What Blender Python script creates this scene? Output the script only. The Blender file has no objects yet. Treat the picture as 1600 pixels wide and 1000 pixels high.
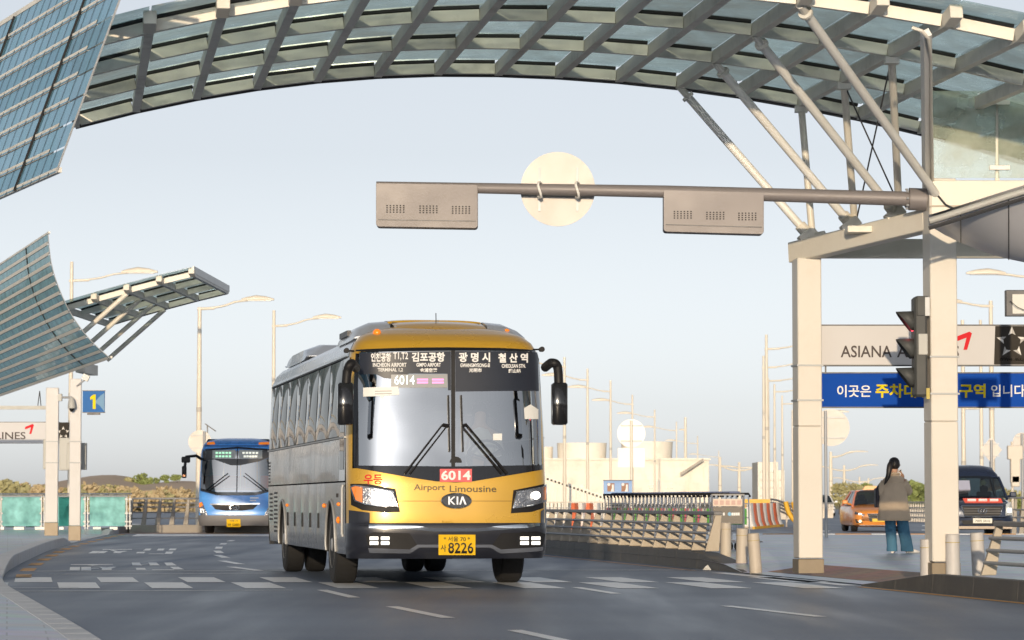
import bpy, bmesh, math, random
from mathutils import Vector, Matrix
R = math.radians
SC = bpy.context.scene
COL = SC.collection
random.seed(7)

# ------------------------------------------------------------------ camera
FPX, CX, CY, HOR, CAMZ = 4800.0, 800.0, 500.0, 784.0, 1.05
PITCH = math.atan((HOR - CY) / FPX)
cam = bpy.data.cameras.new('camera')
cam.sensor_width = 36.0
cam.lens = 36.0 * FPX / 1600.0
cam.clip_start = 0.5
cam.clip_end = 8000.0
cam.dof.use_dof = True
cam.dof.focus_distance = 41.0
cam.dof.aperture_fstop = 6.3
cam_ob = bpy.data.objects.new('camera', cam)
COL.objects.link(cam_ob)
cam_ob.location = (0, 0, CAMZ)
cam_ob.rotation_euler = (math.pi / 2 + PITCH, 0, 0)
SC.camera = cam_ob

# ------------------------------------------------------------------ world, sun, exposure
SUN_AZ, SUN_EL = -3.5, 7.0          # degrees right of straight behind the camera, above the horizon
sun_dir = Vector((math.sin(R(SUN_AZ)) * math.cos(R(SUN_EL)), -math.cos(R(SUN_AZ)) * math.cos(R(SUN_EL)), math.sin(R(SUN_EL))))
world = bpy.data.worlds.new('World')
SC.world = world
world.use_nodes = True
wn = world.node_tree.nodes
wl = world.node_tree.links
bg = wn['Background']
sky = wn.new('ShaderNodeTexSky')
sky.sky_type = 'NISHITA'
sky.sun_disc = False
sky.sun_elevation = R(SUN_EL)
sky.sun_rotation = math.atan2(sun_dir.x, sun_dir.y)
sky.altitude = 20
sky.air_density = 0.75
sky.dust_density = 0.75
sky.ozone_density = 0.6
hsv = wn.new('ShaderNodeHueSaturation')
hsv.inputs['Saturation'].default_value = 0.16
wl.new(sky.outputs[0], hsv.inputs['Color'])
tint = wn.new('ShaderNodeMix')
tint.data_type = 'RGBA'
tint.blend_type = 'MULTIPLY'
tint.inputs[0].default_value = 1.0
tint.inputs[7].default_value = (0.935, 0.975, 1.05, 1)      # cool white balance of the whole sky
wl.new(hsv.outputs[0], tint.inputs[6])
wl.new(tint.outputs[2], bg.inputs['Color'])
bg.inputs['Strength'].default_value = 0.092
sl = bpy.data.lights.new('sun', 'SUN')
sl.energy = 2.0
sl.angle = R(0.6)
sl.color = (1.0, 0.80, 0.55)
sun_ob = bpy.data.objects.new('sun', sl)
COL.objects.link(sun_ob)
sun_ob.rotation_euler = sun_dir.to_track_quat('Z', 'Y').to_euler()
SC.view_settings.view_transform = 'Standard'
SC.view_settings.look = 'None'
SC.view_settings.gamma = 1.0
SC.view_settings.use_curve_mapping = False
SC.view_settings.exposure = 0.74
try:
    SC.cycles.use_denoising = True
    SC.cycles.max_bounces = 8
    SC.cycles.transparent_max_bounces = 16
    SC.cycles.caustics_reflective = False
    SC.cycles.caustics_refractive = False
    SC.cycles.sample_clamp_indirect = 6
except Exception:
    pass

# ------------------------------------------------------------------ pixel helpers (photo pixel -> place in the world)
def ray(px, py):
    a, b = (px - CX) / FPX, (CY - py) / FPX
    c, s = math.cos(PITCH), math.sin(PITCH)
    return Vector((a, c - b * s, s + b * c))
def at(px, py, Y):
    d = ray(px, py)
    return Vector((d.x / d.y * Y, Y, CAMZ + d.z / d.y * Y))
def gnd(px, py, z=0.0):
    d = ray(px, py)
    t = (z - CAMZ) / d.z
    return Vector((d.x * t, d.y * t, z))
def proj(p):
    v = Vector(p) - Vector((0, 0, CAMZ))
    c, s = math.cos(PITCH), math.sin(PITCH)
    f = v.y * c + v.z * s
    u = -v.y * s + v.z * c
    return CX + FPX * v.x / f, CY - FPX * u / f

# ------------------------------------------------------------------ materials
MATS = {}
def mat(name, col, rough=0.5, metal=0.0, var=0.0, vscale=3.0, bump=0.0, bscale=40.0, spec=0.5, coat=0.0, emit=None, estr=0.0, stain=None, stamt=0.0, stscale=1.5):
    if name in MATS:
        return MATS[name]
    m = bpy.data.materials.new(name)
    m.use_nodes = True
    nt = m.node_tree
    b = nt.nodes['Principled BSDF']
    b.inputs['Base Color'].default_value = (*col, 1)
    b.inputs['Roughness'].default_value = rough
    b.inputs['Metallic'].default_value = metal
    b.inputs['Specular IOR Level'].default_value = spec
    b.inputs['Coat Weight'].default_value = coat
    b.inputs['Coat Roughness'].default_value = 0.08
    if emit:
        b.inputs['Emission Color'].default_value = (*emit, 1)
        b.inputs['Emission Strength'].default_value = estr
    if var or stain:
        tc = nt.nodes.new('ShaderNodeTexCoord')
        n = nt.nodes.new('ShaderNodeTexNoise')
        n.inputs['Scale'].default_value = vscale
        n.inputs['Detail'].default_value = 6
        nt.links.new(tc.outputs['Object'], n.inputs['Vector'])
        mx = nt.nodes.new('ShaderNodeMix')
        mx.data_type = 'RGBA'
        mx.inputs[6].default_value = (*[max(0, c * (1 - var)) for c in col], 1)
        mx.inputs[7].default_value = (*[min(1, c * (1 + var)) for c in col], 1)
        nt.links.new(n.outputs['Fac'], mx.inputs[0])
        out = mx.outputs[2]
        if stain:
            n2 = nt.nodes.new('ShaderNodeTexNoise')
            n2.inputs['Scale'].default_value = stscale
            n2.inputs['Detail'].default_value = 8
            n2.inputs['Roughness'].default_value = 0.7
            nt.links.new(tc.outputs['Object'], n2.inputs['Vector'])
            rmp = nt.nodes.new('ShaderNodeMapRange')
            rmp.inputs[1].default_value = 0.5
            rmp.inputs[2].default_value = 0.75
            rmp.inputs[3].default_value = 0
            rmp.inputs[4].default_value = stamt
            nt.links.new(n2.outputs['Fac'], rmp.inputs[0])
            m2 = nt.nodes.new('ShaderNodeMix')
            m2.data_type = 'RGBA'
            nt.links.new(rmp.outputs[0], m2.inputs[0])
            nt.links.new(out, m2.inputs[6])
            m2.inputs[7].default_value = (*stain, 1)
            out = m2.outputs[2]
        nt.links.new(out, b.inputs['Base Color'])
        rr = nt.nodes.new('ShaderNodeMapRange')
        rr.inputs[3].default_value = max(0.02, rough - 0.12)
        rr.inputs[4].default_value = min(1, rough + 0.12)
        nt.links.new(n.outputs['Fac'], rr.inputs[0])
        nt.links.new(rr.outputs[0], b.inputs['Roughness'])
    if bump:
        tc2 = nt.nodes.new('ShaderNodeTexCoord')
        nb = nt.nodes.new('ShaderNodeTexNoise')
        nb.inputs['Scale'].default_value = bscale
        nb.inputs['Detail'].default_value = 4
        nt.links.new(tc2.outputs['Object'], nb.inputs['Vector'])
        bp = nt.nodes.new('ShaderNodeBump')
        bp.inputs['Strength'].default_value = bump
        bp.inputs['Distance'].default_value = 0.02
        nt.links.new(nb.outputs['Fac'], bp.inputs['Height'])
        nt.links.new(bp.outputs[0], b.inputs['Normal'])
    MATS[name] = m
    return m

def glass(name, tint=(0.8, 0.9, 0.9), refl=0.12, rough=0.02, gcol=(1, 1, 1), dirt=0.0, dcol=(0.6, 0.6, 0.55), bump=0.0, bscale=2.0, fres=0.75, transl=False):
    if name in MATS:
        return MATS[name]
    m = bpy.data.materials.new(name)
    m.use_nodes = True
    nt = m.node_tree
    nt.nodes.remove(nt.nodes['Principled BSDF'])
    out = nt.nodes['Material Output']
    tr = nt.nodes.new('ShaderNodeBsdfTransparent')
    tr.inputs[0].default_value = (*tint, 1)
    gl = nt.nodes.new('ShaderNodeBsdfGlossy')
    gl.inputs['Roughness'].default_value = rough
    gl.inputs['Color'].default_value = (*gcol, 1)
    lw = nt.nodes.new('ShaderNodeLayerWeight')
    lw.inputs['Blend'].default_value = 0.25
    mr = nt.nodes.new('ShaderNodeMapRange')
    mr.inputs[3].default_value = refl
    mr.inputs[4].default_value = min(1.0, refl + fres)
    nt.links.new(lw.outputs['Fresnel'], mr.inputs[0])
    mx = nt.nodes.new('ShaderNodeMixShader')
    nt.links.new(mr.outputs[0], mx.inputs[0])
    nt.links.new(tr.outputs[0], mx.inputs[1])
    nt.links.new(gl.outputs[0], mx.inputs[2])
    last = mx.outputs[0]
    tc = nt.nodes.new('ShaderNodeTexCoord')
    if bump:
        nb = nt.nodes.new('ShaderNodeTexNoise')
        nb.inputs['Scale'].default_value = bscale
        nb.inputs['Detail'].default_value = 1
        nt.links.new(tc.outputs['Object'], nb.inputs['Vector'])
        bp = nt.nodes.new('ShaderNodeBump')
        bp.inputs['Strength'].default_value = bump
        bp.inputs['Distance'].default_value = 0.1
        nt.links.new(nb.outputs['Fac'], bp.inputs['Height'])
        nt.links.new(bp.outputs[0], gl.inputs['Normal'])
    if dirt:
        df = nt.nodes.new('ShaderNodeBsdfTranslucent' if transl else 'ShaderNodeBsdfDiffuse')
        df.inputs[0].default_value = (*dcol, 1)
        n = nt.nodes.new('ShaderNodeTexNoise')
        n.inputs['Scale'].default_value = 3
        n.inputs['Detail'].default_value = 5
        nt.links.new(tc.outputs['Object'], n.inputs['Vector'])
        m3 = nt.nodes.new('ShaderNodeMapRange')
        m3.inputs[1].default_value = 0.3
        m3.inputs[2].default_value = 0.75
        m3.inputs[3].default_value = dirt * 0.5
        m3.inputs[4].default_value = dirt * 1.5
        nt.links.new(n.outputs['Fac'], m3.inputs[0])
        ms = nt.nodes.new('ShaderNodeMixShader')
        nt.links.new(m3.outputs[0], ms.inputs[0])
        nt.links.new(last, ms.inputs[1])
        nt.links.new(df.outputs[0], ms.inputs[2])
        last = ms.outputs[0]
    nt.links.new(last, out.inputs[0])
    MATS[name] = m
    return m

CREAM = mat('cream_paint', (0.72, 0.68, 0.60), 0.45, 0, 0.06, 2.0, stain=(0.45, 0.36, 0.26), stamt=0.25, stscale=1.2)
WHITEP = mat('white_paint', (0.78, 0.77, 0.74), 0.45, 0, 0.05, 2.0, stain=(0.55, 0.5, 0.42), stamt=0.2)
STEELG = mat('grey_steel_paint', (0.42, 0.42, 0.40), 0.5, 0, 0.12, 2.5, stain=(0.25, 0.22, 0.18), stamt=0.35)
BLACK = mat('black_plastic', (0.012, 0.012, 0.014), 0.55, 0, 0.1, 8, spec=0.3)
RUBBER = mat('tyre_rubber', (0.014, 0.014, 0.015), 0.8, 0, 0.25, 12, bump=0.3, bscale=60)
CHROME = mat('chrome', (0.75, 0.76, 0.78), 0.12, 1.0)
ALU = mat('aluminium', (0.45, 0.46, 0.47), 0.55, 0.35, 0.08, 5)
DARKM = mat('dark_metal', (0.06, 0.06, 0.065), 0.45, 0.3, 0.1, 6)
PIPE = mat('galvanised_pipe', (0.36, 0.37, 0.39), 0.55, 0.25, 0.1, 6)
CONC = mat('concrete', (0.40, 0.37, 0.33), 0.85, 0, 0.16, 3, bump=0.3, bscale=50, stain=(0.25, 0.23, 0.2), stamt=0.5)
TANPOST = mat('tan_concrete', (0.50, 0.44, 0.36), 0.8, 0, 0.1, 3, bump=0.2, bscale=60, stain=(0.3, 0.25, 0.2), stamt=0.4)
GRANITE = mat('dark_granite', (0.085, 0.083, 0.08), 0.6, 0, 0.3, 25, bump=0.15, bscale=80, stain=(0.16, 0.15, 0.13), stamt=0.6, stscale=2)

# ------------------------------------------------------------------ mesh builder
class MB:
    def __init__(s):
        s.v, s.f = [], []
    def add(s, vs, fs):
        o = len(s.v)
        s.v += [tuple(p) for p in vs]
        s.f += [tuple(i + o for i in f) for f in fs]
        return s
    def box(s, c, d, rz=0.0, M=None):
        x, y, z = d[0] / 2, d[1] / 2, d[2] / 2
        vs = [Vector((a * x, b * y, e * z)) for e in (-1, 1) for b in (-1, 1) for a in (-1, 1)]
        if M is not None:
            vs = [M @ p for p in vs]
        elif rz:
            q = Matrix.Rotation(rz, 3, 'Z')
            vs = [q @ p for p in vs]
        c = Vector(c)
        return s.add([p + c for p in vs], [(0, 2, 3, 1), (4, 5, 7, 6), (0, 1, 5, 4), (2, 6, 7, 3), (0, 4, 6, 2), (1, 3, 7, 5)])
    def beam(s, p0, p1, w, h, up=(0, 0, 1)):
        p0, p1 = Vector(p0), Vector(p1)
        d = (p1 - p0).normalized()
        u = Vector(up)
        sd = d.cross(u).normalized()
        u = sd.cross(d).normalized()
        vs = []
        for p in (p0, p1):
            for a, b in ((-1, -1), (1, -1), (1, 1), (-1, 1)):
                vs.append(p + sd * (a * w / 2) + u * (b * h / 2))
        return s.add(vs, [(0, 1, 2, 3), (7, 6, 5, 4), (0, 4, 5, 1), (1, 5, 6, 2), (2, 6, 7, 3), (3, 7, 4, 0)])
    def tube(s, p0, p1, r0, r1=None, n=10, cap=True):
        r1 = r0 if r1 is None else r1
        return s.path([p0, p1], [r0, r1], n, cap)
    def path(s, pts, rad, n=8, cap=True):
        pts = [Vector(p) for p in pts]
        if not isinstance(rad, (list, tuple)):
            rad = [rad] * len(pts)
        rings = []
        ref = None
        for i, p in enumerate(pts):
            a = pts[max(0, i - 1)]
            b = pts[min(len(pts) - 1, i + 1)]
            d = (b - a).normalized()
            if ref is None:
                ref = Vector((0, 0, 1)) if abs(d.z) < 0.9 else Vector((1, 0, 0))
            sd = d.cross(ref)
            if sd.length < 1e-4:
                sd = d.cross(Vector((0, 1, 0)))
            sd.normalize()
            u = sd.cross(d).normalized()
            rings.append([p + (sd * math.cos(2 * math.pi * k / n) + u * math.sin(2 * math.pi * k / n)) * rad[i] for k in range(n)])
        return s.loft(rings, True, cap)
    def loft(s, rings, closed=True, cap=True):
        n = len(rings[0])
        vs = [p for r in rings for p in r]
        fs = []
        for i in range(len(rings) - 1):
            for k in range(n if closed else n - 1):
                k2 = (k + 1) % n
                fs.append((i * n + k, i * n + k2, (i + 1) * n + k2, (i + 1) * n + k))
        if cap and closed:
            fs.append(tuple(range(n - 1, -1, -1)))
            fs.append(tuple((len(rings) - 1) * n + k for k in range(n)))
        return s.add(vs, fs)
    def prism(s, poly, off):
        """flat polygon (3D points) extruded by vector off"""
        n = len(poly)
        off = Vector(off)
        vs = [Vector(p) for p in poly] + [Vector(p) + off for p in poly]
        fs = [tuple(range(n - 1, -1, -1)), tuple(range(n, 2 * n))]
        for k in range(n):
            fs.append((k, (k + 1) % n, n + (k + 1) % n, n + k))
        return s.add(vs, fs)
    def disc(s, c, nrm, r, th, n=24):
        c, nrm = Vector(c), Vector(nrm).normalized()
        return s.path([c - nrm * th / 2, c + nrm * th / 2], [r, r], n)
    def xf(s, M):
        s.v = [tuple(M @ Vector(p)) for p in s.v]
        return s
    def mesh(s, name, m, smooth=None, bevel=0):
        me = bpy.data.meshes.new(name)
        me.from_pydata(s.v, [], s.f)
        bm = bmesh.new()
        bm.from_mesh(me)
        bmesh.ops.recalc_face_normals(bm, faces=bm.faces)
        if bevel:
            bmesh.ops.bevel(bm, geom=list(bm.edges), offset=bevel, segments=1, affect='EDGES', clamp_overlap=True)
        bm.to_mesh(me)
        bm.free()
        if m is not None:
            me.materials.append(m)
        if smooth is not None:
            me.polygons.foreach_set('use_smooth', [True] * len(me.polygons))
            try:
                me.set_sharp_from_angle(angle=R(smooth))
            except Exception:
                pass
        return me
    def build(s, name, m, parent=None, smooth=None, bevel=0, loc=None):
        o = bpy.data.objects.new(name, s.mesh(name, m, smooth, bevel))
        COL.objects.link(o)
        if parent is not None:
            o.parent = parent
        if loc is not None:
            o.location = loc
        return o

def tag(o, label=None, cat=None, group=None, kind=None):
    if label: o['label'] = label
    if cat: o['category'] = cat
    if group: o['group'] = group
    if kind: o['kind'] = kind
    return o
def thing(name, label, cat, loc=(0, 0, 0), rz=0.0, group=None):
    o = bpy.data.objects.new(name, None)
    COL.objects.link(o)
    o.location = loc
    o.rotation_euler = (0, 0, rz)
    o.empty_display_size = 0.2
    return tag(o, label, cat, group)
def copy_tree(o, parent=None):
    c = o.copy()
    COL.objects.link(c)
    c.parent = parent
    for ch in list(o.children):
        copy_tree(ch, c)
    return c
def obj_of(me, name, parent=None):
    o = bpy.data.objects.new(name, me)
    COL.objects.link(o)
    o.parent = parent
    return o

def text_mesh(body, size=1.0, bold=0.0, align='CENTER', width=None, height=None):
    """flat text as 2-D triangles; width/height rescale its bounding box (origin bottom centre)"""
    cu = bpy.data.curves.new('t', 'FONT')
    cu.body = body
    cu.size = size
    cu.align_x = align
    cu.offset = bold
    cu.resolution_u = 3
    ob = bpy.data.objects.new('t', cu)
    COL.objects.link(ob)
    dg = bpy.context.evaluated_depsgraph_get()
    dg.update()
    me = bpy.data.meshes.new_from_object(ob.evaluated_get(dg))
    vs = [v.co.copy() for v in me.vertices]
    fs = [tuple(p.vertices) for p in me.polygons]
    bpy.data.objects.remove(ob)
    bpy.data.curves.remove(cu)
    bpy.data.meshes.remove(me)
    if not vs:
        return [], []
    x0, x1 = min(v.x for v in vs), max(v.x for v in vs)
    y0, y1 = min(v.y for v in vs), max(v.y for v in vs)
    sx = (width / (x1 - x0)) if width else 1.0
    sy = (height / (y1 - y0)) if height else (sx if width else 1.0)
    if height and not width:
        sx = sy
    return [((v.x - (x0 + x1) / 2) * sx, (v.y - y0) * sy) for v in vs], fs
def text_part(name, body, m, parent, place, width=None, height=None, bold=0.0):
    """place(u, v) -> 3-D point for a text coordinate"""
    vs, fs = text_mesh(body, 1.0, bold, width=width, height=height)
    mb = MB()
    mb.add([place(u, v) for u, v in vs], fs)
    me = bpy.data.meshes.new(name)
    me.from_pydata(mb.v, [], mb.f)
    me.materials.append(m)
    return obj_of(me, name, parent)

def poly_patch(outline, step_u, step_v, fn):
    """2-D outline cut by a grid and mapped through fn(u, v) -> 3-D"""
    bm = bmesh.new()
    vs = [bm.verts.new((u, v, 0)) for u, v in outline]
    bm.faces.new(vs)
    us = [p[0] for p in outline]
    ws = [p[1] for p in outline]
    def cuts(lo, hi, st):
        k = int((hi - lo) / st)
        return [lo + (hi - lo) * (i + 1) / (k + 1) for i in range(k)]
    for c in cuts(min(us), max(us), step_u):
        bmesh.ops.bisect_plane(bm, geom=list(bm.verts) + list(bm.edges) + list(bm.faces), plane_co=(c, 0, 0), plane_no=(1, 0, 0))
    for c in cuts(min(ws), max(ws), step_v):
        bmesh.ops.bisect_plane(bm, geom=list(bm.verts) + list(bm.edges) + list(bm.faces), plane_co=(0, c, 0), plane_no=(0, 1, 0))
    bmesh.ops.triangulate(bm, faces=[f for f in bm.faces if len(f.verts) > 4])
    bm.verts.index_update()
    V = [tuple(fn(v.co.x, v.co.y)) for v in bm.verts]
    F = [tuple(v.index for v in f.verts) for f in bm.faces]
    bm.free()
    mb = MB()
    mb.add(V, F)
    return mb
def smooth_line(pts, n=6):
    """Catmull-Rom through 2-D points (open)"""
    out = []
    P = [pts[0]] + list(pts) + [pts[-1]]
    for i in range(1, len(P) - 2):
        for k in range(n):
            t = k / n
            q = []
            for j in range(len(pts[0])):
                a, b, c, d = P[i - 1][j], P[i][j], P[i + 1][j], P[i + 2][j]
                q.append(0.5 * (2 * b + (c - a) * t + (2 * a - 5 * b + 4 * c - d) * t * t + (3 * b - a - 3 * c + d) * t ** 3))
            out.append(tuple(q))
    out.append(tuple(pts[-1]))
    return out
# ================================================================== SETTING
def asphalt_mat():
    m = bpy.data.materials.new('asphalt')
    m.use_nodes = True
    nt = m.node_tree
    b = nt.nodes['Principled BSDF']
    tc = nt.nodes.new('ShaderNodeTexCoord')
    mp = nt.nodes.new('ShaderNodeMapping')
    mp.inputs['Rotation'].default_value = (0, 0, R(-9.3))
    mp.inputs['Scale'].default_value = (1.0, 0.08, 1.0)
    nt.links.new(tc.outputs['Object'], mp.inputs[0])
    n1 = nt.nodes.new('ShaderNodeTexNoise')
    n1.inputs['Scale'].default_value = 1.3
    n1.inputs['Detail'].default_value = 5
    nt.links.new(mp.outputs[0], n1.inputs['Vector'])
    n2 = nt.nodes.new('ShaderNodeTexNoise')
    n2.inputs['Scale'].default_value = 26
    n2.inputs['Detail'].default_value = 6
    n2.inputs['Roughness'].default_value = 0.8
    nt.links.new(tc.outputs['Object'], n2.inputs['Vector'])
    n3 = nt.nodes.new('ShaderNodeTexNoise')
    n3.inputs['Scale'].default_value = 0.25
    nt.links.new(tc.outputs['Object'], n3.inputs['Vector'])
    a = nt.nodes.new('ShaderNodeMath'); a.operation = 'ADD'
    nt.links.new(n1.outputs['Fac'], a.inputs[0]); nt.links.new(n2.outputs['Fac'], a.inputs[1])
    a2 = nt.nodes.new('ShaderNodeMath'); a2.operation = 'ADD'
    nt.links.new(a.outputs[0], a2.inputs[0]); nt.links.new(n3.outputs['Fac'], a2.inputs[1])
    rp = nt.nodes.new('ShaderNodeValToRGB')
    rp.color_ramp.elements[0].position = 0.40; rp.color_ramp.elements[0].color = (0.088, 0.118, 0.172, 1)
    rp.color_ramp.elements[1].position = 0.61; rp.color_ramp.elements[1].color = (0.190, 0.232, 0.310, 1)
    dv = nt.nodes.new('ShaderNodeMath'); dv.operation = 'DIVIDE'; dv.inputs[1].default_value = 3.0
    nt.links.new(a2.outputs[0], dv.inputs[0])
    nt.links.new(dv.outputs[0], rp.inputs[0])
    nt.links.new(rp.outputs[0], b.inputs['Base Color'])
    rg = nt.nodes.new('ShaderNodeMapRange')
    rg.inputs[1].default_value = 0.3; rg.inputs[2].default_value = 0.7
    rg.inputs[3].default_value = 0.36; rg.inputs[4].default_value = 0.62
    nt.links.new(n1.outputs['Fac'], rg.inputs[0])
    nt.links.new(rg.outputs[0], b.inputs['Roughness'])
    bp = nt.nodes.new('ShaderNodeBump'); bp.inputs['Strength'].default_value = 0.12; bp.inputs['Distance'].default_value = 0.01
    n4 = nt.nodes.new('ShaderNodeTexNoise'); n4.inputs['Scale'].default_value = 90; n4.inputs['Detail'].default_value = 3
    nt.links.new(tc.outputs['Object'], n4.inputs['Vector'])
    nt.links.new(n4.outputs['Fac'], bp.inputs['Height'])
    nt.links.new(bp.outputs[0], b.inputs['Normal'])
    return m
def slab_mat(name, c1, c2, mortar, sx=0.6, sy=0.3, rough=0.6):
    m = bpy.data.materials.new(name)
    m.use_nodes = True
    nt = m.node_tree
    b = nt.nodes['Principled BSDF']
    tc = nt.nodes.new('ShaderNodeTexCoord')
    mp = nt.nodes.new('ShaderNodeMapping')
    mp.inputs['Rotation'].default_value = (0, 0, R(-9.3))
    nt.links.new(tc.outputs['Object'], mp.inputs[0])
    br = nt.nodes.new('ShaderNodeTexBrick')
    br.inputs['Scale'].default_value = 1.0
    br.inputs['Brick Width'].default_value = sx
    br.inputs['Row Height'].default_value = sy
    br.inputs['Mortar Size'].default_value = 0.008
    br.inputs['Color1'].default_value = (*c1, 1)
    br.inputs['Color2'].default_value = (*c2, 1)
    br.inputs['Mortar'].default_value = (*mortar, 1)
    nt.links.new(mp.outputs[0], br.inputs['Vector'])
    n = nt.nodes.new('ShaderNodeTexNoise'); n.inputs['Scale'].default_value = 1.2; n.inputs['Detail'].default_value = 6
    nt.links.new(tc.outputs['Object'], n.inputs['Vector'])
    mx = nt.nodes.new('ShaderNodeMix'); mx.data_type = 'RGBA'; mx.blend_type = 'MULTIPLY'
    mx.inputs[0].default_value = 0.6
    nt.links.new(br.outputs['Color'], mx.inputs[6])
    nt.links.new(n.outputs['Color'], mx.inputs[7])
    nt.links.new(mx.outputs[2], b.inputs['Base Color'])
    b.inputs['Roughness'].default_value = rough
    return m
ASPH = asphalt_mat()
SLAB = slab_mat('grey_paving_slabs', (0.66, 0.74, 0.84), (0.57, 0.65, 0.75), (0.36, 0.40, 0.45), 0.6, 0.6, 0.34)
TACT = slab_mat('brown_paving_blocks', (0.62, 0.38, 0.27), (0.55, 0.34, 0.25), (0.36, 0.27, 0.22), 0.3, 0.3, 0.7)
PAINTW = mat('road_paint_white', (0.84, 0.86, 0.88), 0.38, 0, 0.08, 4, stain=(0.3, 0.3, 0.32), stamt=0.4, stscale=6)
PAINTO = mat('road_paint_orange', (0.62, 0.33, 0.10), 0.65, 0, 0.15, 4, stain=(0.2, 0.18, 0.16), stamt=0.5, stscale=5)
PAINTP = mat('road_paint_pink', (0.55, 0.38, 0.30), 0.7, 0, 0.15, 2)
DRY = mat('dry_grass_ground', (0.30, 0.26, 0.16), 0.95, 0, 0.35, 0.03)
KERBM = mat('kerb_granite', (0.60, 0.62, 0.65), 0.55, 0, 0.15, 20, stain=(0.36, 0.36, 0.36), stamt=0.5, stscale=1.5)

def structure(o, label=None):
    o['kind'] = 'structure'
    if label: o['label'] = label
    return o
g = MB()
g.add([(-4000, -600, -0.3), (4000, -600, -0.3), (4000, 7000, -0.3), (-4000, 7000, -0.3)], [(0, 1, 2, 3)])
structure(g.build('ground', DRY))
g = MB()
g.add([(-60, -70, 0), (60, -70, 0), (110, 420, 0), (-60, 420, 0)], [(0, 1, 2, 3)])
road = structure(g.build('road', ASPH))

SK = 0.163                                   # the road runs 9.3 degrees to the left of the view
def kx(D):                                   # right kerb line
    return 5.45 - (D - 32.7) * SK
def sstep(t):
    t = max(0.0, min(1.0, t))
    return t * t * (3 - 2 * t)
# --- right pavement: one sheet, dropped at the crossing
mb = MB()
Ds = [26, 30, 34, 36, 37, 38, 38.6, 39.4, 41, 43, 44.4, 45.4, 46.5, 48, 52, 60, 70, 80, 85]
Ss = [0.0, 0.35, 0.7, 1.05, 1.4, 2.5, 6, 14, 40]
def pave_z(s, D):
    gap = min(sstep((D - 36.6) / 2.0), sstep((47.2 - D) / 2.0))
    return 0.15 - gap * 0.14 * (1 - sstep(s / 1.3))
for D in Ds:
    for s in Ss:
        mb.v.append((kx(D) + s, D, pave_z(s, D)))
n = len(Ss)
for i in range(len(Ds) - 1):
    for k in range(n - 1):
        mb.f.append((i * n + k, i * n + k + 1, (i + 1) * n + k + 1, (i + 1) * n + k))
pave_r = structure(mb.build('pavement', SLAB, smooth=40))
def pv(D, s):
    return Vector((kx(D) + s, D, pave_z(s, D)))
# brown tactile blocks at the dropped kerb
mb = MB()
DD = [38.6, 39.5, 41, 42.5, 44, 45.0]
for D in DD:
    for s in (0.28, 0.5, 0.75, 1.0):
        p = pv(D, s); mb.v.append((p.x, p.y, p.z + 0.006))
for i in range(len(DD) - 1):
    for k in range(3):
        mb.f.append((i * 4 + k, i * 4 + k + 1, i * 4 + 5 + k, i * 4 + 4 + k))
mb.build('tactile_paving', TACT, pave_r)
# striped kerb at the far side of the island (D = 85) built of single stones
kst = MB().box((0, 0, 0.085), (0.99, 0.22, 0.17)).mesh('kerb_stone', KERBM, bevel=0.012)
kerb_far = structure(thing('kerb', None, None, (0, 0, 0)))
kw = MB().box((0, 0, 0.085), (0.99, 0.22, 0.17)).mesh('kerb_stone_white', PAINTW, bevel=0.012)
ko = MB().box((0, 0, 0.085), (0.99, 0.22, 0.17)).mesh('kerb_stone_orange', PAINTO, bevel=0.012)
for i in range(26):
    o = obj_of(kw if i % 2 else ko, 'kerb_stone', kerb_far)
    o.location = (kx(85) + 0.5 + i, 85.12, 0)

# --- left pavement with kerb stones
LK = [(-1.9, 17), (-3.13, 23.3), (-4.75, 31), (-6.32, 38.5), (-7.25, 44), (-8.06, 50), (-9.25, 60), (-10.15, 68), (-10.9, 76), (-11.75, 86), (-12.5, 95), (-13.3, 106), (-14.6, 122)]
lk = smooth_line(LK, 10)
def lkh(D):
    if D < 43: return 0.035
    if D < 50: return 0.035 + 0.165 * sstep((D - 43) / 7)
    if D < 73: return 0.20
    if D < 77: return 0.20 - 0.165 * sstep((D - 73) / 4)
    if D < 96: return 0.035
    return 0.035 + 0.15 * sstep((D - 96) / 2)
mb = MB()
for (x, D) in lk:
    h = lkh(D)
    mb.v += [(x - 0.25, D, h - 0.004), (x - 1.6, D, 0.5 * h + 0.07), (x - 40, D, 0.15)]
for i in range(len(lk) - 1):
    for k in range(2):
        mb.f.append((i * 3 + k, i * 3 + k + 1, i * 3 + 4 + k, i * 3 + 3 + k))
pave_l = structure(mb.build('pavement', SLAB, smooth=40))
kerb_l = structure(thing('kerb', None, None))
acc = [0.0]
for i in range(len(lk) - 1):
    acc.append(acc[-1] + math.hypot(lk[i + 1][0] - lk[i][0], lk[i + 1][1] - lk[i][1]))
def lk_at(s):
    for i in range(len(lk) - 1):
        if acc[i + 1] >= s:
            t = (s - acc[i]) / (acc[i + 1] - acc[i])
            return lk[i][0] + (lk[i + 1][0] - lk[i][0]) * t, lk[i][1] + (lk[i + 1][1] - lk[i][1]) * t
    return lk[-1]
s = 0.0
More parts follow.
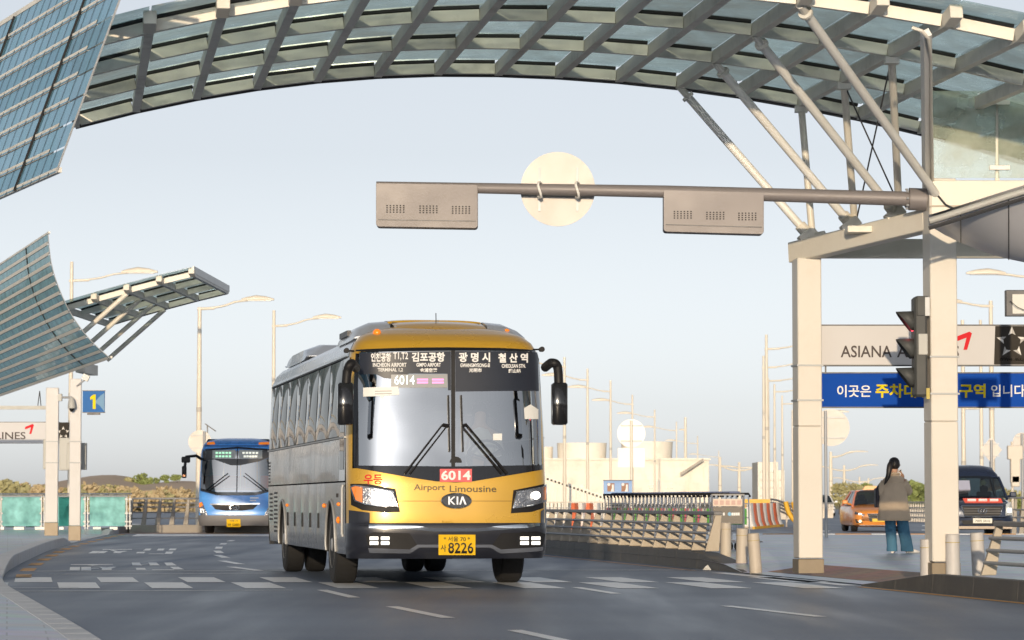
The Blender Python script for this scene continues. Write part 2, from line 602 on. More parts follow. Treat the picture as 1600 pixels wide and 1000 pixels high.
while s < acc[-1] - 1.0:
    (xa, Da), (xb, Db) = lk_at(s + 0.008), lk_at(s + 0.992)
    ha, hb = lkh(Da), lkh(Db)
    nx, ny = -(Db - Da), (xb - xa)
    l = math.hypot(nx, ny); nx, ny = nx / l * 0.25, ny / l * 0.25
    b = MB()
    b.add([(xa, Da, -0.05), (xb, Db, -0.05), (xb + nx, Db + ny, -0.05), (xa + nx, Da + ny, -0.05),
           (xa, Da, ha), (xb, Db, hb), (xb + nx, Db + ny, hb), (xa + nx, Da + ny, ha)],
          [(0, 3, 2, 1), (4, 5, 6, 7), (0, 1, 5, 4), (1, 2, 6, 5), (2, 3, 7, 6), (3, 0, 4, 7)])
    b.build('kerb_stone', KERBM, kerb_l, bevel=0.01)
    s += 1.0

# --- dark granite plinths under the rails, right side
def plinth(D0, D1, hfun, x0=0.0, wd=0.38):
    mbs = []
    D = D0
    k = structure(thing('plinth', None, None))
    st = 1 if D1 > D0 else -1
    while (D1 - D) * st > 0.01:
        E = D + st * min(1.5, abs(D1 - D))
        e = 0.004 * st
        a0, a1 = hfun(D + e), hfun(E - e)
        b = MB()
        pts = []
        for (d, h) in ((D + e, a0), (E - e, a1)):
            pts += [(kx(d) + x0, d, -0.03), (kx(d) + x0 + wd, d, -0.03), (kx(d) + x0 + wd - 0.02, d, h), (kx(d) + x0 + 0.02, d, h)]
        b.add(pts, [(0, 3, 2, 1), (4, 5, 6, 7), (0, 1, 5, 4), (1, 2, 6, 5), (2, 3, 7, 6), (3, 0, 4, 7)])
        b.build('granite_block', GRANITE, k, bevel=0.006)
        D = E
    return k
plinth(45.4, 96, lambda D: 0.02 + 0.26 * min(1.0, (D - 45.4) / 3.4))
plinth(38.5, 20, lambda D: 0.02 + 0.20 * min(1.0, (38.5 - D) / 3.0), -0.16, 0.18)

# --- road paint: every mark is a thin sheet of its own on the road
def mark(name, pts, m=PAINTW, z=0.004, parent=None):
    b = MB()
    b.add([(p[0], p[1], z) for p in pts], [tuple(range(len(pts)))])
    return b.build(name, m, parent or road)
def pmark(name, pix, m=PAINTW, z=0.004):
    return mark(name, [gnd(*p) for p in pix], m, z)
def strip(name, x0, D0, x1, D1, w, m=PAINTW, z=0.004):
    dx, dy = x1 - x0, D1 - D0
    l = math.hypot(dx, dy)
    nx, ny = -dy / l * w / 2, dx / l * w / 2
    return mark(name, [(x0 + nx, D0 + ny), (x1 + nx, D1 + ny), (x1 - nx, D1 - ny), (x0 - nx, D0 - ny)], m, z)
CS = 0.157
for k in range(-1, 11):
    xa = -6.9 + 1.13 * k
    if xa < kx(42) - 0.4:
        mark('crossing_block', [(xa, 42.8), (xa + 0.50, 42.8), (xa + 0.50 + 2.6 * CS, 40.2), (xa + 2.6 * CS, 40.2)])
    xb = -6.9 + 0.565 + 1.13 * k + 2.65 * CS
    if xb < kx(38.5) - 0.3:
        mark('crossing_block', [(xb, 40.1), (xb + 0.50, 40.1), (xb + 0.50 + 2.7 * CS, 37.4), (xb + 2.7 * CS, 37.4)])
strip('stop_line', -7.4, 46.6, 2.9, 47.4, 0.16)
strip('crossing_edge_line', -6.7, 44.6, -3.6, 45.2, 0.13)
strip('crossing_edge_line', -6.2, 36.1, -2.6, 36.6, 0.12)
strip('crossing_edge_line', -6.4, 37.6, -5.3, 37.7, 0.08)
strip('crossing_edge_line', kx(45.6) - 0.3, 45.6, kx(38.6) - 0.25, 38.6, 0.22)
for (a, b) in (((495, 922), (545, 934)), ((603, 948), (690, 966)), ((792, 985), (880, 1004)), ((1125, 947), (1272, 964)), ((893, 918), (955, 928))):
    p, q = gnd(*a), gnd(*b)
    strip('lane_dash', p.x + 0.06, p.y, q.x + 0.06, q.y, 0.13)
for (px, py) in ((361, 845), (349, 850), (342, 856), (341.5, 862.5), (346, 869.5), (361, 879), (384, 889)):
    p = gnd(px, py)
    l = 1.5 if py > 850 else 1.2
    strip('lane_dash', p.x - 0.1 - 0.2 * l * (py - 852) / 40, p.y + l, p.x + 0.1 + 0.2 * l * (py - 852) / 40, p.y - l, 0.16)
# edge lines
strip('edge_line', kx(96) - 0.35, 96, kx(47) - 0.35, 47, 0.12, PAINTP)
strip('edge_line', kx(38) - 0.3, 38, kx(20) - 0.3, 20, 0.12, PAINTO)
for k in range(14):
    s0 = 26 + k * 4.2
    (xa, Da), (xb, Db) = lk_at(s0), lk_at(s0 + 2.1)
    strip('edge_dash', xa + 0.28, Da, xb + 0.28, Db, 0.22, PAINTO)
# letters painted on the road, traced as blocks
S1 = lambda x, y: (90 + x * 0.1375, 850 + y * 0.1374)
for poly in ([(345, 108), (440, 108), (490, 82), (400, 82)], [(445, 108), (530, 106), (575, 82), (495, 82)],
             [(625, 105), (715, 105), (735, 94), (800, 82), (760, 80), (690, 84), (640, 72), (590, 70), (650, 90)],
             [(500, 68), (850, 66), (840, 60), (520, 60)],
             [(970, 76), (1045, 76), (1070, 54), (1005, 54)], [(1125, 76), (1200, 76), (1218, 54), (1145, 54)], [(1258, 74), (1335, 74), (1355, 53), (1278, 53)],
             [(890, 108), (980, 108), (1000, 90), (905, 92)], [(1215, 114), (1298, 114), (1318, 88), (1235, 88)], [(1030, 116), (1215, 116), (1215, 111), (1040, 111)],
             [(135, 304), (252, 304), (255, 264), (142, 264)], [(268, 304), (382, 304), (378, 264), (270, 264)],
             [(500, 298), (615, 298), (612, 282), (668, 264), (640, 260), (560, 268), (470, 262), (505, 280)],
             [(384, 284), (470, 282), (470, 276), (384, 278)], [(330, 240), (400, 248), (470, 240), (630, 236), (630, 231), (150, 233), (150, 239)],
             [(850, 246), (962, 246), (930, 214), (842, 214)], [(1050, 246), (1162, 244), (1120, 212), (1030, 212)], [(1240, 248), (1355, 246), (1300, 214), (1210, 214)],
             [(895, 296), (1010, 296), (990, 274), (888, 274)], [(1325, 292), (1440, 292), (1370, 262), (1275, 262)], [(1075, 298), (1325, 298), (1320, 291), (1070, 291)],
             [(962, 236), (1030, 232), (1030, 226), (955, 230)]):
    pmark('painted_letter', [S1(*p) for p in poly])
# far road marks
for pix in ([(205, 838), (430, 838), (430, 834.5), (215, 834.5)], [(1252, 829), (1290, 831), (1300, 829.5), (1262, 828)],
            [(1440, 822), (1475, 823), (1475, 821.5), (1442, 820.5)], [(1440, 829), (1478, 830), (1478, 828.5), (1440, 827.5)], [(1170, 838), (1190, 834), (1200, 834), (1183, 838)]):
    pmark('far_road_mark', pix)
mark('coloured_paving_band', [(-13.2, 101), (-5.5, 101), (-6.6, 112), (-14, 112)], PAINTP, 0.003)
# a crumpled scrap of paper by the plinth
b = MB()
p = gnd(1104, 891)
b.add([(p.x + x, p.y + y, z) for x, y, z in ((-.06, 0, .004), (.05, .03, .02), (.07, -.04, .004), (0, .06, .06), (-.03, -.05, .05), (.02, .01, .085))], [(0, 4, 5), (0, 5, 3), (5, 4, 2), (5, 2, 1), (3, 5, 1), (0, 2, 4), (0, 3, 1), (0, 1, 2)])
tag(b.build('litter_scrap', mat('paper_white', (0.8, 0.8, 0.78), 0.8)), 'crumpled white scrap of litter lying beside the dark granite plinth', 'litter')

# --- unseen terminal block added behind the camera for road shade and reflections
SHADE_CLAD = mat('shade_block_cladding', (0.30, 0.30, 0.30), 0.4, 0.2, 0.1, 0.3)
TGL = mat('shade_block_glazing', (0.05, 0.07, 0.08), 0.08, 0.0)
shade_block = thing('added_shade_block', 'long grey terminal block with banded glazing, added unseen behind the viewer for shade and reflections', 'building', (0, -30, 0))
sil = [(-120, 0), (-120, 6), (-20, 5.2), (40, 5.0), (60, 4.8), (60, 0)]
MB().prism([(x, 0, z) for x, z in sil], (0, -30, 0)).build('wall', SHADE_CLAD, shade_block)
for k in range(22):
    x = -118 + k * 7.0
    top = 6
    for j in range(1):
        MB().box((x + 3, 0.06, 2.2 + j * 4), (6.0, 0.1, 2.2)).build('window', TGL, shade_block)

# ------------------------------------------------------------------ far background
BEIGE = mat('beige_concrete', (0.80, 0.75, 0.66), 0.85, 0, 0.1, 0.4, stain=(0.42, 0.33, 0.24), stamt=0.4, stscale=0.5)
YB = 340.0
fb = thing('concrete_building', 'low beige concrete building with two drum roofs beyond the luggage carts', 'building', (0, YB, -0.3))
def wpt(px, py, Y=YB):
    p = at(px, py, Y); return p
def pbox(px0, px1, py0, py1, dep, Y=YB, dy=0):
    a, b_ = at(px0, py1, Y), at(px1, py0, Y)
    return ((a.x + b_.x) / 2, dy + dep / 2, (a.z + b_.z) / 2 + 0.3), (b_.x - a.x, dep, b_.z - a.z)
zb = -0.3
MB().box(*pbox(790, 1108, 717, 786, 22)).build('wall', BEIGE, fb, bevel=0.05)
MB().box(*pbox(985, 1068, 750, 786, 3, dy=-3.1)).build('annex_wall', BEIGE, fb)
for (x0, x1, t, bt) in ((872, 952, 690, 717), (975, 1058, 688, 717), (820, 866, 696, 717)):
    a, c = at(x0, t, YB), at(x1, bt, YB)
    r = (c.x - a.x) / 2
    MB().path([(a.x + r, 9, c.z + 0.3), (a.x + r, 9, a.z + 0.3)], [r * 0.96, r], 28).build('drum_roof', BEIGE, fb, smooth=50)
for px in range(800, 1105, 23):
    c, d = pbox(px, px + 1.2, 719, 784, 0.15, dy=-0.16)
    MB().box(c, d).build('pilaster', BEIGE, fb)
c, d = pbox(788, 1110, 716, 719, 22.6, dy=-0.3)
MB().box(c, d).build('cornice', BEIGE, fb)
for k in range(9):
    c, d = pbox(1063 + k * 3.6, 1067 + k * 3.6, 738 - k * 2.2, 740 - k * 2.2, 1.2, dy=-1.3)
    MB().box(c, d).build('stair_tread', CONC, fb)
a, b_ = at(1062, 742, YB), at(1098, 718, YB)
MB().beam((a.x, -1.4, a.z + 0.3), (b_.x, -1.4, b_.z + 0.3), 0.1, 0.25).build('stair_rail', CONC, fb)
for px in (905, 1012, 1040):
    c, d = pbox(px, px + 9, 757, 764, 0.1, dy=-0.12 if px < 985 else -3.22)
    MB().box(c, d).build('window', mat('far_window', (0.5, 0.46, 0.4), 0.3), fb)

# ramp parapet with fins in front of it
rp = thing('ramp_parapet', 'pale finned ramp parapet sloping down before the beige concrete building', 'parapet', (0, 0, 0))
A0, A1 = at(850, 745, 200), at(950, 779, 200)
b = MB(); b.beam(A0, A1, 0.2, 0.25); b.build('top_rail', CREAM, rp)
for k in range(18):
    t = k / 17
    q = A0.lerp(A1, t)
    MB().add([(q.x - .1, q.y - .1, -0.3), (q.x + .12, q.y - .1, -0.3), (q.x + .06, q.y - .1, q.z), (q.x - .06, q.y - .1, q.z),
              (q.x - .1, q.y + .1, -0.3), (q.x + .12, q.y + .1, -0.3), (q.x + .06, q.y + .1, q.z), (q.x - .06, q.y + .1, q.z)],
             [(0, 1, 2, 3), (7, 6, 5, 4), (0, 4, 5, 1), (1, 5, 6, 2), (2, 6, 7, 3), (3, 7, 4, 0)]).build('fin', CREAM, rp)

# second distant block on the right (behind the lamp posts)
fb2 = thing('distant_block', 'small beige block far behind the tall lamp posts', 'building', (0, 420, -0.3))
for (x0, x1, t) in ((1184, 1216, 722), (1216, 1226, 735)):
    a, c = at(x0, t, 420), at(x1, 786, 420)
    MB().box(((a.x + c.x) / 2, 5, (a.z + c.z) / 2 + 0.3), (c.x - a.x, 10, a.z - c.z)).build('wall', BEIGE, fb2)
    for j in range(4):
        MB().box(((a.x + c.x) / 2, -0.05, a.z - 1.0 - j * 1.1), ((c.x - a.x) * 0.8, 0.1, 0.35)).build('window', mat('far_window'
, (0.5, 0.46, 0.4), 0.3), fb2)

# --- hill on the left with a wood that reads as one mass, and single trees on its crest
HILL = mat('hill_dry_grass', (0.62, 0.47, 0.34), 0.95, 0, 0.2, 0.05, stain=(0.45, 0.42, 0.24), stamt=0.6, stscale=0.06)
LEAF_A = mat('autumn_leaves', (0.50, 0.40, 0.24), 0.9, 0, 0.3, 0.3)
LEAF_B = mat('green_leaves', (0.27, 0.32, 0.11), 0.9, 0, 0.3, 0.3)
LEAF_C = mat('olive_leaves', (0.42, 0.39, 0.20), 0.9, 0, 0.3, 0.3)
BARK = mat('bark', (0.10, 0.08, 0.06), 0.9)
def hill_py(px):     # skyline of the bare hill, photo pixels
    P = [(-500, 762), (-200, 764), (60, 762), (120, 748), (150, 741), (185, 741), (215, 750), (240, 754), (300, 752), (340, 756), (420, 764), (500, 772), (700, 778)]
    for i in range(len(P) - 1):
        if P[i][0] <= px <= P[i + 1][0]:
            t = sstep((px - P[i][0]) / (P[i + 1][0] - P[i][0]))
            return P[i][1] + (P[i + 1][1] - P[i][1]) * t
    return 779
rows = []
for j, (Y, fr) in enumerate(((330, 0.0), (380, 0.3), (450, 0.7), (520, 1.0), (620, 0.75), (760, 0.2), (900, 0.0))):
    r_ = []
    for i in range(61):
        px = -500 + i * 20
        top = at(px, hill_py(px), 520)
        r_.append((top.x * Y / 520 if Y > 520 else top.x * (0.4 * Y / 520 + 0.6), Y, -0.32 + (top.z + 0.3) * fr + random.uniform(-.15, .15) * fr))
    rows.append(r_)
structure(MB().loft(rows, closed=False).build('hill', HILL, smooth=60))
def leaf_cloud(mb, c, rx, ry, rz, n, sz):
    for _ in range(n):
        while True:
            p = Vector((random.uniform(-1, 1), random.uniform(-1, 1), random.uniform(-1, 1)))
            if p.length < 1 and p.length > random.random() * 0.8: break
        q = Vector((c[0] + p.x * rx, c[1] + p.y * ry, c[2] + p.z * rz))
        a = Vector((random.uniform(-1, 1), random.uniform(-1, 1), random.uniform(-1, 1))).normalized()
        b_ = a.orthogonal().normalized()
        s_ = sz * random.uniform(0.5, 1.3)
        mb.add([q - a * s_, q + b_ * s_ * .7, q + a * s_, q - b_ * s_ * .7], [(0, 1, 2, 3)])
def crown(mb, c, r, n_cl, n_leaf, sz, flat=0.8):
    for k in range(n_cl):
        a = random.uniform(0, 6.283); d = random.uniform(0.1, 0.75) * r
        h = random.uniform(-0.5, 0.75) * r * flat
        leaf_cloud(mb, (c[0] + math.cos(a) * d, c[1] + math.sin(a) * d, c[2] + h), r * random.uniform(.3, .5), r * random.uniform(.3, .5), r * random.uniform(.25, .4), n_leaf, sz)
def tree(name, label, base, h, r, m, grp, dens=1.0):
    t = thing(name, label, 'tree', base, 0, grp)
    b = MB()
    b.path([(0, 0, -0.4), (0.05 * h, 0, h * .35), (0.02 * h, 0.03 * h, h * .75)], [h * .035, h * .025, h * .012], 7)
    for k in range(5):
        a = k * 1.3
        b.path([(0.04 * h, 0, h * (.3 + .06 * k)), (math.cos(a) * r * .6, math.sin(a) * r * .6, h * (.55 + .06 * k))], [h * .014, h * .006], 5)
    b.build('trunk', BARK, t)
    c = MB()
    crown(c, (0, 0, h - r * 0.75), r, int(12 * dens), 60, r * 0.14)
    c.build('crown', m, t)
    return t
# wood on the left: a mass of many crowns, one object
for (m, nm, cnt) in ((LEAF_A, 'tan', 70), (LEAF_C, 'olive', 60)):
    c = MB()
    for k in range(cnt):
        px = random.uniform(-60, 330) if m is LEAF_C else random.uniform(-60, 470)
        Y = random.uniform(300, 420)
        top = 752 + random.uniform(0, 16) + (4 if px > 200 else 0) - (8 if 0 < px < 70 else 0) + (8 if 70 < px < 100 else 0)
        p = at(px, top, Y)
        r = random.uniform(1.0, 1.9)
        crown(c, (p.x, Y, p.z - r), r, 7, 24, 0.32, 0.8)
        leaf_cloud(c, (p.x, Y, (p.z - r) / 2), r, r, max(.5, (p.z - r) / 2 + .3), 50, 0.4)
    o = c.build('woodland', m)
    tag(o, 'dense %s coloured scrub and trees at the foot of the hill' % nm, 'woodland', None, 'stuff')
tl = [(218, 741, 'yellow-green round tree highest on the hill crest, left of its twin'), (201, 745, 'small yellow-green tree at the left end of the crest group'), (232, 746, 'yellow-green tree on the slope right of the crest group'),
      (258, 743, 'tiny lone tree on the skyline nearest the crest group'), (276, 741, 'tiny lone round tree on the skyline nearest the blue bus')]
for i, (px, py, lb) in enumerate(tl):
    Y = 500
    p = at(px, py, Y)
    base = at(px, hill_py(px) + (6 if i < 3 else 1.5), Y)
    tree('hill_tree', lb, (p.x, Y, base.z - 0.5), max(1.2, p.z - base.z + 0.5), 1.9 if i < 3 else 1.0, LEAF_B if i != 1 else LEAF_C, 'trees on the hill crest')
# trees and shrubs far right, behind the taxi
for (px, py, Y, r, m, lb) in ((1338, 757, 260, 1.1, LEAF_C, 'small olive tree on the skyline left of the taxi roof'), (1352, 752, 270, 1.0, LEAF_B, 'green tree on the skyline above the taxi bonnet'),
                              (1362, 766, 250, 0.9, LEAF_C, 'low bush behind the taxi roof sign'), (1310, 758, 260, 1.3, LEAF_C, 'olive tree behind the white car'),
                              (1430, 750, 240, 1.7, LEAF_B, 'broad yellow-green tree right of the standing person'), (1447, 754, 245, 1.4, LEAF_C, 'olive tree half hidden by the right column'),
                              (1578, 765, 240, 1.2, LEAF_C, 'low olive bush right of the van roof'), (1592, 770, 240, 1.0, LEAF_B, 'low green bush at the right picture edge')):
    p = at(px, py, Y)
    tree('roadside_tree', lb, (p.x, Y, -0.3), p.z + 0.3, r, m, 'trees beyond the far road', 0.9)
# ================================================================== CANOPIES, COLUMNS, SIGNS
GROOFS = [glass('canopy_glass_%s' % q_, t_, 0.04, 0.08, dirt=d_, dcol=c_, fres=0.12, transl=True) for q_, t_, d_, c_ in (('clean', (0.78, 0.86, 0.85), 0.32, (0.68, 0.74, 0.73)), ('dusty', (0.72, 0.80, 0.79), 0.50, (0.66, 0.70, 0.68)), ('plain', (0.76, 0.85, 0.84), 0.40, (0.68, 0.74, 0.73)))]
GBLUE = glass('wing_glass', (0.08, 0.16, 0.22), 0.45, 0.03, (0.70, 0.90, 1.0), dirt=0.34, dcol=(0.20, 0.42, 0.55), bump=0.6, bscale=0.7, fres=0.3)
GASK = mat('black_gasket', (0.015, 0.015, 0.016), 0.7)
ROOFM = mat('canopy_steel', (0.74, 0.72, 0.66), 0.5, 0, 0.15, 1.5, stain=(0.22, 0.20, 0.16), stamt=0.5, stscale=1.3)
GPALE = glass('cupped_wing_glass', (0.10, 0.17, 0.20), 0.30, 0.06, (0.85, 0.95, 1.0), dirt=0.55, dcol=(0.26, 0.47, 0.53), bump=0.2, bscale=0.6, fres=0.3)
SOFFIT = mat('soffit_panel', (0.33, 0.34, 0.36), 0.35, 0.3, 0.1, 1.0)

def arched_roof(name, label, rowsD, g0, zfun, a0, a1, step, over, mframe, mlit, hole=None, pdepth=0.15, endfin=True):
    """a0..a1: positions across the road of the ribs on the far row; g0: sideways shift per metre towards the viewer"""
    D0 = rowsD[0]
    root = thing(name, label, 'canopy', ((a0 + a1) / 2, sum(rowsD) / len(rowsD), zfun((a0 + a1) / 2)))
    base = root.location.copy()
    def pt(a, D, dz=0.0):
        return Vector((a + (D0 - D) * g0, D, zfun(a) + dz)) - base
    n = int(round((a1 - a0) / step))
    A = [a0 + step * k for k in range(n + 1)]
    Dn = rowsD[-1]
    nose = Dn - over
    for k, a in enumerate(A):                                   # ribs: one each
        MB().beam(pt(a, D0 + 0.06, pdepth / 2), pt(a, Dn - 0.10, pdepth / 2), 0.10, pdepth).build('rib', mframe, root)
        MB().beam(pt(a, Dn - 0.11, pdepth / 2 - 0.01), pt(a, Dn - 0.40, pdepth / 2 + 0.05), 0.14, 0.15).build('bracket', mlit, root, bevel=0.006)
        MB().beam(pt(a, Dn - 0.34, pdepth / 2 + 0.12), pt(a, Dn - 0.34, pdepth / 2 + 0.26), 0.05, 0.12).build('clamp', DARKM, root)
    for j, D in enumerate(rowsD):                               # purlins between the ribs
        for k in range(n):
            p, q = pt(A[k] + 0.052, D, pdepth / 2), pt(A[k + 1] - 0.052, D, pdepth / 2)
            MB().beam(p, q, 0.08, pdepth * 0.86).build('purlin', mlit if j == len(rowsD) - 1 else mframe, root)
            p2, q2 = pt(A[k] + 0.052, D, pdepth + 0.018), pt(A[k + 1] - 0.052, D, pdepth + 0.018)
            MB().beam(p2, q2, 0.10, 0.034).build('gasket', GASK, root)
    ext = list(rowsD) + [nose]
    for j in range(len(ext) - 1):                               # panes, one per bay
        for k in range(n):
            z = pdepth + 0.04
            v = [pt(A[k] + .012, ext[j] - .012, z), pt(A[k + 1] - .012, ext[j] - .012, z), pt(A[k + 1] - .012, ext[j + 1] + .012, z), pt(A[k] + .012, ext[j + 1] + .012, z)]
            MB().prism(v, (0, 0, 0.018)).build('pane', random.choice(GROOFS), root)
    for (D, dz, w) in ((D0 + 0.16, 0.02, 0.05),):               # dark drip edge along the far side
        for k in range(n):
            MB().beam(pt(A[k], D, dz), pt(A[k + 1], D, dz), w, 0.05).build('drip_edge', DARKM, root)
    return root, pt, base

def z_main(a):
    d = a + 0.7
    return 6.50 - (0.0285 if d < 0 else 0.0215) * d * d
ROWS = [39.0, 36.83, 34.67, 32.5]
G0 = 0.93 / 6.5
STEP = 0.772
roof, rpt, rbase = arched_roof('arched_canopy', 'broad arched canopy of glass panes on grey steel ribs spanning the road', ROWS, G0, z_main, -5.57, -5.57 + STEP * 19, STEP, 0.62, ROOFM, CREAM)
def rw(a, D, dz=0.0):
    return rpt(a, D, dz) + rbase
# white rain strip under the far edge
for k in range(19):
    a = -5.57 + STEP * k
    MB().beam(rpt(a, 39.12, 0.07), rpt(a + STEP, 39.12, 0.07), 0.03, 0.035).build('rain_strip', WHITEP, roof)

# --- portal on the right: columns, beam, struts, posts, ties
COLM = mat('column_paint', (0.70, 0.66, 0.60), 0.42, 0, 0.05, 1.2, stain=(0.52, 0.42, 0.32), stamt=0.3, stscale=0.8)
YAW = math.atan2(G0, 1.0)
def column(name, label, x, D, z0, ztop, w=0.31, parts=True, grp='square columns of the canopy portal'):
    t = thing(name, label, 'column', (x, D, z0), YAW, grp)
    h = ztop - z0
    MB().box((0, 0, 0.09), (w + 0.02, w + 0.02, 0.18)).build('base_cover', mat('column_base_stone', (0.26, 0.21, 0.15), 0.5, 0.2, 0.2, 6), t, bevel=0.006)
    MB().box((0, 0, (0.19 + 1.85) / 2), (w, w, 1.66)).build('lower_shaft', COLM, t, bevel=0.012)
    MB().box((0, 0, (1.853 + h) / 2), (w, w, h - 1.853)).build('upper_shaft', COLM, t, bevel=0.012)
    for z in (2.18, 2.62):
        MB().box((0, 0, z), (w + 0.03, w + 0.03, 0.022)).build('strap', ALU, t)
    return t
PA, PB = Vector((3.74, 38.9, 4.24)), Vector((5.11, 36.6, 4.44))
column('canopy_column', 'cream square column left of the standing person, carrying the struts', PA.x, PA.y, 0.15, 4.13)
column('canopy_column', 'cream square column with the traffic signal fixed to its left side', PB.x, PB.y, 0.15, 4.90, 0.33)
portal = thing('portal_frame', 'cream steel beam with inclined tubular struts propping the arched canopy', 'frame', (PA.x, PA.y, 4.3))
O = Vector(portal.location)
dirAB = (PB - PA).normalized()
MB().beam(PA - O - dirAB * 0.25, PB - O - dirAB * 0.17, 0.22, 0.26).build('beam', CREAM, portal, bevel=0.01)
MB().beam(PA - O + Vector((0.2, 0.02, 0.02)), Vector((9.5, 38.95, 4.26)) - O, 0.16, 0.24).build('cross_beam', CREAM, portal, bevel=0.008)
rib_a = -5.57 + STEP * 10          # rib whose nodes carry the struts
bases = []
for i in range(4):
    t = i / 3.0
    b0 = PA.lerp(PB, t) + Vector((0.02, 0.0, 0.20))
    bases.append(b0)
    top = rw(rib_a, ROWS[i], 0.0)
    d = (top - b0).normalized()
    s = MB().tube(b0 - O + d * 0.14, top - O - d * 0.16, 0.053, n=14).build('strut', WHITEP, portal, smooth=50)
    MB().tube(top - O - d * 0.17, top - O - d * 0.13, 0.08, n=14).build('collar', ROOFM, s)
    MB().tube(top - O - d * 0.14, top - O + d * 0.02, 0.045, n=10).build('pin', ROOFM, s)
    MB().box(b0 - O + Vector((0, 0, -0.02)), (0.24, 0.22, 0.14), M=Matrix.Rotation(R(-38), 3, 'Y')).build('foot_block', CREAM, s, bevel=0.01)
    MB().tube(b0 - O + d * 0.05, b0 - O + d * 0.16, 0.075, n=14).build('foot_collar', CREAM, s)
rib_b = rib_a + 2 * STEP
for i in range(3):
    b0 = bases[i] + Vector((0.06, 0.05, 0))
    top = rw(rib_b, ROWS[i], 0.0)
    s = MB().tube(b0 - O, top - O, 0.045, n=12).build('post', CREAM, portal, smooth=50)
    MB().box(top - O + Vector((0, 0, -0.03)), (0.16, 0.16, 0.08)).build('node_plate', ROOFM, s)
for (i, j) in ((1, 2), (2, 1)):
    MB().tube(bases[i] - O + Vector((.08, .05, .05)), rw(rib_b, ROWS[j]) - O, 0.010, n=6).build('tie_rod', DARKM, portal)
for (p, q) in ((0.45, 0.62),):
    c = PA.lerp(PB, 0.5) - O
    MB().box(c + Vector((-0.16, -0.05, 0.05)), (0.30, 0.34, 0.08)).build('bracket_plate', CREAM, portal, bevel=0.006)
MB().tube(PA - O + Vector((0.10, -0.2, 0.12)), PA - O + Vector((0.22, -0.24, 0.14)), 0.09, n=18).build('end_cap', CREAM, portal, smooth=40)

# upright conduit post and balcony edge right of column B
bal = thing('glass_balcony', 'cream balcony beam with a clear glass balustrade above the traffic signal', 'balcony', (6.6, 36.600, 4.5))
O2 = Vector(bal.location)
DB = 36.550
def bp(px, py, D=DB):
    return at(px, py, D) - O2
MB().beam(bp(1452, 311), bp(1760, 311), 0.30, 0.42).build('beam', CREAM, bal, bevel=0.01)
MB().beam(bp(1452, 322, DB - 0.155), bp(1760, 322, DB - 0.155), 0.012, 0.02).build('bottom_ledge', TANPOST, bal)
pn = MB().prism([bp(1457, 278), bp(1556, 278), bp(1556, 142), bp(1457, 142)], (0, 0.014, 0)).build('pane', glass('clear_balcony_glass', (0.86, 0.93, 0.90), 0.06, 0.02, dirt=0.42, dcol=(0.52, 0.55, 0.45), fres=0.3), bal)
MB().prism([bp(1560, 278), bp(1760, 278), bp(1760, 142), bp(1560, 142)], (0, 0.014, 0)).build('pane', MATS['clear_balcony_glass'], bal)
for py in (160, 262):
    MB().beam(bp(1546, py, DB - 0.02), bp(1578, py, DB - 0.02), 0.03, 0.055).build('clamp', WHITEP, bal, bevel=0.004)
MB().beam(bp(1558, 283, DB + 0.06), bp(1558, 150, DB + 0.06), 0.05, 0.05, (0, 1, 0)).build('mullion', CREAM, bal)
MB().beam(bp(1449, 283), bp(1447, 52, 32.35), 0.10, 0.09, (0, 1, 0)).build('post', WHITEP, bal, bevel=0.005)
MB().path([bp(1457, 285, DB - .08), bp(1455, 180, 34.45), bp(1454, 90, 32.9), bp(1450, 60, 32.3), bp(1440, 48, 32.2), bp(1425, 43, 32.2)], 0.020, 8).build('conduit', CREAM, bal, smooth=60)
MB().path([bp(1466, 306, DB - .17), bp(1478, 320, DB - .19), bp(1500, 330, DB - .2)], 0.012, 6).build('cable', DARKM, bal)
# an unseen column carries the balcony and the cross beam out of frame
column('canopy_column', 'cream square column just outside the right picture edge', 7.6, 36.600, 0.15, 4.28, 0.32)
column('canopy_column', 'cream square column beyond the right picture edge, farther than its twin', 9.4, 38.95, 0.15, 4.13, 0.32)

# --- dark shelter roof at the right edge (underside seen)
sh = thing('shelter_roof', 'dark grey curved shelter roof jutting in at the right edge', 'shelter', (6.2, 34.8, 0.15))
O3 = Vector(sh.location)
SHM = mat('shelter_soffit', (0.55, 0.55, 0.58), 0.4, 0.1, 0.1, 1.5)
rows_ = []
for j in range(9):
    t = j / 8
    px_t = [1451, 1476, 1501, 1526, 1551, 1576, 1601, 1625, 1650][j]
    top = [350, 342.5, 334.5, 326.5, 318.5, 310.5, 303, 296, 289][j]
    bot = [352, 367, 379, 389.5, 398, 405, 410, 413, 415][j]
    a = at(px_t, top, 34.3) - O3
    row = []
    for k in range(9):
        u = k / 8
        sag = math.sin(u * math.pi / 2)
        c = at(px_t, bot, 35.7) - O3
        p = a.lerp(c, u)
        row.append(Vector((a.x + (c.x - a.x) * u, a.y + (c.y - a.y) * u, a.z + (c.z - a.z) * sag)))
    rows_.append(row)
MB().loft(rows_, closed=False).build('soffit', SHM, sh, smooth=60)
MB().loft([[p + Vector((0, 0.0, 0.10)) for p in r] for r in rows_], closed=False).build('roof_sheet', SHM, sh, smooth=60)
MB().path([r[0] + Vector((0, -0.03, 0.03)) for r in rows_], 0.04, 8).build('front_trim', STEELG, sh, smooth=50)
MB().path([r[0] + Vector((0, -0.02, -0.05)) for r in rows_], 0.025, 6).build('drip_trim', DARKM, sh, smooth=50)
for k in (2, 5):
    MB().path([rows_[k][q] + Vector((0, 0, -0.004)) for q in range(9)], 0.007, 5).build('panel_joint', DARKM, sh)
MB().tube((rows_[0][4] + Vector((0.12, 0.1, -0.02))), (rows_[0][4] + Vector((0.12, 0.1, 0.08))), 0.05, n=12).build('lamp', BLACK, sh)
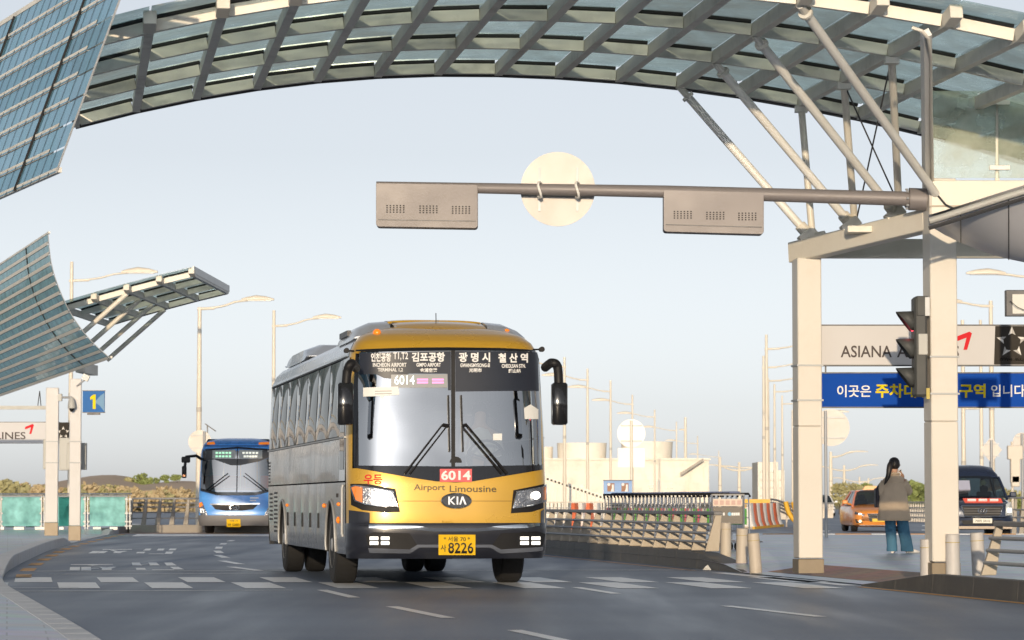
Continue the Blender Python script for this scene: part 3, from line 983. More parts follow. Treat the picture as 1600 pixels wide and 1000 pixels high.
MB().tube((-0.12, 0.6, 0.0), (-0.12, 0.6, 3.75), 0.07, n=14).build('post', STEELG, sh)

# --- signboards between the columns
def board(name, label, px0, px1, py0, py1, D, m, th=0.10, cat='sign'):
    a, c = at(px0, py1, D), at(px1, py0, D)
    t = thing(name, label, cat, ((a.x + c.x) / 2, D, a.z))
    w, h = c.x - a.x, c.z - a.z
    MB().box((0, th / 2, h / 2), (w, th, h)).build('panel', m, t)
    for zz in (-0.008, h + 0.008):
        MB().box((0, th / 2, zz), (w + 0.02, th + 0.02, 0.016)).build('edge_trim', DARKM, t)
    def place(px, py, off=0.004):
        p = at(px, py, D)
        return Vector((p.x, D - off, p.z)) - Vector(t.location)
    return t, place
SIGNG = mat('sign_light_grey', (0.62, 0.61, 0.62), 0.85, 0, 0.03, 1, spec=0.15)
SIGNB = mat('sign_blue', (0.008, 0.07, 0.40), 0.85, 0, 0.05, 1, spec=0.15)
SIGND = mat('sign_dark', (0.045, 0.04, 0.035), 0.85, spec=0.2)
TXTD = mat('letter_dark_grey', (0.10, 0.085, 0.085), 0.85, spec=0.15)
TXTW = mat('letter_white', (0.82, 0.82, 0.82), 0.85, spec=0.15)
TXTY = mat('letter_yellow', (0.80, 0.62, 0.02), 0.85, spec=0.15)
TXTR = mat('letter_red', (0.65, 0.03, 0.04), 0.85, spec=0.15)
def sign_text(t, place, body, px, py, wpx, hpx, m, bold=0.0, name='lettering'):
    """text centred at px, baseline py, size in photo pixels"""
    vs, fs = text_mesh(body, 1.0, bold, width=wpx, height=hpx)
    me = bpy.data.meshes.new(name)
    me.from_pydata([tuple(place(px + u, py - v)) for u, v in vs], [], fs)
    me.materials.append(m)
    return obj_of(me, name, t)
def seven(t, place, s, ox, oy):                    # the red swoosh mark beside the airline's name
    pts = [(0, 12), (3, 6), (24, -2), (28, 1), (20, 28), (14, 28), (19, 8), (3, 14)]
    MB().add([place(ox + x * s, oy + y * s, 0.006) for x, y in pts], [tuple(range(len(pts)))]).build('emblem', TXTR, t)
def star(t, place, cx, cy, s):                     # five grey darts in a ring
    for k in range(5):
        a = R(90 + 72 * k)
        def rot(x, y):
            return place(cx + (x * math.cos(a - R(90)) - y * math.sin(a - R(90))) * s, cy - (x * math.sin(a - R(90)) + y * math.cos(a - R(90))) * s, 0.006)
        MB().add([rot(0, 20), rot(-4.6, 9), rot(0, 11.5)], [(0, 1, 2)]).build('emblem', mat('emblem_light', (0.62, 0.6, 0.58), 0.4), t)
        MB().add([rot(0, 20), rot(0, 11.5), rot(4.6, 9)], [(0, 1, 2)]).build('emblem', mat('emblem_mid', (0.34, 0.33, 0.32), 0.4), t)
s1, pl1 = board('airline_sign', 'long light grey airline name sign with red emblem above the blue banner', 1281, 1720, 509, 570, 39.3, SIGNG)
MB().add([pl1(1555, 509.5), pl1(1720, 509.5), pl1(1720, 569.5), pl1(1553, 569.5)], [(3, 2, 1, 0)]).build('dark_panel', SIGND, s1)
sign_text(s1, pl1, 'ASIANA', 1353.5, 558.5, 80, 18.5, TXTD, 0.012)
sign_text(s1, pl1, 'AIRLINES', 1450, 558.5, 97, 18.5, TXTD, 0.012)
seven(s1, pl1, 0.95, 1492, 520)
star(s1, pl1, 1581, 535, 1.25)
sign_text(s1, pl1, 'STAR ALLIANCE', 1594, 564, 64, 5, mat('emblem_light', (0.62, 0.6, 0.58), 0.4), 0.01)
s2, pl2 = board('banner_sign', 'blue banner with white and yellow Korean letters under the airline sign', 1282, 1720, 583.5, 635.5, 39.35, SIGNB, 0.04)
sign_text(s2, pl2, '이곳은', 1334.5, 620.5, 53, 19, TXTW, 0.015)
sign_text(s2, pl2, '주차대행금지구역', 1454, 621.5, 172, 22, TXTY, 0.03)
sign_text(s2, pl2, '입니다', 1575, 620, 53, 19, TXTW, 0.015)
for px in (1284, 1600):
    for (y0, y1) in ((570, 584),):
        MB().beam(pl2(px + 6, y0), pl2(px + 6, y1), 0.02, 0.02, (0, 1, 0)).build('hanger', DARKM, s2)
# left twin of the airline sign, seen from farther off
s3, pl3 = board('airline_sign', 'grey airline sign with red emblem cut by the left picture edge', -170, 92, 660, 692, 86.5, SIGNG)
MB().add([pl3(92, 660.3), pl3(107, 660.3), pl3(107, 691.7), pl3(92, 691.7)], [(3, 2, 1, 0)]).build('dark_panel', SIGND, s3)
MB().box(pl3(99.5, 676, -0.05), (0.27, 0.1, 0.58)).build('end_panel', SIGND, s3)
sign_text(s3, pl3, 'ASIANA AIRLINES', -35, 686.5, 150, 11.5, TXTD, 0.012)
seven(s3, pl3, 0.52, 38.5, 663.5)
star(s3, pl3, 99, 676, 0.5)

# --- overhead signal arm, seen from behind
ARMM = mat('taupe_steel', (0.215, 0.195, 0.195), 0.5, 0.1, 0.06, 2)
arm = thing('overhead_mast', 'long taupe overhead mast reaching left over the road from the column', 'mast', (4.7, 36.600, 4.5))
OA = Vector(arm.location)
def ap(px, py, D=36.600):
    return at(px, py, D) - OA
MB().path([ap(1428, 311), ap(1040, 299.5), ap(588, 291)], [0.088, 0.075, 0.058], 18).build('tube', ARMM, arm, smooth=50)
MB().path([ap(1420, 311), ap(1447, 312)], [0.135, 0.135], 20).build('flange', ARMM, arm, smooth=40)
for k in range(8):
    a = k * math.pi / 4
    c = ap(1420, 311) + Vector((-0.01, math.cos(a) * 0.115, math.sin(a) * 0.115))
    MB().tube(c, c + Vector((-0.03, 0, 0)), 0.014, n=6).build('bolt', PIPE, arm)
def sig_box(label, x0, x1, y0, y1, slope):
    t = thing('traffic_light', label, 'traffic light', at((x0 + x1) / 2, (y0 + y1) / 2, 36.700), 0, 'signal heads hung from the mast arm')
    OB = Vector(t.location)
    r = 5
    out = []
    for (cx, cy, a0) in ((x0 + r, y1 - r, 180), (x1 - r, y1 - r + slope, 270), (x1 - 2, y0 + 2 + slope, 0), (x0 + 2, y0 + 2, 90)):
        rr = r if cy > y0 + 10 else 2
        for q in range(5):
            a = R(a0 + q * 22.5)
            out.append(at(cx + math.cos(a) * rr, cy - math.sin(a) * rr, 36.520) - OB)
    MB().prism(out, (0, 0.22, 0)).build('housing', ARMM, t, bevel=0.008)
    MB().prism([p * 1.0 + Vector((0, 0.225, 0)) for p in out], (0, 0.03, 0)).build('front_frame', BLACK, t)
    fl = [at(x0 + 3, y1 - 11, 36.515) - OB, at(x1 - 3, y1 - 11 + slope, 36.515) - OB]
    MB().beam(fl[0], fl[1], 0.006, 0.012).build('seam', DARKM, t)
    w = x1 - x0
    for gcx in (0.19, 0.515, 0.835):
        vent = MB()
        for ix in range(6):
            for iy in range(4):
                px, py = x0 + w * gcx + (ix - 2.5) * 5.2, y0 + (y1 - y0) * 0.585 + (iy - 1.5) * 3.4 + slope * gcx
                c = at(px, py, 36.512) - OB
                vent.box(c, (0.017, 0.006, 0.014))
        vent.build('vent', BLACK, t)['kind'] = 'stuff'
    for gcx in (0.19, 0.515, 0.835):
        c = at(x0 + w * gcx, (y0 + y1) / 2, 36.800) - OB
        MB().path([c, c + Vector((0, 0.12, 0))], [0.15, 0.15], 18).build('lens', mat('signal_lens', (0.05, 0.04, 0.04), 0.2), t)
    return t
sig_box('taupe signal head at the free left end of the arm', 587.5, 746.5, 286, 354, 2.5)
sig_box('taupe signal head nearest the column, right of the round sign', 1037, 1193.5, 296.5, 362, 4)
rs = thing('round_sign', 'round cream sign back clamped behind the overhead mast arm', 'sign', at(871.5, 295.5, 36.780))
OR_ = Vector(rs.location)
DISCM = mat('sign_back', (0.54, 0.51, 0.48), 0.5, 0.1, 0.04, 2, stain=(0.5, 0.4, 0.3), stamt=0.25, stscale=3)
MB().disc((0, 0, 0), (0, 1, 0), 0.449, 0.012, 48).build('disc', DISCM, rs, smooth=30)
for px in (843, 902):
    c0, c1 = at(px, 262, 36.760) - OR_, at(px, 330, 36.760) - OR_
    MB().beam(c0, c1, 0.03, 0.012, (0, 1, 0)).build('channel', ALU, rs)
    c = at(px, 297, 36.600) - OR_
    MB().path([c + Vector((0.02 * math.sin(i), math.cos(R(i * 30)) * 0.095 + 0.01, math.sin(R(i * 30)) * 0.095)) for i in range(13)], 0.016, 6).build('clamp', WHITEP, rs, smooth=60)

# --- vertical three-lamp signal on column B, seen from its side
ts = thing('traffic_signal', 'grey three-lamp traffic signal with long hoods and a red lamp lit on column side', 'traffic light', at(1438, 620, 36.500))
OT = Vector(ts.location)
SGM = mat('signal_grey', (0.055, 0.058, 0.058), 0.6, 0, 0.08, 4)
def tp(px, py, D=36.500):
    return at(px, py, D) - OT
bx0, bx1 = tp(1427, 620), tp(1446, 464)
MB().box(((bx0.x + bx1.x) / 2, 0, (bx0.z + bx1.z) / 2), (bx1.x - bx0.x, 0.30, bx1.z - bx0.z)).build('housing', SGM, ts, bevel=0.025)
for i, (yt, lit) in enumerate(((485, 1), (528, 0), (573, 0))):
    hood = MB()
    ring0, ring1 = [], []
    for k in range(13):
        a = R(-50 + 280 * k / 12)
        dy, dz = math.cos(a) * 0.13, math.sin(a) * 0.13
        c = tp(1428, yt + 18)
        ring0.append(c + Vector((0, dy, dz)))
        ln = 0.015 + 0.20 * (math.sin(a) + 1) / 2
        ring1.append(c + Vector((-ln, dy * 1.02, dz * 1.02 - 0.01)))
    hood.loft([ring0, ring1], closed=False)
    ho = hood.build('hood', SGM, ts, smooth=60)
    md = ho.modifiers.new('thick', 'SOLIDIFY'); md.thickness = 0.006
    c = tp(1427, yt + 18)
    lm = mat('red_lamp_lit', (0.8, 0.03, 0.05), 0.3, emit=(1.0, 0.05, 0.08), estr=4.0) if lit else mat('signal_lens', (0.05, 0.04, 0.04), 0.2)
    MB().path([c + Vector((0.0, 0, 0)), c + Vector((-0.02, 0, 0)), c + Vector((-0.035, 0, 0))], [0.115, 0.11, 0.06], 18).build('lens', lm, ts, smooth=60)
MB().box(tp(1441, 478, 36.360), (0.13, 0.05, 0.235)).build('junction_box', SGM, ts, bevel=0.006)
MB().box(tp(1449, 479, 36.340), (0.055, 0.02, 0.22)).build('junction_lid', ALU, ts)
MB().box(tp(1442, 538, 36.360), (0.11, 0.05, 0.25)).build('control_box', STEELG, ts, bevel=0.006)
MB().box(tp(1450, 615, 36.360), (0.04, 0.02, 0.13)).build('sticker', mat('sticker_yellow', (0.5, 0.4, 0.1), 0.6), ts)
MB().beam(tp(1444, 490, 36.400), tp(1446, 600, 36.400), 0.03, 0.03, (0, 1, 0)).build('mount_rail', ALU, ts)

# --- small screen at the right edge
scn = thing('display_screen', 'small dark framed display screen at the right edge above the signs', 'screen', at(1600, 495, 33.4))
OS = Vector(scn.location)
a, c = at(1572, 494, 33.4) - OS, at(1640, 453, 33.4) - OS
MB().box(((a.x + c.x) / 2, 0.05, (a.z + c.z) / 2), (c.x - a.x, 0.1, c.z - a.z)).build('housing', DARKM, scn, bevel=0.006)
MB().box(((a.x + c.x) / 2 + 0.02, -0.004, (a.z + c.z) / 2 - 0.01), (c.x - a.x - 0.10, 0.01, c.z - a.z - 0.075)).build('panel', mat('screen_pale', (0.55, 0.54, 0.50), 0.3), scn)
MB().path([at(1578, 470, 33.35) - OS, at(1590, 480, 33.33) - OS, at(1604, 486, 33.35) - OS], 0.004, 5).build('cable', BLACK, scn)
MB().tube(at(1612, 494, 33.4) - OS, Vector((at(1612, 494, 33.4).x, 33.4, 0.15)) - OS, 0.06, n=12).build('post', STEELG, scn)

# --- glazed wings on the left
def wing(name, label, prof, d, L, dividers, nrail, opaque_from=None, mesh_tone=None, railm=None, stripes=0):
    """prof: end profile (world points, top to bottom) swept along d for L metres"""
    t = thing(name, label, 'canopy', prof[-1])
    o = Vector(prof[-1])
    d = Vector(d).normalized()
    pr = [Vector(p) - o for p in smooth_line([tuple(p) for p in prof], 6)]
    cum = [0]
    for i in range(len(pr) - 1):
        cum.append(cum[-1] + (pr[i + 1] - pr[i]).length)
    def on(s):
        for i in range(len(pr) - 1):
            if cum[i + 1] >= s - 1e-9:
                return pr[i].lerp(pr[i + 1], (s - cum[i]) / max(1e-9, cum[i + 1] - cum[i]))
        return pr[-1]
    divs = [0.0] + dividers + [L]
    for j in range(nrail):
        s0, s1 = cum[-1] * j / nrail + 0.012, cum[-1] * (j + 1) / nrail - 0.012
        for q in range(len(divs) - 1):
            l0, l1 = divs[q] + 0.02, divs[q + 1] - 0.02
            a_, m_, b_ = on(s0), on((s0 + s1) / 2), on(s1)
            op = opaque_from is not None and divs[q] >= opaque_from - 0.01
            MB().add([a_ + d * l0, m_ + d * l0, b_ + d * l0, b_ + d * l1, m_ + d * l1, a_ + d * l1], [(0, 1, 4, 5), (1, 2, 3, 4)]).build('soffit_panel' if op else 'pane', SOFFIT if op else (GPALE if stripes > .5 else GBLUE), t, smooth=60)
    for j in range(nrail + 1):
        p = on(cum[-1] * j / nrail)
        if 0 < j and stripes > 0.5:
            p9 = on(cum[-1] * (j - 0.32) / nrail)
            k9 = Vector((-0.012, -0.012, -0.012))
            MB().add([p + k9 + d * .05, p9 + k9 + d * .05, p9 + k9 + d * min(L, 20.0), p + k9 + d * min(L, 20.0)], [(0, 1, 2, 3)]).build('pale_band', CREAM, t)
        nrm = Vector((0.6, 0.2, 0.6))
        MB().beam(p + nrm * 0.05 + d * (0.6 if 0 < j < nrail else 0), p + nrm * 0.05 + d * L, 0.045, 0.05).build('rail', railm or ROOFM, t)
    for dv in [0.0] + dividers:
        MB().path([p + d * dv for p in pr], 0.022 if dv else 0.010, 5).build('seam', GASK if dv else ALU, t)
    if stripes:                                      # fine black bars printed across the panes
        bars = MB()
        nb = int(L / stripes)
        for k in range(1, nb):
            l = k * stripes
            if opaque_from is not None and l > opaque_from: break
            bars.loft([[p + d * (l - 0.008) - Vector((0.004, 0.004, 0.004)), p + d * (l + 0.008) - Vector((0.004, 0.004, 0.004))] for p in pr], closed=False)
        bo = bars.build('glazing_bars', GASK, t)
        bo['kind'] = 'stuff'
    return t
# near wing, top left
D1 = 29.4
n1 = [at(223, -100, D1), at(187, 0, D1), at(155, 87, D1), at(121, 180, D1), at(88, 270, D1)]
wing('glazed_canopy_wing', 'large blue glazed canopy wing filling the top left corner', n1, (-0.42, 0.907, -0.03), 9.0, [1.45, 4.5], 9, None, stripes=0.30)
column('canopy_column', 'cream square column outside the left picture edge under the blue glazed wing', -7.3, 35.4, 0.15, 4.4)
# far wing
D2 = 70.0
n2 = [at(px, py, D2) for px, py in ((75, 365), (80, 410), (92, 450), (112, 492), (140, 530), (172, 560))]
wing('glazed_canopy_wing', 'cupped glazed canopy wing with many rails above the two left columns', n2, (-0.29, 0.957, -0.012), 34.0, [3.6, 20.0], 14, 20.0, stripes=0.8)
# far arched canopy behind it
def z_far(a):
    d = a + 6.2
    return 6.55 - 0.055 * d * d if d < 0 else 6.55
roof2, rpt2, rb2 = arched_roof('arched_canopy', 'small far arched canopy on four struts behind the cupped wing', [80.0, 78.0, 76.0, 74.0], -0.04, lambda a: 6.47 - 0.235 * (-7.45 - a) - 0.012 * (-7.45 - a) ** 2, -7.45 - 0.78 * 4, -7.45, 0.78, 0.5, ROOFM, CREAM)
MB().beam(rpt2(-7.40, 80.1, 0.12), rpt2(-7.40, 73.6, 0.14), 0.03, 0.17).build('end_plate', WHITEP, roof2)
for i, D in enumerate((80.0, 78.0, 76.0, 74.0)):
    top = rpt2(-7.45 - 0.78 * 2.0 - 0.05, D, 0.0)
    bot = at(133 + 11 * i, 526 + 6.5 * i, 74 + 2 * (3 - i)) - rb2
    bot = Vector((top.x - 1.5, top.y, top.z - 1.33))
    MB().tube(bot, top, 0.06, n=10).build('strut', CREAM, roof2, smooth=50)
MB().beam(Vector((rpt2(-10.9, 80, -1.55).x, rpt2(-10.9, 80).y, rpt2(-9.06, 80, -1.6).z)), Vector((rpt2(-10.9, 78).x, rpt2(-10.9, 78).y, rpt2(-9.06, 78, -1.6).z)), 0.22, 0.26).build('beam', CREAM, roof2)

# --- the two left columns with camera, number sign, cabinets
def left_col(label, px0, px1, ptop, pbase, D, z0):
    a, c = at(px0, ptop, D), at(px1, ptop, D)
    w = (c.x - a.x)
    t = thing('canopy_column', label, 'column', ((a.x + c.x) / 2, D, z0), R(6), 'square columns of the canopy portal')
    h = a.z - z0
    MB().box((0, 0, 0.17), (w + .02, w + .02, 0.34)).build('base_cover', MATS['column_base_stone'], t, bevel=0.006)
    MB().box((0, 0, 0.345 + (h - 0.345) / 2), (w, w, h - 0.345)).build('shaft', mat('shade_greyed_paint', (0.58, 0.57, 0.57), 0.5, 0, 0.05, 2, stain=(0.42, 0.38, 0.33), stamt=0.3), t, bevel=0.012)  # white paint greyed here to stand for shade from the canopies above
    for pz in (690, 723):
        z = at(0, pz, D).z - z0
        MB().box((0, 0, z), (w + .03, w + .03, 0.03)).build('strap', PIPE, t)
    return t
left_col('white square column left of the dome camera', 72.5, 92, 606, 836, 80.0, 0.17)
left_col('white square column carrying the blue number sign', 110, 127.5, 592, 845, 71.5, 0.15)
fl = thing('floodlight', 'small square floodlight on top of the left sign column', 'lamp', at(134, 590, 71.3))
MB().box((0, 0, 0), (0.16, 0.10, 0.14), M=Matrix.Rotation(R(25), 3, 'Y')).build('housing', WHITEP, fl, bevel=0.01)
MB().box((0, -0.055, 0), (0.12, 0.01, 0.10), M=Matrix.Rotation(R(25), 3, 'Y')).build('lens', ALU, fl)
MB().tube((-0.02, 0.02, -0.05), (-0.22, 0.05, -0.2), 0.02, n=6).build('bracket', PIPE, fl)
cc = thing('security_camera', 'grey dome security camera on a short arm between the left columns', 'camera', at(112, 632, 71.2))
OC = Vector(cc.location)
q = lambda px, py, D=71.2: at(px, py, D) - OC
MB().box(q(94, 621), (0.09, 0.12, 0.17)).build('wall_box', STEELG, cc, bevel=0.006)
MB().tube(q(96, 621), q(113, 621), 0.025, n=8).build('arm', PIPE, cc)
MB().path([q(112, 621), q(112, 624), q(112, 630), q(112, 638)], [0.03, 0.06, 0.085, 0.095], 14).build('hood', STEELG, cc, smooth=50)
MB().path([q(112, 638), q(112, 641), q(112, 643.5)], [0.06, 0.05, 0.015], 14).build('dome', BLACK, cc, smooth=60)
n1s, pln = board('number_sign', 'blue square sign with yellow number 1 on the left column', 129, 163.5, 611, 644, 71.3, mat('sign_sky_blue', (0.05, 0.16, 0.42), 0.85, 0, 0.1, 2, spec=0.15), 0.06)
MB().add([pln(149, 627), pln(157, 618), pln(163, 614), pln(163, 643), pln(156, 634), pln(150, 630)], [(0, 1, 2, 3, 4, 5)]).build('pale_graphic', mat('sign_pale_blue', (0.20, 0.34, 0.50), 0.85, spec=0.1), n1s)
MB().add([pln(x, y, 0.007) for x, y in ((145, 639), (145, 623), (141, 625), (141, 620.5), (146, 616.5), (149.5, 616.5), (149.5, 639))], [tuple(range(7))]).build('numeral', TXTY, n1s)
MB().box(pln(146, 646.5, -0.05), (0.3, 0.08, 0.05)).build('bracket', DARKM, n1s)
for (lb, x0, x1, y0, y1, D) in (('grey cabinet strapped behind the left white column', 67, 89, 686, 733, 80.4), ('grey cabinet strapped between the two left columns', 92, 111, 684, 735, 76), ('grey cabinet strapped behind the sign column', 104, 134.5, 692, 734, 71.9)):
    a, c = at(x0, y1, D), at(x1, y0, D)
    t = thing('control_cabinet', lb, 'cabinet', ((a.x + c.x) / 2, D, a.z), 0, 'cabinets strapped to the left columns')
    w, h = c.x - a.x, c.z - a.z
    MB().box((0, 0.1, h / 2), (w, 0.2, h)).build('housing', STEELG, t, bevel=0.01)
    MB().box((0, -0.006, h / 2), (w - .06, 0.012, h - .06)).build('door', STEELG, t, bevel=0.003)
hb = thing('hanging_bar', 'grey horizontal bar hung by cables left of the white column', 'bar', at(0, 637, 80.3))
OH = Vector(hb.location)
MB().beam(at(-150, 637, 80.3) - OH, at(73, 637, 80.3) - OH, 0.08, 0.095).build('bar', STEELG, hb)
for px in (59, 64):
    MB().tube(at(px, 634, 80.3) - OH, at(62, 611, 80.3) - OH, 0.012, n=5).build('cable', BLACK, hb)
# ================================================================== VEHICLE SKINS
def interp(tab, x):
    if x <= tab[0][0]: return tab[0][1]
    for i in range(len(tab) - 1):
        if x <= tab[i + 1][0]:
            t = (x - tab[i][0]) / (tab[i + 1][0] - tab[i][0])
            return tab[i][1] + (tab[i + 1][1] - tab[i][1]) * t
    return tab[-1][1]
class Skin:
    """front of a vehicle: local frame, front faces -Y; w(z) half width, f(z) setback"""
    def __init__(s, loc, yaw, wtab, ftab, Lc, n):
        s.loc, s.yaw, s.wt, s.ft, s.Lc, s.n = Vector(loc), yaw, wtab, ftab, Lc, n
        s.Rm = Matrix.Rotation(yaw, 3, 'Z')
        s.Ri = s.Rm.inverted()
    def w(s, z): return interp(s.wt, z)
    def y(s, u, z):
        a = min(0.9999, abs(u) / s.w(z))
        return interp(s.ft, z) + s.Lc * (1 - (1 - a ** s.n) ** (1 / s.n))
    def base(s, u, z):
        w = s.w(z)
        u = max(-w * 0.9995, min(w * 0.9995, u))
        return Vector((u, s.y(u, z), z))
    def pt(s, u, z, off=0.0):
        p = s.base(u, z)
        if off == 0: return p
        e = 0.004
        du = s.base(u + e, z) - s.base(u - e, z)
        dz = s.base(u, z + e) - s.base(u, z - e)
        nn = du.cross(dz)
        if nn.length < 1e-12: nn = Vector((0, -1, 0))
        nn.normalize()
        if nn.y > 0 and abs(nn.x) < 0.99: nn = -nn
        return p + nn * off
    def world(s, p): return s.loc + s.Rm @ Vector(p)
    def local(s, p): return s.Ri @ (Vector(p) - s.loc)
    def trace(s, px, py):
        o = s.Ri @ (Vector((0, 0, CAMZ)) - s.loc)
        d = s.Ri @ ray(px, py)
        y = 0.15
        for _ in range(25):
            t = (y - o.y) / d.y
            p = o + d * t
            w = s.w(p.z)
            u = max(-w * 0.9995, min(w * 0.9995, p.x))
            y = y * 0.5 + 0.5 * s.y(u, p.z)
        return u, p.z
    def patch(s, name, pix, off, m, parent, su=0.06, sz=0.06, smooth=40, uz=False, thick=0.0):
        out = pix if uz else [s.trace(*p) for p in pix]
        mb = poly_patch(out, su, sz, lambda u, z: s.pt(u, z, off))
        o = mb.build(name, m, parent, smooth=smooth)
        if thick:
            md = o.modifiers.new('thick', 'SOLIDIFY'); md.thickness = thick; md.offset = -1
        return o
    def text(s, name, body, px, py, wpx, hpx, m, parent, off=0.012, bold=0.0):
        vs, fs = text_mesh(body, 1.0, bold, width=wpx, height=hpx)
        u0, z0 = s.trace(px, py)
        e = 4.0
        ux, zx = s.trace(px + e, py); uy, zy = s.trace(px, py - e)
        V = []
        for a, b in vs:
            u, z = s.trace(px + a, py - b)
            V.append(tuple(s.pt(u, z, off)))
        me = bpy.data.meshes.new(name)
        me.from_pydata(V, [], fs)
        me.materials.append(m)
        return obj_of(me, name, parent)

def wheel(name, parent, c, r, wd, rimr, sx, rim_m=None, nuts=8, hub=True):
    """wheel with its axle along x; sx = side the rim shows"""
    t = MB()
    ring = []
    prof = [(-wd / 2, r * .70), (-wd / 2, r * .93), (-wd * .42, r * .985), (-wd * .2, r), (wd * .2, r), (wd * .42, r * .985), (wd / 2, r * .93), (wd / 2, r * .70)]
    nseg = 36
    rings = []
    for (x, rr) in prof:
        rings.append([Vector((x, math.cos(2 * math.pi * k / nseg) * rr, math.sin(2 * math.pi * k / nseg) * rr)) for k in range(nseg)])
    t.loft(rings, True, True)
    o = t.build(name, RUBBER, parent, smooth=40, loc=c)
    rm = rim_m or ALU
    rb = MB()
    xs = sx * wd / 2
    pr = [(xs + sx * 0.003, rimr), (xs - sx * .03, rimr * .92), (xs - sx * .09, rimr * .80), (xs - sx * .08, rimr * .45), (xs - sx * .02, rimr * .38), (xs + sx * .015, rimr * .22), (xs + sx * .015, 0.01)]
    rb.loft([[Vector((x, math.cos(2 * math.pi * k / 24) * rr, math.sin(2 * math.pi * k / 24) * rr)) for k in range(24)] for x, rr in pr], True, False)
    ro = rb.build('rim', rm, o, smooth=40)
    nb = MB()
    for k in range(nuts):
        a = 2 * math.pi * k / nuts
        c2 = Vector((xs - sx * .05, math.cos(a) * rimr * .6, math.sin(a) * rimr * .6))
        nb.tube(c2, c2 + Vector((sx * .05, 0, 0)), rimr * .07, n=6)
    nb.build('wheel_nuts', DARKM, o)['kind'] = 'stuff'
    return o

# ------------------------------------------------------------------ the gold coach
GOLD = mat('gold_paint', (0.62, 0.36, 0.035), 0.30, 0.30, 0.03, 2, coat=0.6)
SILVER = mat('silver_side_paint', (0.25, 0.24, 0.23), 0.26, 0.8, 0.10, 1.5, coat=0.3, stain=(0.20, 0.19, 0.17), stamt=0.35, stscale=1.5)
SILVERW = mat('pale_silver_paint', (0.55, 0.57, 0.60), 0.28, 0.5, 0.05, 1.5, coat=0.4)
NAVY = mat('dark_bumper_paint', (0.018, 0.020, 0.030), 0.32, 0.1, 0.1, 3, coat=0.4)
SIDEGL = mat('side_window_glass', (0.010, 0.012, 0.012), 0.03, 0.0, spec=0.22)
SIDEGL.node_tree.nodes['Principled BSDF'].inputs['IOR'].default_value = 1.22
WSGL = glass('windscreen_glass', (0.58, 0.63, 0.64), 0.43, 0.015, fres=0.4, bump=0.06, bscale=1.6)
FILM = mat('sun_strip_film', (0.022, 0.027, 0.042), 0.35, spec=0.35)
LAMPGL = glass('lamp_lens', (0.92, 0.93, 0.95), 0.06, 0.02)
AMBER = mat('amber_lens', (0.85, 0.22, 0.01), 0.2, 0, spec=0.8, emit=(1.0, 0.25, 0.02), estr=0.25)
LEDW = mat('lamp_lit', (0.9, 0.9, 0.85), 0.3, emit=(1.0, 0.93, 0.78), estr=5.0)
REFLM = mat('lamp_reflector', (0.38, 0.38, 0.40), 0.22, 0.9, 0.5, 18, bump=1.0, bscale=22)
INTD = mat('interior_dark', (0.04, 0.04, 0.045), 0.8, 0, 0.2, 3)
SEATM = mat('coach_seat_fabric', (0.10, 0.085, 0.09), 0.9, 0, 0.3, 6)
PLATEY = mat('plate_yellow', (0.80, 0.50, 0.01), 0.45)
TXTK = mat('letter_black', (0.012, 0.012, 0.012), 0.5)

YB_LOC, YB_YAW = Vector((-0.745, 37.72, 0.0)), R(9.5)
bus = thing('coach', 'gold and silver airport coach with headlights on driving towards the viewer', 'bus', YB_LOC, YB_YAW)
bs = Skin(YB_LOC, YB_YAW,
          [(0.30, 1.20), (0.45, 1.24), (1.4, 1.245), (2.0, 1.235), (2.9, 1.185), (3.03, 1.12), (3.12, 1.03), (3.20, .86), (3.26, .60), (3.28, .45)],
          [(0.30, .16), (0.40, .08), (0.46, .04), (.74, .0), (.80, .03), (1.30, .05), (1.5, .085), (2.9, .235), (3.03, .32), (3.12, .46), (3.20, .72), (3.26, 1.04), (3.28, 1.3)], 0.5, 3.4)
LEN = 11.6
def ring_cols(z, n=36):
    w = bs.w(z)
    return [w * 0.9995 * math.sin(R(-90 + 180 * k / n)) for k in range(n + 1)]
def front_rows(name, zs, m, off=0.0):
    rows = [[bs.pt(u, z, off) for u in ring_cols(z)] for z in zs]
    return MB().loft(rows, closed=False).build(name, m, bus, smooth=40)
front_rows('roof_front', [2.90, 2.94, 2.98, 3.03, 3.06, 3.09, 3.12, 3.15, 3.18, 3.20, 3.22, 3.24, 3.26, 3.28], GOLD)
front_rows('front_panel', [0.78, 0.85, 0.95, 1.05, 1.15, 1.25, 1.32, 1.40, 1.46], GOLD)
# pillars beside the windscreen
for sx in (-1, 1):
    rows = []
    for k in range(25):
        z = 1.46 + (2.90 - 1.46) * k / 24
        w = bs.w(z) * 0.9995
        lo = 0.955 if z < 2.75 else 0.955 - 0.05 * (z - 2.75) / .15
        rows.append([bs.pt(sx * w * (lo + (1 - lo) * math.sin(R(90 * q / 7))), z) for q in range(8)])
    MB().loft(rows, closed=False).build('pillar', GOLD, bus, smooth=40)
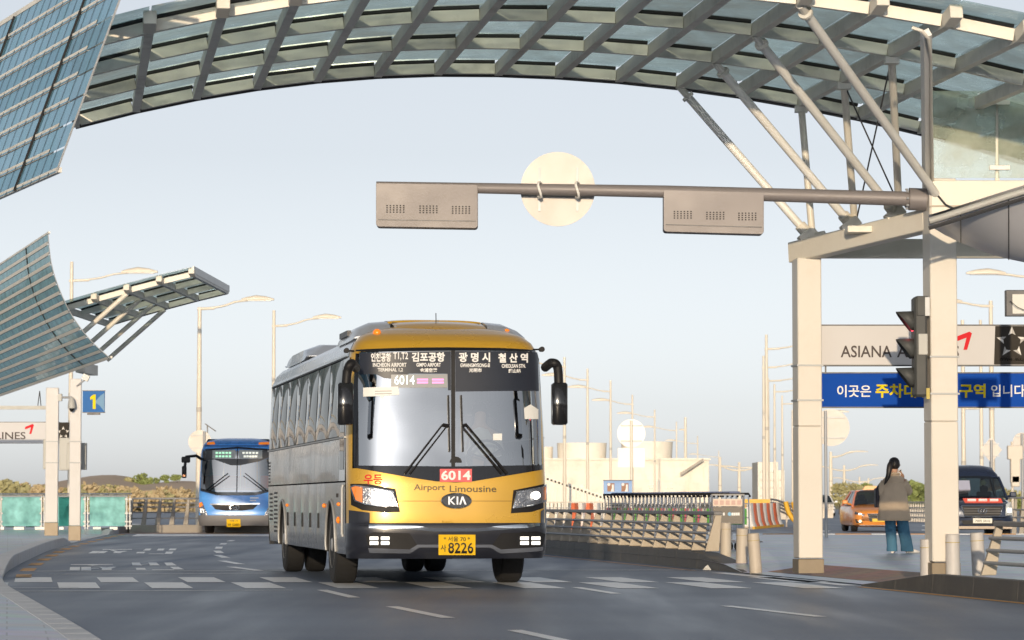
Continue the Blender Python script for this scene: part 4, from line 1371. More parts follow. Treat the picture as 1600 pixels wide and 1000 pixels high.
# bumper, slightly proud
front_rows('bumper', [0.36, 0.40, 0.46, 0.52, 0.58, 0.64, 0.70, 0.765, 0.785], NAVY, 0.012)
MB().loft([[bs.pt(u, 0.36, 0.012) for u in ring_cols(0.36)], [bs.pt(u, 0.36, 0.012) + Vector((0, 0.5, 0)) for u in ring_cols(0.36)]], closed=False).build('bumper_underside', BLACK, bus)
for sx, x0, x1 in ((-1, 545, 577), (1, 846, 866)):              # dark corner pieces under the lamps
    pix = [(546, 797), (578, 801), (578, 823), (546, 822)] if sx < 0 else [(844, 799), (862, 792), (863, 822), (844, 822)]
    bs.patch('bumper_corner', pix, 0.010, NAVY, bus)
bs.patch('bumper_recess', [(572, 836), (584, 831), (640, 833), (652, 852), (640, 858), (590, 858), (576, 852)], 0.020, BLACK, bus)
bs.patch('bumper_recess', [(768, 852), (782, 833), (838, 830), (850, 834), (846, 852), (832, 857), (782, 858)], 0.020, BLACK, bus)
bs.patch('bumper_lip', [(576, 856), (640, 858), (652, 850.5), (768, 850.5), (782, 858), (846, 854), (846, 859), (782, 863), (765, 855), (655, 855), (640, 863), (578, 862)], 0.026, mat('lip_metal', (0.22, 0.24, 0.29), 0.25, 0.6), bus)
bs.patch('chrome_strip', [(577, 820), (640, 822), (680, 825), (745, 825), (790, 822), (842, 818), (842, 822.5), (790, 827), (745, 830), (680, 830), (640, 827), (577, 825)], 0.022, CHROME, bus)
for sx, pts in ((-1, (585, 602)), (1, (818, 835))):
    for px in pts:
        for py in (840.5, 848):
            bs.patch('fog_lamp', [(px - 6.5, py - 2.6), (px + 6.5, py - 2.6), (px + 6.5, py + 2.6), (px - 6.5, py + 2.6)], 0.03, mat('fog_led', (0.9, 0.9, 0.9), 0.3, emit=(1, 0.97, 0.9), estr=0.8), bus)
bs.patch('panel_gap', [(622, 782.5), (800, 782.5), (800, 783.3), (622, 783.3)], 0.003, mat('gap_shadow_brown', (0.2, 0.11, 0.01), 0.6), bus, sz=0.5)
bs.patch('tow_cover', [(691, 814), (706, 814), (706, 818), (691, 818)], 0.004, GOLD, bus)

# headlights
def headlamp(outl, amber, lens1, lens2, surround):
    su = bs.patch('lamp_surround', surround, 0.006, BLACK, bus)
    h = bs.patch('headlight', outl, 0.012, REFLM, bus, 0.03, 0.03)
    bs.patch('indicator', amber, 0.018, AMBER, h, 0.04, 0.04)
    for (cx, cy, r, m) in (lens1, lens2):
        bs.patch('lamp_bulb', [(cx + math.cos(R(a)) * r, cy + math.sin(R(a)) * r * 0.95) for a in range(0, 360, 30)], 0.020, m, h, 0.05, 0.05)
    bs.patch('lens_cover', outl, 0.026, LAMPGL, h, 0.05, 0.05)
    e = 0
    P = [bs.pt(*bs.trace(*p), 0.022) for p in outl + [outl[0]]]
    MB().path(P, 0.010, 6).build('chrome_rim', CHROME, h, smooth=60)
headlamp([(550, 761), (556, 758.5), (575, 761), (614, 768), (621, 792), (600, 792), (572, 788), (556, 782)],
         [(550.5, 761.5), (556, 759.5), (567, 762), (567, 785), (557, 781.5)], (587, 775, 6.5, LEDW), (606, 781, 6, REFLM),
         [(548, 756), (575, 756), (618, 764), (625, 800), (600, 801), (566, 797), (549, 789)])
headlamp([(801, 794), (806, 768.5), (850, 759.5), (861, 757.5), (862, 768), (859, 783), (830, 790)],
         [(849, 762), (860.5, 759), (861, 768), (858, 779), (849, 781.5)], (836, 774, 6.5, LEDW), (813, 782, 5, REFLM),
         [(798, 802), (802, 766), (850, 756), (863, 754), (863, 792), (830, 800)])

# windscreen: black frame, two panes, film strip
FR = mat('black_glass_frame', (0.010, 0.010, 0.012), 0.12, 0, spec=0.8)
fw = bs.patch('windscreen_frame', [(556, 547), (640, 543.5), (700, 543), (780, 544), (851, 549), (852, 554), (780, 549.5), (700, 548.5), (640, 549), (562, 552)], 0.006, FR, bus)
bs.patch('windscreen_frame', [(553, 727), (566, 726), (705, 729), (853, 725), (861, 726), (861, 733), (800, 742), (740, 752), (712, 754), (680, 752), (640, 746), (600, 739), (554, 731)], 0.006, FR, bus)
bs.patch('windscreen_frame', [(556, 547), (563, 551), (560, 600), (561, 728), (553, 729), (552, 620)], 0.006, FR, bus)
bs.patch('windscreen_frame', [(846, 550), (852, 548), (858, 600), (861, 690), (861, 729), (855, 727), (854, 640)], 0.006, FR, bus)
bs.patch('centre_bar', [(704.5, 548), (711, 548), (711, 729), (705, 729)], 0.012, BLACK, bus)
gl1 = bs.patch('windscreen_pane', [(562, 551), (704.5, 548.5), (705, 729), (561, 727.5), (560, 600)], 0.008, WSGL, bus, 0.08, 0.12)
gl2 = bs.patch('windscreen_pane', [(711, 548.5), (847, 551.5), (854, 620), (856, 727), (711, 729)], 0.008, WSGL, bus, 0.08, 0.12)
bs.patch('sun_film', [(563, 552), (704, 549.5), (704.5, 610), (700, 610), (699, 584), (640, 584), (612, 592), (600, 591), (588, 585), (562, 585)], 0.010, FILM, gl1)
bs.patch('sun_film', [(711.5, 549.5), (846, 552.5), (851, 612), (711.5, 612)], 0.010, FILM, gl2)
bs.patch('led_display', [(611, 585.5), (699, 585), (699, 606), (611, 606)], 0.0115, mat('led_panel', (0.30, 0.31, 0.33), 0.4), gl1)
bs.text('led_digits', '6014', 632, 601, 31, 14, mat('led_white', (0.7, 0.9, 0.85), 0.4, emit=(0.75, 1.0, 0.92), estr=0.9), gl1, 0.0130, 0.0)
for (x, w_) in ((660, 17), (684, 18)):
    for dy in (0, 4.6):
        bs.patch('led_text', [(x - w_ / 2, 592 + dy), (x + w_ / 2, 592 + dy), (x + w_ / 2, 594.6 + dy), (x - w_ / 2, 594.6 + dy)], 0.0130, mat('led_pink', (0.8, 0.2, 0.6), 0.4, emit=(1.0, 0.3, 0.75), estr=0.6), gl1)
for (bd, px, py, w_, h_, bo, g_) in (('인천공항', 595.5, 565.5, 31, 14, .035, gl1), ('T1,T2', 626, 563.5, 23, 13, .02, gl1), ('INCHEON AIRPORT', 609, 573.5, 52, 6.4, .025, gl1), ('TERMINAL 1,2', 610, 581.5, 39, 6.2, .025, gl1),
                               ('김포공항', 669, 565.5, 52, 15, .035, gl1), ('GIMPO AIRPORT', 669.5, 573.2, 38, 6, .03, gl1), ('金浦空港', 669.5, 581.8, 27, 6.6, .03, gl1),
                               ('광 명 시', 741, 566, 49, 15, .035, gl2), ('GWANGMYEONG-SI', 742, 574, 46, 6, .03, gl2), ('光明市', 742.5, 582, 20, 6.6, .03, gl2),
                               ('철 산 역', 801, 567, 46, 15, .035, gl2), ('CHEOLSAN STN.', 802, 575, 37, 6, .03, gl2), ('鐵山站', 803.5, 583, 19, 6.6, .03, gl2)):
    bs.text('lettering', bd, px, py, w_, h_, TXTW, g_, 0.0125, bo)
bs.patch('notice_sticker', [(568, 606), (622, 604), (624, 617), (600, 619), (597, 624), (594, 619), (568, 620)], 0.0125, mat('sticker_white', (0.75, 0.76, 0.76), 0.5), gl1)
for yy in (611, 615):
    bs.patch('notice_print', [(586, yy), (612, yy - .6), (612, yy + .9), (586, yy + 1.4)], 0.0135, mat('letter_grey', (0.35, 0.35, 0.36), 0.5), gl1)
bs.patch('notice_sticker', [(770, 678), (784, 677.5), (784, 688), (770, 688)], 0.0125, MATS['sticker_white'], gl2)
bs.patch('notice_sticker', [(818, 638), (828, 632), (840, 640), (840, 655), (819, 655)], 0.0125, MATS['sticker_white'], gl2)
bs.patch('parking_mirror_disc', [(712 + math.cos(R(a)) * 9.5, 723 + math.sin(R(a)) * 9.5) for a in range(180, 361, 15)], 0.016, BLACK, bus)
# wipers
def wiper(p0, p1, b0, b1, dx):
    w = thing('x', None, None)
    bpy.data.objects.remove(w)
    A_ = bs.pt(*bs.trace(*p0), 0.03); B_ = bs.pt(*bs.trace(*p1), 0.05)
    A2 = bs.pt(*bs.trace(p0[0] + dx, p0[1]), 0.03); B2 = bs.pt(*bs.trace(p1[0] + dx * .8, p1[1] + 3), 0.05)
    o = MB().path([A_, B_], [0.016, 0.010], 6).build('wiper', BLACK, bus)
    MB().path([A2, B2], [0.014, 0.008], 6).build('wiper_rod', BLACK, o)
    C_, D_ = bs.pt(*bs.trace(*b0), 0.03), bs.pt(*bs.trace(*b1), 0.03)
    MB().beam(C_, D_, 0.018, 0.03, (0, -1, 0)).build('wiper_blade', BLACK, o)
    MB().tube(B_, bs.pt(*bs.trace((b0[0] + b1[0]) / 2, p1[1] + 2), 0.05), 0.02, n=6).build('wiper_link', BLACK, o)
wiper((632, 741), (691, 664), (700, 618), (702, 706), 8)
wiper((792, 741), (728, 664), (720, 618), (723, 706), -8)

# front lettering, number board, badge, plate
bs.patch('route_board', [(687, 733), (737, 733), (737, 753), (687, 753)], 0.014, mat('route_red', (0.75, 0.12, 0.13), 0.5), bus)
bs.text('route_number', '6014', 712, 750.5, 46, 15, TXTW, bus, 0.017, .03)
bs.text('lettering', '우등', 583, 757, 29, 15.5, TXTR, bus, 0.006, .02)
bs.text('lettering', 'Airport', 671, 769, 49, 12.5, MATS.get('letter_brown_grey') or mat('letter_brown_grey', (0.10, 0.075, 0.03), 0.4, 0.3), bus, 0.006, .012)
bs.text('lettering', 'Limousine', 739, 769, 73, 10.5, mat('letter_brown_grey', (0.10, 0.075, 0.03), 0.4, 0.3), bus, 0.006, .012)
bd = bs.patch('badge', [(712.5 + math.cos(R(a)) * 23, 782.5 + math.sin(R(a)) * 11.3) for a in range(0, 360, 12)], 0.022, mat('badge_black', (0.02, 0.02, 0.022), 0.2, spec=0.8), bus, 0.05, 0.05)
P = [bs.pt(*bs.trace(712.5 + math.cos(R(a)) * 23, 782.5 + math.sin(R(a)) * 11.3), 0.024) for a in range(0, 361, 12)]
MB().path(P, 0.010, 6).build('badge_rim', CHROME, bd, smooth=60)
for (xs, ys) in (((700, 700, 702.5, 702.5), (776, 788.5, 788.5, 776)), ((702.5, 708, 711, 704.5, 711, 708, 702.5), (783, 788.5, 788.5, 782, 776, 776, 781)), ((713, 713, 715.5, 715.5), (776, 788.5, 788.5, 776)), ((717, 721, 723.5, 728.5, 725.5, 722.2, 719.5), (788.5, 776, 776, 788.5, 788.5, 780, 788.5))):
    bs.patch('badge_letter', list(zip(xs, ys)), 0.027, mat('badge_silver', (0.75, 0.76, 0.78), 0.3, 0.6), bd)
plt = bs.patch('number_plate', [(684.5, 834.5), (742, 834.5), (742, 864), (684.5, 864)], 0.045, PLATEY, bus, 0.3, 0.3)
bs.text('plate_text', '* 서울 70 *', 713, 845, 41, 7.5, TXTK, plt, 0.047, .01)
bs.text('plate_text', '사', 692, 859.5, 8.5, 9.5, TXTK, plt, 0.047, .01)
bs.text('plate_text', '8226', 719, 861.5, 39, 14.5, TXTK, plt, 0.047, .01)
for (px, py) in ((589, 520), (813, 520)):                      # roof marker lamps
    c = bs.pt(*bs.trace(px, py), 0.0)
    MB().path([c + Vector((0, .03, 0)), c + Vector((0, -.03, 0.0)), c + Vector((0, -.06, 0)), c + Vector((0, -.07, 0))], [0.05, 0.05, 0.035, 0.01], 12).build('marker_lamp', AMBER, bus, smooth=60)
for (px, py) in ((618, 512), (783, 513)):
    c = bs.pt(*bs.trace(px, py), 0.0)
    MB().path([c, c + Vector((0, -.02, 0)), c + Vector((0, -.03, 0))], [0.025, 0.02, 0.005], 10).build('clearance_lamp', ALU, bus, smooth=60)
# brow on the roof with a dark slot behind it
rows = []
for k, (y0, z0, hw) in enumerate(((0.55, 3.02, 0.62), (0.72, 3.17, 0.60), (0.95, 3.265, 0.58), (1.25, 3.315, 0.58), (1.35, 3.30, .57))):
    rows.append([Vector((x * hw, y0 + 0.10 * x * x, z0 + 0.02 * (1 - x * x))) for x in [i / 6 - 1 for i in range(13)]])
MB().loft(rows, closed=False).build('roof_brow', GOLD, bus, smooth=50)
MB().box((0, 1.42, 3.28), (1.12, 0.10, 0.09)).build('roof_slot', BLACK, bus)
rows = []
for (y0, z0) in ((1.50, 3.335), (1.52, 3.365), (1.75, 3.385), (2.6, 3.385), (2.9, 3.30)):
    rows.append([Vector((x * 0.60, y0, z0 - (0.02 * abs(x) ** 4))) for x in [i / 6 - 1 for i in range(13)]])
MB().loft(rows, closed=False).build('roof_hatch', GOLD, bus, smooth=40)
MB().tube((-0.02, 1.2, 3.3), (-0.02, 1.22, 3.44), 0.006, n=6).build('aerial', BLACK, bus)
for sx in (-1, 1):                                             # side pods of the roof unit
    pod = MB()
    rings = []
    for (y0, s_) in ((0.95, .2), (1.15, .75), (1.5, 1.0), (2.6, 1.0), (2.85, .6), (2.95, .2)):
        rings.append([Vector((sx * x, y0, 3.10 + (z - 3.10) * s_)) for x, z in ((1.10, 3.08), (1.08, 3.18), (1.0, 3.26), (0.85, 3.325), (0.62, 3.345), (0.60, 3.1))])
    pod.loft(rings, True, True)
    p_ = pod.build('roof_pod', SILVERW, bus, smooth=50)
    MB().box((sx * 1.078, 2.1, 3.20), (0.05, 0.9, 0.07)).build('vent', DARKM, p_)
rings = []
for (y0, s_) in ((7.9, .05), (8.3, .8), (8.9, 1), (10.6, 1), (11.2, .7), (11.4, .05)):
    rings.append([Vector((x, y0, 3.2 + z * s_)) for x, z in ((-1.0, -.05), (-.95, .13), (-.7, .22), (.7, .22), (.95, .13), (1.0, -.05))])
MB().loft(rings, True, True).build('rear_air_unit', SILVERW, bus, smooth=50)
# roof and sides
zs = [2.86, 2.90, 2.94, 2.98, 3.03, 3.06, 3.09, 3.12, 3.15, 3.18, 3.20, 3.22, 3.24, 3.26, 3.28]
for sx in (-1, 1):
    rows = [[Vector((sx * bs.w(z) * .9995, interp(bs.ft, z) + bs.Lc, z)), Vector((sx * bs.w(z) * .9995, LEN - 0.1 - max(0, z - 2.9) * .6, z))] for z in zs]
    MB().loft(rows, closed=False).build('roof_edge', SILVERW, bus, smooth=40)
MB().add([(-.45, 1.85, 3.28), (.45, 1.85, 3.28), (.45, 11.27, 3.28), (-.45, 11.27, 3.28)], [(0, 1, 2, 3)]).build('roof_top', SILVERW, bus)
MB().add([tuple(bs.pt(u, 3.28)) for u in ring_cols(3.28)], [tuple(range(37))]).build('roof_top_front', GOLD, bus)
rr = [[Vector((-bs.w(z) + 0.0, LEN - 0.1 - max(0, z - 2.9) * .6, z)), Vector((-bs.w(z) + .12, LEN, z)), Vector((bs.w(z) - .12, LEN, z)), Vector((bs.w(z), LEN - .1 - max(0, z - 2.9) * .6, z))] for z in [0.38, 0.7, 1.3, 1.85] + zs]
MB().loft(rr, closed=False).build('rear_panel', SILVER, bus)
ARCH = (2.25, 9.05)
def side_patch(name, sx, out, m, parent=None, off=0.0, pillow=0.0, su=0.5, sz=0.12, thick=0.0):
    ys, zs_ = [p[0] for p in out], [p[1] for p in out]
    y0, y1, z0, z1 = min(ys), max(ys), min(zs_), max(zs_)
    def fn(y, z):
        q = 0.0
        if pillow:
            q = pillow * (1 - ((2 * (y - y0) / (y1 - y0)) - 1) ** 2) * (1 - ((2 * (z - z0) / (z1 - z0)) - 1) ** 2)
        return (sx * (bs.w(z) + off + q), y, z)
    return poly_patch(out, su, sz, fn).build(name, m, parent or bus, smooth=60)
def arch_poly(ya, y0, y1, zb, zt, r=0.57, zc=0.5):
    pts = [(y0, zt), (y0, zb)]
    a0 = math.asin(min(1, (zb - zc) / r)) if zb > zc else -math.asin((zc - zb) / r)
    for k in range(19):
        a = math.pi - a0 - (math.pi - 2 * a0) * k / 18
        pts.append((ya + math.cos(a) * r, zc + math.sin(a) * r))
    pts += [(y1, zb), (y1, zt)]
    return pts
YF = 0.56
for sx in (-1, 1):
    g_ = 0.006
    for ya in ARCH:
        side_patch('arch_panel', sx, arch_poly(ya, ya - 0.66, ya + 0.66, 0.40, 1.29), SILVER, su=0.1)
        pth = [Vector((sx * (bs.w(.5 + .57 * math.sin(R(a))) + .006), ya + math.cos(R(a)) * .575, .5 + math.sin(R(a)) * .575)) for a in range(-8, 189, 7)]
        MB().path(pth, 0.016, 6).build('arch_lip', ALU, bus, smooth=60)
        inner = MB()
        ro, ri = [], []
        for a in range(-10, 191, 10):
            ro.append(Vector((sx * 1.238, ya + math.cos(R(a)) * .57, .5 + math.sin(R(a)) * .57)))
            ri.append(Vector((sx * 0.62, ya + math.cos(R(a)) * .57, .5 + math.sin(R(a)) * .57)))
        inner.loft([ro, ri], closed=False).build('arch_liner', BLACK, bus)
        wx = 1.245 - 0.17
        if ya < 5:
            wheel('wheel', bus, (sx * wx, ya, 0.5), 0.50, 0.29, 0.30, sx)
        else:
            wheel('wheel', bus, (sx * wx, ya, 0.5), 0.50, 0.27, 0.30, sx)
            wheel('wheel', bus, (sx * (wx - .33), ya, 0.5), 0.50, 0.27, 0.30, -sx)
    segs = [(2.91, 4.0), (4.0, 5.1), (5.1, 6.2), (6.2, 7.3), (7.3, 8.39)]
    for (a, c) in segs:
        d_ = side_patch('luggage_door', sx, [(a + g_, 0.42), (c - g_, 0.42), (c - g_, 1.29), (a + g_, 1.29)], SILVER, pillow=0.008)
        MB().box((sx * 1.252, (a + c) / 2 + .25, 0.80), (0.02, 0.07, 0.20)).build('latch', BLACK, d_, bevel=0.006)
    side_patch('corner_panel', sx, [(YF, 0.40), (1.59 - g_, 0.40), (1.59 - g_, 1.29), (YF, 1.29)], SILVER)
    rp_ = side_patch('rear_corner_panel', sx, [(9.71 + g_, 0.44), (LEN - .45, 0.44), (LEN - .12, 0.9), (LEN - .12, 1.29), (9.71 + g_, 1.29)], SILVER)
    for yv in (10.15, 10.95):
        for k in range(10 if yv < 10.5 else 7):
            MB().box((sx * 1.247, yv, 0.60 + k * 0.065 + (0 if yv < 10.5 else .18)), (0.012, 0.42, 0.03)).build('vent_slot', BLACK, rp_)
    for k in range(7):
        MB().box((sx * 1.243, 11.25, 1.36 + k * 0.05), (0.012, 0.3, 0.025)).build('vent_slot', BLACK, rp_)
    for (a, c) in ((YF + .75, 4.3), (4.3, 8.0), (8.0, LEN - .12)):
        side_patch('side_panel', sx, [(a + g_, 1.31), (c - g_, 1.31), (c - g_, 1.84), (a + g_, 1.84)], SILVER, pillow=0.01)
    MB().beam((sx * 1.246, YF, 1.85), (sx * 1.246, LEN - .12, 1.85), 0.03, 0.02).build('belt_rail', ALU, bus)
    MB().beam((sx * 1.19, YF + .3, 2.855), (sx * 1.19, LEN - .2, 2.855), 0.03, 0.022).build('gutter_rail', BLACK, bus)
    MB().add([(sx * (bs.w(1.86) - .006), YF + .72, 1.86), (sx * (bs.w(1.86) - .006), LEN - .13, 1.86), (sx * (bs.w(2.85) - .006), LEN - .13, 2.85), (sx * (bs.w(2.85) - .006), YF + .72, 2.85)], [(0, 1, 2, 3)]).build('window_seal', BLACK, bus)
    ed = [YF + .72, 2.75, 4.25, 5.75, 7.25, 8.75, 10.2, LEN - .15]
    for k in range(len(ed) - 1):
        side_patch('side_window', sx, [(ed[k] + .03, 1.875), (ed[k + 1] - .03, 1.875), (ed[k + 1] - .03, 2.84), (ed[k] + .03, 2.84)], SIDEGL, pillow=0.022, su=0.12, sz=0.08, off=0.002)
    # entrance door / driver's door strip behind the front corner
    dr = side_patch('door' if sx < 0 else 'cab_door', sx, [(YF, 1.31), (YF + .70, 1.31), (YF + .70, 2.845), (YF, 2.845)], SILVERW if sx < 0 else SILVER, off=0.004)
    side_patch('door_glass', sx, [(YF + .12, 1.45), (YF + .60, 1.45), (YF + .60, 2.75), (YF + .12, 2.75)], SIDEGL, dr, off=0.009)
    MB().path([(sx * 1.262, YF + .08, .62), (sx * 1.275, YF + .08, .66), (sx * 1.275, YF + .08, 1.22), (sx * 1.262, YF + .08, 1.26)], 0.02, 8).build('grab_trim', ALU, bus, smooth=60)
    for (y, z, r) in ((1.3, .82, .045), (1.25, 1.02, .025), (3.0, 1.0, .03), (8.2, 1.0, .025)):
        MB().path([(sx * 1.243, y, z), (sx * 1.262, y, z), (sx * 1.275, y, z)], [r, r * .9, r * .3], 12).build('side_marker', AMBER, bus, smooth=60)
    for zt in (1.13,):
        MB().box((sx * 1.25, 1.45, 1.13), (0.015, .06, .05)).build('marker_clip', BLACK, bus)
# mirrors
for sx, hpx, arm_pts in ((-1, (527, 552, 598, 664), ((556, 575), (549, 568), (543, 580), (541, 600))), (1, (862, 886, 598, 664), ((852, 574), (862, 567), (871, 573), (873, 600)))):
    D_ = 37.15 if sx < 0 else 37.55
    P = [bs.local(at(px, py, D_ + (0.35 if i == 0 else 0))) for i, (px, py) in enumerate(arm_pts)]
    mr = MB().path(smooth_line([tuple(p) for p in P], 5), 0.058, 10).build('mirror', BLACK, bus, smooth=60)
    a, c = bs.local(at(hpx[0], hpx[3], D_)), bs.local(at(hpx[1], hpx[2], D_))
    MB().box((a + c) / 2, (abs(c.x - a.x), 0.15, abs(c.z - a.z))).build('mirror_housing', mat('mirror_gloss_black', (0.012, 0.012, 0.014), 0.15, coat=0.6), mr, smooth=50, bevel=0.022)
    q = (a + c) / 2
    MB().box((q.x, q.y + .08, q.z), (abs(c.x - a.x) - .06, 0.012, abs(c.z - a.z) - .08)).build('mirror_glass', CHROME, mr)
for (px, py) in ((541, 548), (846, 546)):
    c = bs.local(at(px, py, 37.9))
    MB().path([c + Vector((0, -.05, 0)), c + Vector((0, .05, 0))], [.035, .03], 10).build('camera_pod', BLACK, bus, smooth=50)
    MB().tube(c, c + Vector((0.1 if px < 700 else -.1, .05, 0)), .012, n=6).build('camera_arm', BLACK, bus)
# underside and interior
MB().box((0, 5.8, 0.46), (2.3, 10.6, 0.12)).build('chassis', BLACK, bus)
MB().box((0, 5.9, 0.62), (1.5, 10.2, 0.25)).build('chassis_core', BLACK, bus)
for yy in ARCH:
    MB().tube((-1.0, yy, .5), (1.0, yy, .5), .08, n=10).build('axle', BLACK, bus)
MB().box((-0.15, 0.75, 0.37), (0.5, 0.3, 0.06)).build('tow_hook_bar', BLACK, bus)
MB().box((0, 6.0, 1.10), (2.38, 10.5, 0.06)).build('cabin_floor', INTD, bus)
MB().box((0, 6.0, 2.80), (2.25, 10.4, 0.05)).build('cabin_ceiling', mat('cabin_lining', (0.22, 0.22, 0.23), 0.8), bus)
MB().box((0, 10.9, 2.0), (2.3, 0.08, 1.6)).build('cabin_rear_wall', INTD, bus)
rows = [[Vector((x, 0.42 + 0.35 * abs(x) ** 3, 1.44)), Vector((x, 0.75 + .2 * abs(x) ** 3, 1.50)), Vector((x, 1.05, 1.46)), Vector((x, 1.1, 1.1))] for x in [i / 8 * 1.1 - 1.1 for i in range(17)]]
MB().loft(rows, closed=False).build('dashboard', INTD, bus, smooth=50)
ct = Matrix.Rotation(R(-62), 3, 'X')
sw = [Vector((0.62, 1.25, 1.62)) + ct @ Vector((math.cos(R(a)) * .23, math.sin(R(a)) * .23, 0)) for a in range(0, 361, 15)]
so = MB().path(sw, 0.018, 8).build('steering_wheel', BLACK, bus, smooth=60)
for a in (200, 340, 90):
    MB().tube((0.62, 1.25, 1.60), sw[a // 15], 0.014, n=6).build('spoke', BLACK, so)
def coach_seat(x, y, z, m):
    b = MB()
    b.box((x, y, z + .2), (0.48, 0.5, 0.14))
    o = b.build('seat', m, bus, bevel=0.03)
    MB().box((x, y + .27, z + .62), (0.46, 0.14, 0.80)).build('seat_back', m, o, bevel=0.04)
    MB().box((x, y + .27, z + 1.10), (0.36, 0.12, 0.2)).build('headrest', mat('headrest_cloth', (0.4, 0.4, 0.4), 0.9), o, bevel=0.03)
coach_seat(0.62, 1.75, 1.15, SEATM)
for r_ in range(7):
    for x in (-0.95, -0.42, 0.42, 0.95):
        coach_seat(x, 3.0 + r_ * 1.05, 1.13, SEATM)

# driver, one skinned figure behind the wheel
drv = thing('person', 'driver in a pale shirt seated behind the windscreen of the gold coach', 'person', bs.world((0.62, 1.7, 1.4)), YB_YAW)
dv_ = [(0, 0, .02), (0, .02, .30), (0, .0, .52), (0, -.01, .64), (0, -.03, .74), (0, -.03, .84), (-.19, -.02, .50), (-.25, -.14, .27), (-.16, -.36, .27), (.19, -.02, .50), (.25, -.14, .27), (.16, -.36, .27), (-.1, -.3, .02), (.1, -.3, .02), (-.11, -.42, -.2), (.11, -.42, -.2)]
de_ = [(0, 1), (1, 2), (2, 3), (3, 4), (4, 5), (2, 6), (6, 7), (7, 8), (2, 9), (9, 10), (10, 11), (0, 12), (0, 13), (12, 14), (13, 15)]
dr_ = [.15, .14, .15, .06, .09, .07, .07, .05, .035, .07, .05, .035, .08, .08, .05, .05]
me = bpy.data.meshes.new('body')
me.from_pydata(dv_, de_, [])
dbo = obj_of(me, 'body', drv)
dbo.modifiers.new('skin', 'SKIN')
for i, sv in enumerate(me.skin_vertices[0].data):
    sv.radius = (dr_[i], dr_[i])
    sv.use_root = (i == 0)
dbo.modifiers.new('sub', 'SUBSURF').levels = 2
dbo.modifiers['sub'].render_levels = 2
me.materials.append(mat('driver_skin', (.42, .27, .2), .6))
def dring(z, rx, ry, cy=0):
    return [Vector((math.cos(2 * math.pi * k / 20) * rx, cy + math.sin(2 * math.pi * k / 20) * ry, z)) for k in range(20)]
MB().loft([dring(.0, .19, .15), dring(.3, .19, .15), dring(.48, .22, .13), dring(.56, .17, .10), dring(.62, .07, .07)], True, True).build('shirt', mat('pale_shirt', (.6, .62, .66), .8), drv, smooth=60)
for sx in (-1, 1):
    MB().path([(sx * .19, -.02, .5), (sx * .25, -.13, .28), (sx * .19, -.3, .27)], [.075, .06, .05], 12).build('sleeve', mat('pale_shirt', (.6, .62, .66), .8), drv, smooth=60)
MB().loft([dring(.74, .10, .085, .02), dring(.82, .102, .10, .01), dring(.89, .085, .09, .0), dring(.93, .04, .04, .0)], True, True).build('hair', mat('driver_hair', (.02, .018, .016), .6), drv, smooth=60)
# ------------------------------------------------------------------ blue city bus
BLUE = mat('bus_blue_paint', (0.085, 0.32, 0.80), 0.28, 0.0, 0.04, 2, coat=0.5)
bl_loc, bl_yaw = Vector((-9.02, 100.6, 0.0)), R(1.0)
bb = thing('city_bus', 'blue city bus half hidden behind the gold coach', 'bus', bl_loc, bl_yaw)
ks = Skin(bl_loc, bl_yaw, [(0.25, 1.2), (.5, 1.25), (1.4, 1.25), (2.7, 1.20), (2.95, 1.12), (3.05, 1.0), (3.12, .8), (3.15, .5)],
          [(0.25, .12), (.4, .02), (.75, 0), (.8, .03), (1.4, .10), (2.75, .30), (2.95, .42), (3.05, .6), (3.12, .9), (3.15, 1.2)], 0.42, 3.6)
def krows(name, zs, m, off=0.0, frac=1.0):
    rows = []
    for z in zs:
        w = ks.w(z) * .9995
        rows.append([ks.pt(w * math.sin(R(-90 + 180 * k / 24)), z, off) for k in range(25)])
    return MB().loft(rows, closed=False).build(name, m, bb, smooth=40)
krows('front_panel', [.60, .7, .8, .9, 1.05, 1.2, 1.35, 1.42], BLUE)
krows('roof_front', [2.72, 2.8, 2.88, 2.95, 3.0, 3.05, 3.09, 3.12, 3.15], BLUE)
krows('bumper', [.28, .36, .46, .56, .61], mat('bumper_grey', (.16, .155, .16), .5), 0.02)
for sx in (-1, 1):
    rows = []
    for k in range(15):
        z = 1.42 + (2.72 - 1.42) * k / 14
        w = ks.w(z) * .9995
        rows.append([ks.pt(sx * w * (0.94 + .06 * math.sin(R(90 * q / 5))), z) for q in range(6)])
    MB().loft(rows, closed=False).build('pillar', BLUE, bb, smooth=40)
U = lambda px: (px - 369.5) / 47.8
Z = lambda py: 1.05 + (784 - py) / 47.8
def kp(name, pix, off, m, par=None):
    return ks.patch(name, [(U(a) * 1.0, Z(b)) for a, b in pix], off, m, par or bb, 0.15, 0.15, uz=True)
kw_ = kp('windscreen_pane', [(315, 702), (370, 699.5), (424, 702), (426, 764), (400, 770), (340, 770), (313, 763)], 0.004, glass('bus_windscreen', (0.6, .64, .62), .28, .02, fres=.5))
kp('windscreen_frame', [(313, 702), (370, 698), (427, 702), (427, 704.5), (370, 701), (314, 704.5)], 0.010, FR)
kp('windscreen_frame', [(313, 763), (340, 769), (400, 769), (427, 763), (427, 767), (400, 774), (340, 774), (313, 767)], 0.010, FR)
kp('centre_bar', [(369.5, 700), (371, 700), (371, 771), (369.5, 771)], 0.010, BLACK)
kp('display_board', [(331, 703.5), (367, 702.5), (367, 716), (331, 716)], 0.008, mat('display_grey', (.34, .36, .35), .4), kw_)
kp('display_board', [(373, 702.5), (409, 703.5), (409, 716), (373, 716)], 0.008, MATS['display_grey'], kw_)
